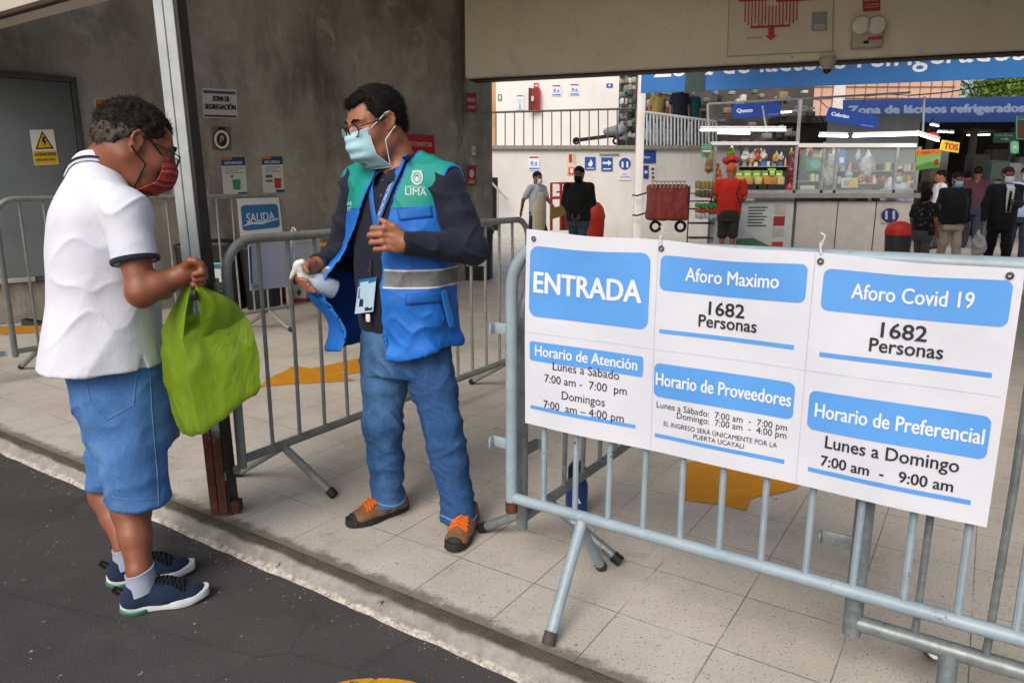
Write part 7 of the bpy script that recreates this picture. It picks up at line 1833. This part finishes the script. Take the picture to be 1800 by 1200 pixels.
# ================================================================== PEOPLE IN THE MARKET
def passer(px, Y, H, ang, label, skin, shirt, trousers, hair, short=True, shorts=False, arms=None, mask=None, z0=0.0, capc=None, jacket=None, apron=None, stride=.1, vx=.013, girth=1.0, shoes='#1b1a1a', longhair=False):
    g = at(px, 330, Y); g = V(g[0], g[1], z0); s = H / 1.70; F = V(math.sin(ang), math.cos(ang), 0); L = V(-F[1], F[0], 0) * 1.0
    P = lambda l, f, u: g + (L * l + F * f + ZD * u) * s
    root = empty('person', g, label, 'person')
    sh = [P(.18 * girth, 0, 1.36), P(-.18 * girth, 0, 1.36)]
    arms = arms or (((.24, -.04, 1.10), (.25, .06, .86)), ((-.24, -.04, 1.10), (-.25, .06, .86)))
    el_ = [P(*a[0]) for a in arms]; wr_ = [P(*a[1]) for a in arms]
    hip = [P(.085, 0, .86), P(-.085, 0, .86)]; kn = [P(.09, stride * .6, .47), P(-.09, -stride * .3, .47)]; an = [P(.09, stride, .08), P(-.09, -stride, .08)]
    lo, hi = g + V(-.62, -.62, -.02), g + V(.62, .62, H + .08)
    Hd = Head(P(0, .015, 1.565), F - ZD * .12, 0, s * 1.02)
    Fd = Field(lo, hi, vx); Hd.add(Fd, P(0, -.01, 1.36), .056)
    Fd.add(column(g, L, F, [(z0 + z * s, a * s, b * s, 0, 0) for z, a, b in ((.82, .14, .10), (1.1, .14, .10), (1.3, .15, .09), (1.40, .06, .06))]), .02)
    for i in (0, 1):
        Fd.add(cap(sh[i], el_[i], .046 * s, .04 * s), .02); Fd.add(cap(el_[i], wr_[i], .038 * s, .028 * s), .01)
        d = nrm(wr_[i] - el_[i]); Fd.add(ell(wr_[i] + d * .05 * s, V(.030, .030, .052) * s), .012)
        for k in range(4): fb = wr_[i] + d * .08 * s + L * (.011 * (k - 1.5)) * s; Fd.add(cap(fb, fb + d * .055 * s + F * .02 * s, .0085 * s, .007 * s), .003)
        Fd.add(cap(hip[i], kn[i], .065 * s, .055 * s), .02); Fd.add(cap(kn[i], an[i], .053 * s, .036 * s), .02)
    v, q = Fd.mesh(); q = orient(v, q); npmesh('body', relax(v, q, 1), q, skin, root)
    Fd = Field(lo, hi, vx)
    G = girth
    Fd.add(column(g, L, F, [(z0 + z * s, a * s * G, b * s * G, 0, .01 * s) for z, a, b in ((.80, .185, .135), (.95, .18, .14), (1.15, .185, .135), (1.30, .18, .11), (1.39, .10, .08), (1.43, .065, .065))]), 0)
    for i in (0, 1):
        Fd.add(cap(P((.07, -.07)[i], 0, 1.40), sh[i], .04 * s, .062 * s), .04)
        Fd.add(cap(sh[i], sh[i] * .35 + el_[i] * .65 if short else el_[i], .064 * s, .066 * s), .03)
        if not short: Fd.add(cap(el_[i], wr_[i], .056 * s, .042 * s), .02)
    Fd.cut(cap(P(0, .02, 1.42), P(0, 0, 1.6), .058 * s), .004)
    fold = lambda v, n: .016 * (ridge(v + .05 * vnoise(v, 7, 3)[:, None], (9, 9, 5), 4) - .6) + .01 * (vnoise(v, 9, 5) - .5)
    sh_o, v, q = sculpt(Fd, 'jacket' if jacket else 'shirt', shirt, root, fold, None, 1); tr_ = bvh(v, q)
    Fd = Field(lo, hi, vx)
    Fd.add(column(g, L, F, [(z0 + z * s, a * s * G, b * s * G, 0, 0) for z, a, b in ((.70, .165, .125), (.85, .175, .135), (.98, .165, .12))]), 0)
    for i in (0, 1):
        Fd.add(cap(hip[i], kn[i], .092 * s, (.09 if shorts else .075) * s), .03)
        if not shorts: Fd.add(cap(kn[i], an[i] + ZD * .02, .074 * s, .062 * s), .02)
    sculpt(Fd, 'shorts' if shorts else 'trousers', trousers, root, fold, None, 1)
    for i in (0, 1):
        Fd = Field(an[i] - .25, an[i] + .25, .011); a = an[i]
        Fd.add(cap(a - ZD * .045 * s - F * .03 * s, a + F * .15 * s - ZD * .045 * s, .036 * s, .03 * s), 0); Fd.add(cap(a, a - ZD * .03 * s, .04 * s), .02); Fd.cut(rbox(V(a[0], a[1], a[2] - .08 * s - .1), (.3, .3, .1), rd=.001), 0)
        sculpt(Fd, 'shoe', mt('shoe' + shoes.strip('#'), shoes), root, None, None, 1)
    Fd = Field(Hd.c - .2, Hd.c + .2, .010); k = Hd.k
    Fd.add(ell(Hd.p(-.016, 0, .036), V(.106, .085, .097) * k, Hd.ax), 0)
    if longhair: Fd.add(ell(Hd.p(-.06, 0, -.05), V(.06, .085, .10) * k, Hd.ax), .03)
    def hc(X_, Y_, Z_):
        d = [X_ - Hd.c[0], Y_ - Hd.c[1], Z_ - Hd.c[2]]; gg = lambda A_: (d[0] * A_[0] + d[1] * A_[1] + d[2] * A_[2]) / k
        f, u = gg(Hd.F), gg(Hd.U); low = np.interp(f, [-.14, -.06, -.03, .01, .03, .07, .12], [-.15 if longhair else -.06, -.10 if longhair else -.045, .01, .03, .0, .06, .075]); return (low - u) * k
    Fd.clip(hc); sculpt(Fd, 'cap' if capc else 'hair', capc or hair, root, lambda v, n: .012 * (vnoise(v, 40, 2) - .4), None, 1)
    if capc: m = MB(); m.grid([[Hd.p(.07 + .07 * j / 3, .06 * math.sin(x), .075 - .01 * j / 3 - .01 * math.sin(x) ** 2) for x in np.linspace(-1.4, 1.4, 9)] for j in range(4)]); solidify(m.build('peak', capc, root), .006)
    if mask: facemask(Hd, root, mask, MT_LOOP)
    return root, Hd, P, tr_, F, L
SKD = [skinmat('skin_a', '#8a5236', '#7c482f'), skinmat('skin_b', '#9b6244', '#8d573b'), skinmat('skin_c', '#70412b', '#643925')]
CL = lambda n, a, b: clothmat(n, a, b, .85, 300, 9, .4, 3)
HBK = MT_HB; MW = CL('mask_white', '#d0d6da', '#c2c9cf'); MBL = CL('mask_blue', '#8fb8c6', '#82abba')
r_, Hd, P, tr_, F_, L_ = passer(944, 14.0, 1.57, R(138), 'man in white shirt and cream apron walking past the lower wall', SKD[2], CL('grey_shirt', '#a8abb0', '#969aa0'), CL('dark_trousers', '#2c2c30', '#222226'), HBK, mask=MW, arms=(((.22, .1, 1.12), (.20, .32, .95)), ((-.24, -.16, 1.12), (-.24, -.22, .88))), stride=.2)
rows = [[P(.20 * math.sin(x), .165 * math.cos(x) + .012, u) for x in np.linspace(-1.25, 1.25, 11) * (1 if u < 1.05 else .55)] for u in np.linspace(.42, 1.28, 12)]
o = MB().grid(rows).build('apron', CL('cream_apron', '#c4b89c', '#b3a789'), r_); solidify(o, .01); subsurf(o, 1)
one('cardboard_piece', 'folded brown cardboard carried by the man in the apron', 'cardboard', mt('cardboard', '#8d7136', '#7a602c'), lambda m: m.box(P(.18, .42, .88), (.30, .06, .20), (nrm(V(.9, .3, .25)), V(-.3, .95, 0), ZD)))
passer(1018, 11.6, 1.60, R(200), 'man in dark jacket and jeans standing before the red trolley', SKD[2], CL('dark_jacket', '#26261f', '#1c1c18'), CL('mid_jeans', '#4a5a68', '#3e4c59'), HBK, short=False, jacket=True, mask=CL('mask_black', '#151413', '#100f0f'), arms=(((.24, .02, 1.10), (.08, .16, .90)), ((-.24, .02, 1.10), (-.08, .16, .90))), girth=1.12)
r_, Hd, P, tr_, F_, L_ = passer(1284, 12.75, 1.68, R(15), 'customer in red shirt, orange cap and dark shorts at the stall', SKD[1], CL('red_shirt', '#c22a1a', '#a92314'), CL('dark_shorts', '#35352b', '#2a2a22'), HBK, shorts=True, capc=CL('orange_cap', '#c2622a', '#aa5422'), arms=(((.25, .02, 1.10), (.20, .22, 1.0)), ((-.25, .02, 1.10), (-.16, .24, .98))), girth=1.1, stride=.04)
m = MB(); m.tube([P(-.16, -.13, 1.40), P(-.10, -.165, 1.2), P(-.20, -.14, .95)], .018, 6, flat=.4); m.build('bag_strap', MT_RUBBER, r_)
r_, Hd, P, tr_, F_, L_ = passer(1632, 10.6, 1.25, R(60), 'short woman with dark hair in a flowered black top', SKD[1], None or (lambda: (lambda t: t.done(t.mix(t.step(t.noise(16, 3, .7), .55, .62), '#1c1b1c', '#6d675c'), .85, 0, t.bump(t.noise(9, 4), .4, .01), .25))(NT('flowered_black')))(), CL('dark_leggings', '#5a5254', '#484245'), HBK, longhair=True, girth=1.15)
r_, Hd, P, tr_, F_, L_ = passer(1681, 11.4, 1.50, R(185), 'man in black shirt, beige trousers and blue mask walking forward', SKD[2], CL('black_shirt', '#17191c', '#101214'), CL('beige_trousers', '#b8ac98', '#a89c88'), HBK, short=False, mask=MBL, girth=1.15, stride=.12)
r_, Hd, P, tr_, F_, L_ = passer(1768, 10.9, 1.57, R(190), 'man in black suit and tie with a white mask', SKD[2], CL('black_suit', '#17171a', '#101013'), CL('suit_trousers', '#141416', '#0e0e10'), hairmat('brown_hair', '#3a1f18', '#2a1712', .7), short=False, jacket=True, mask=MW, arms=(((.24, -.02, 1.12), (.05, .20, 1.14)), ((-.26, .0, 1.10), (-.29, .06, .86))), girth=1.1, stride=.12)
o = MB().grid([[P(l * w, .180 - .06 * (u > 1.36), u) for l in (-1, -.5, 0, .5, 1)] for u, w in ((.98, .030), (1.1, .045), (1.25, .055), (1.36, .058), (1.42, .055))]).build('shirt_front', CL('white_front', '#c9ccd2', '#bcc0c8'), r_); solidify(o, .006)
o = MB().grid([[P(l * w, .190 - .06 * (u > 1.36), u) for l in (-1, 0, 1)] for u, w in ((.98, .014), (1.02, .024), (1.3, .018), (1.40, .014))]).build('necktie', CL('black_tie', '#101013', '#0c0c0e'), r_); solidify(o, .006)
hangbag(1720, 428, 26, 46, '#b9b4ab', 'white carrier bag swinging from the hand of the man in the suit', 10.8, 3)
passer(1800, 12.6, 1.62, R(200), 'man in pale blue shirt cut by the picture edge', SKD[1], CL('pale_blue_shirt', '#9aa8c2', '#8a98b4'), CL('navy_trousers', '#2a3040', '#222733'), HBK, mask=MBL)
passer(1652, 15.2, 1.62, R(-80), 'man in white shirt with black hair turned aside beyond the woman', SKD[1], CL('white_shirt', '#c6cacf', '#b6bbc2'), CL('grey_trousers', '#4a4a4e', '#3c3c40'), HBK, vx=.015)
passer(1699, 16.2, 1.62, R(20), 'man in pale shirt with his back turned deep in the aisle', SKD[1], CL('off_white_shirt', '#b5b8bb', '#a6a9ad'), CL('grey_trousers', '#4a4a4e', '#3c3c40'), HBK, vx=.016)
passer(1716, 15.4, 1.70, R(30), 'man in maroon shirt with his back turned in the aisle', SKD[2], CL('maroon_shirt', '#4a2a34', '#3c222b'), CL('navy_trousers', '#2a3040', '#222733'), HBK, vx=.016)
passer(1578, 14.3, 1.62, R(210), 'vendor in white coat bending behind the glass', SKD[1], CL('white_coat', '#c4c6d6', '#b4b7c8'), CL('grey_trousers', '#4a4a4e', '#3c3c40'), HBK, short=False, mask=MW, vx=.015)
passer(1546, 14.7, 1.58, R(150), 'vendor in dark apron and cap behind the hanging bags', SKD[1], CL('dark_apron', '#2c3038', '#22262c'), CL('grey_trousers', '#4a4a4e', '#3c3c40'), HBK, vx=.016)
zf = z_s1
passer(1188, 20.0, 1.70, R(180), 'person in navy top with white sleeves on the mezzanine', SKD[1], CL('navy_top', '#1e2238', '#171a2c'), CL('grey_trousers', '#4a4a4e', '#3c3c40'), HBK, z0=zf, vx=.018)
passer(1209, 20.2, 1.62, R(170), 'person in teal top and white cap on the mezzanine', SKD[1], CL('teal_top', '#1f6a6e', '#195a5e'), CL('grey_trousers', '#4a4a4e', '#3c3c40'), HBK, z0=zf, vx=.018, capc=CL('white_cap', '#c9cbc9', '#babdba'), mask=MW)
passer(1150, 20.3, 1.64, R(160), 'person in mustard top near the white column on the mezzanine', SKD[1], CL('mustard_top', '#8a7a4a', '#75683d'), CL('grey_trousers', '#4a4a4e', '#3c3c40'), HBK, z0=zf, vx=.018)
for i, (px, c) in enumerate(((1140, '#9fb6c4'), (1152, '#aebfca'), (1164, '#8fa4ae'), (1174, '#b5c2c8'), (1212, '#a9b8c0'))):
    hangbag(px, 232 + 4 * (i % 2), 12, 40, c, 'pale plastic bag hanging behind the pale railing', 18.85, 20 + i)
# red topped bin by the aisle
c = at(1581, 400, 11.6); c[2] = 0; hB = at(1581, 388, 11.6)[2]
rb_ = empty('red_topped_bin', c, 'dark bin with a domed red lid before the counter', 'bin')
m = lathe(MB(), c, [(.02, 0), (.17, .0), (.2, hB * .72)]); m.build('body', mt('bin_charcoal', '#3b3a3a', '#2e2d2d', rough=.5), rb_)
m = lathe(MB(), c, [(.205, hB * .70), (.21, hB * .78), (.18, hB * .90), (.10, hB * .98), (.001, hB)]); m.build('lid', mt('bin_red', '#d2311f', '#bd2a1a', rough=.45), rb_)
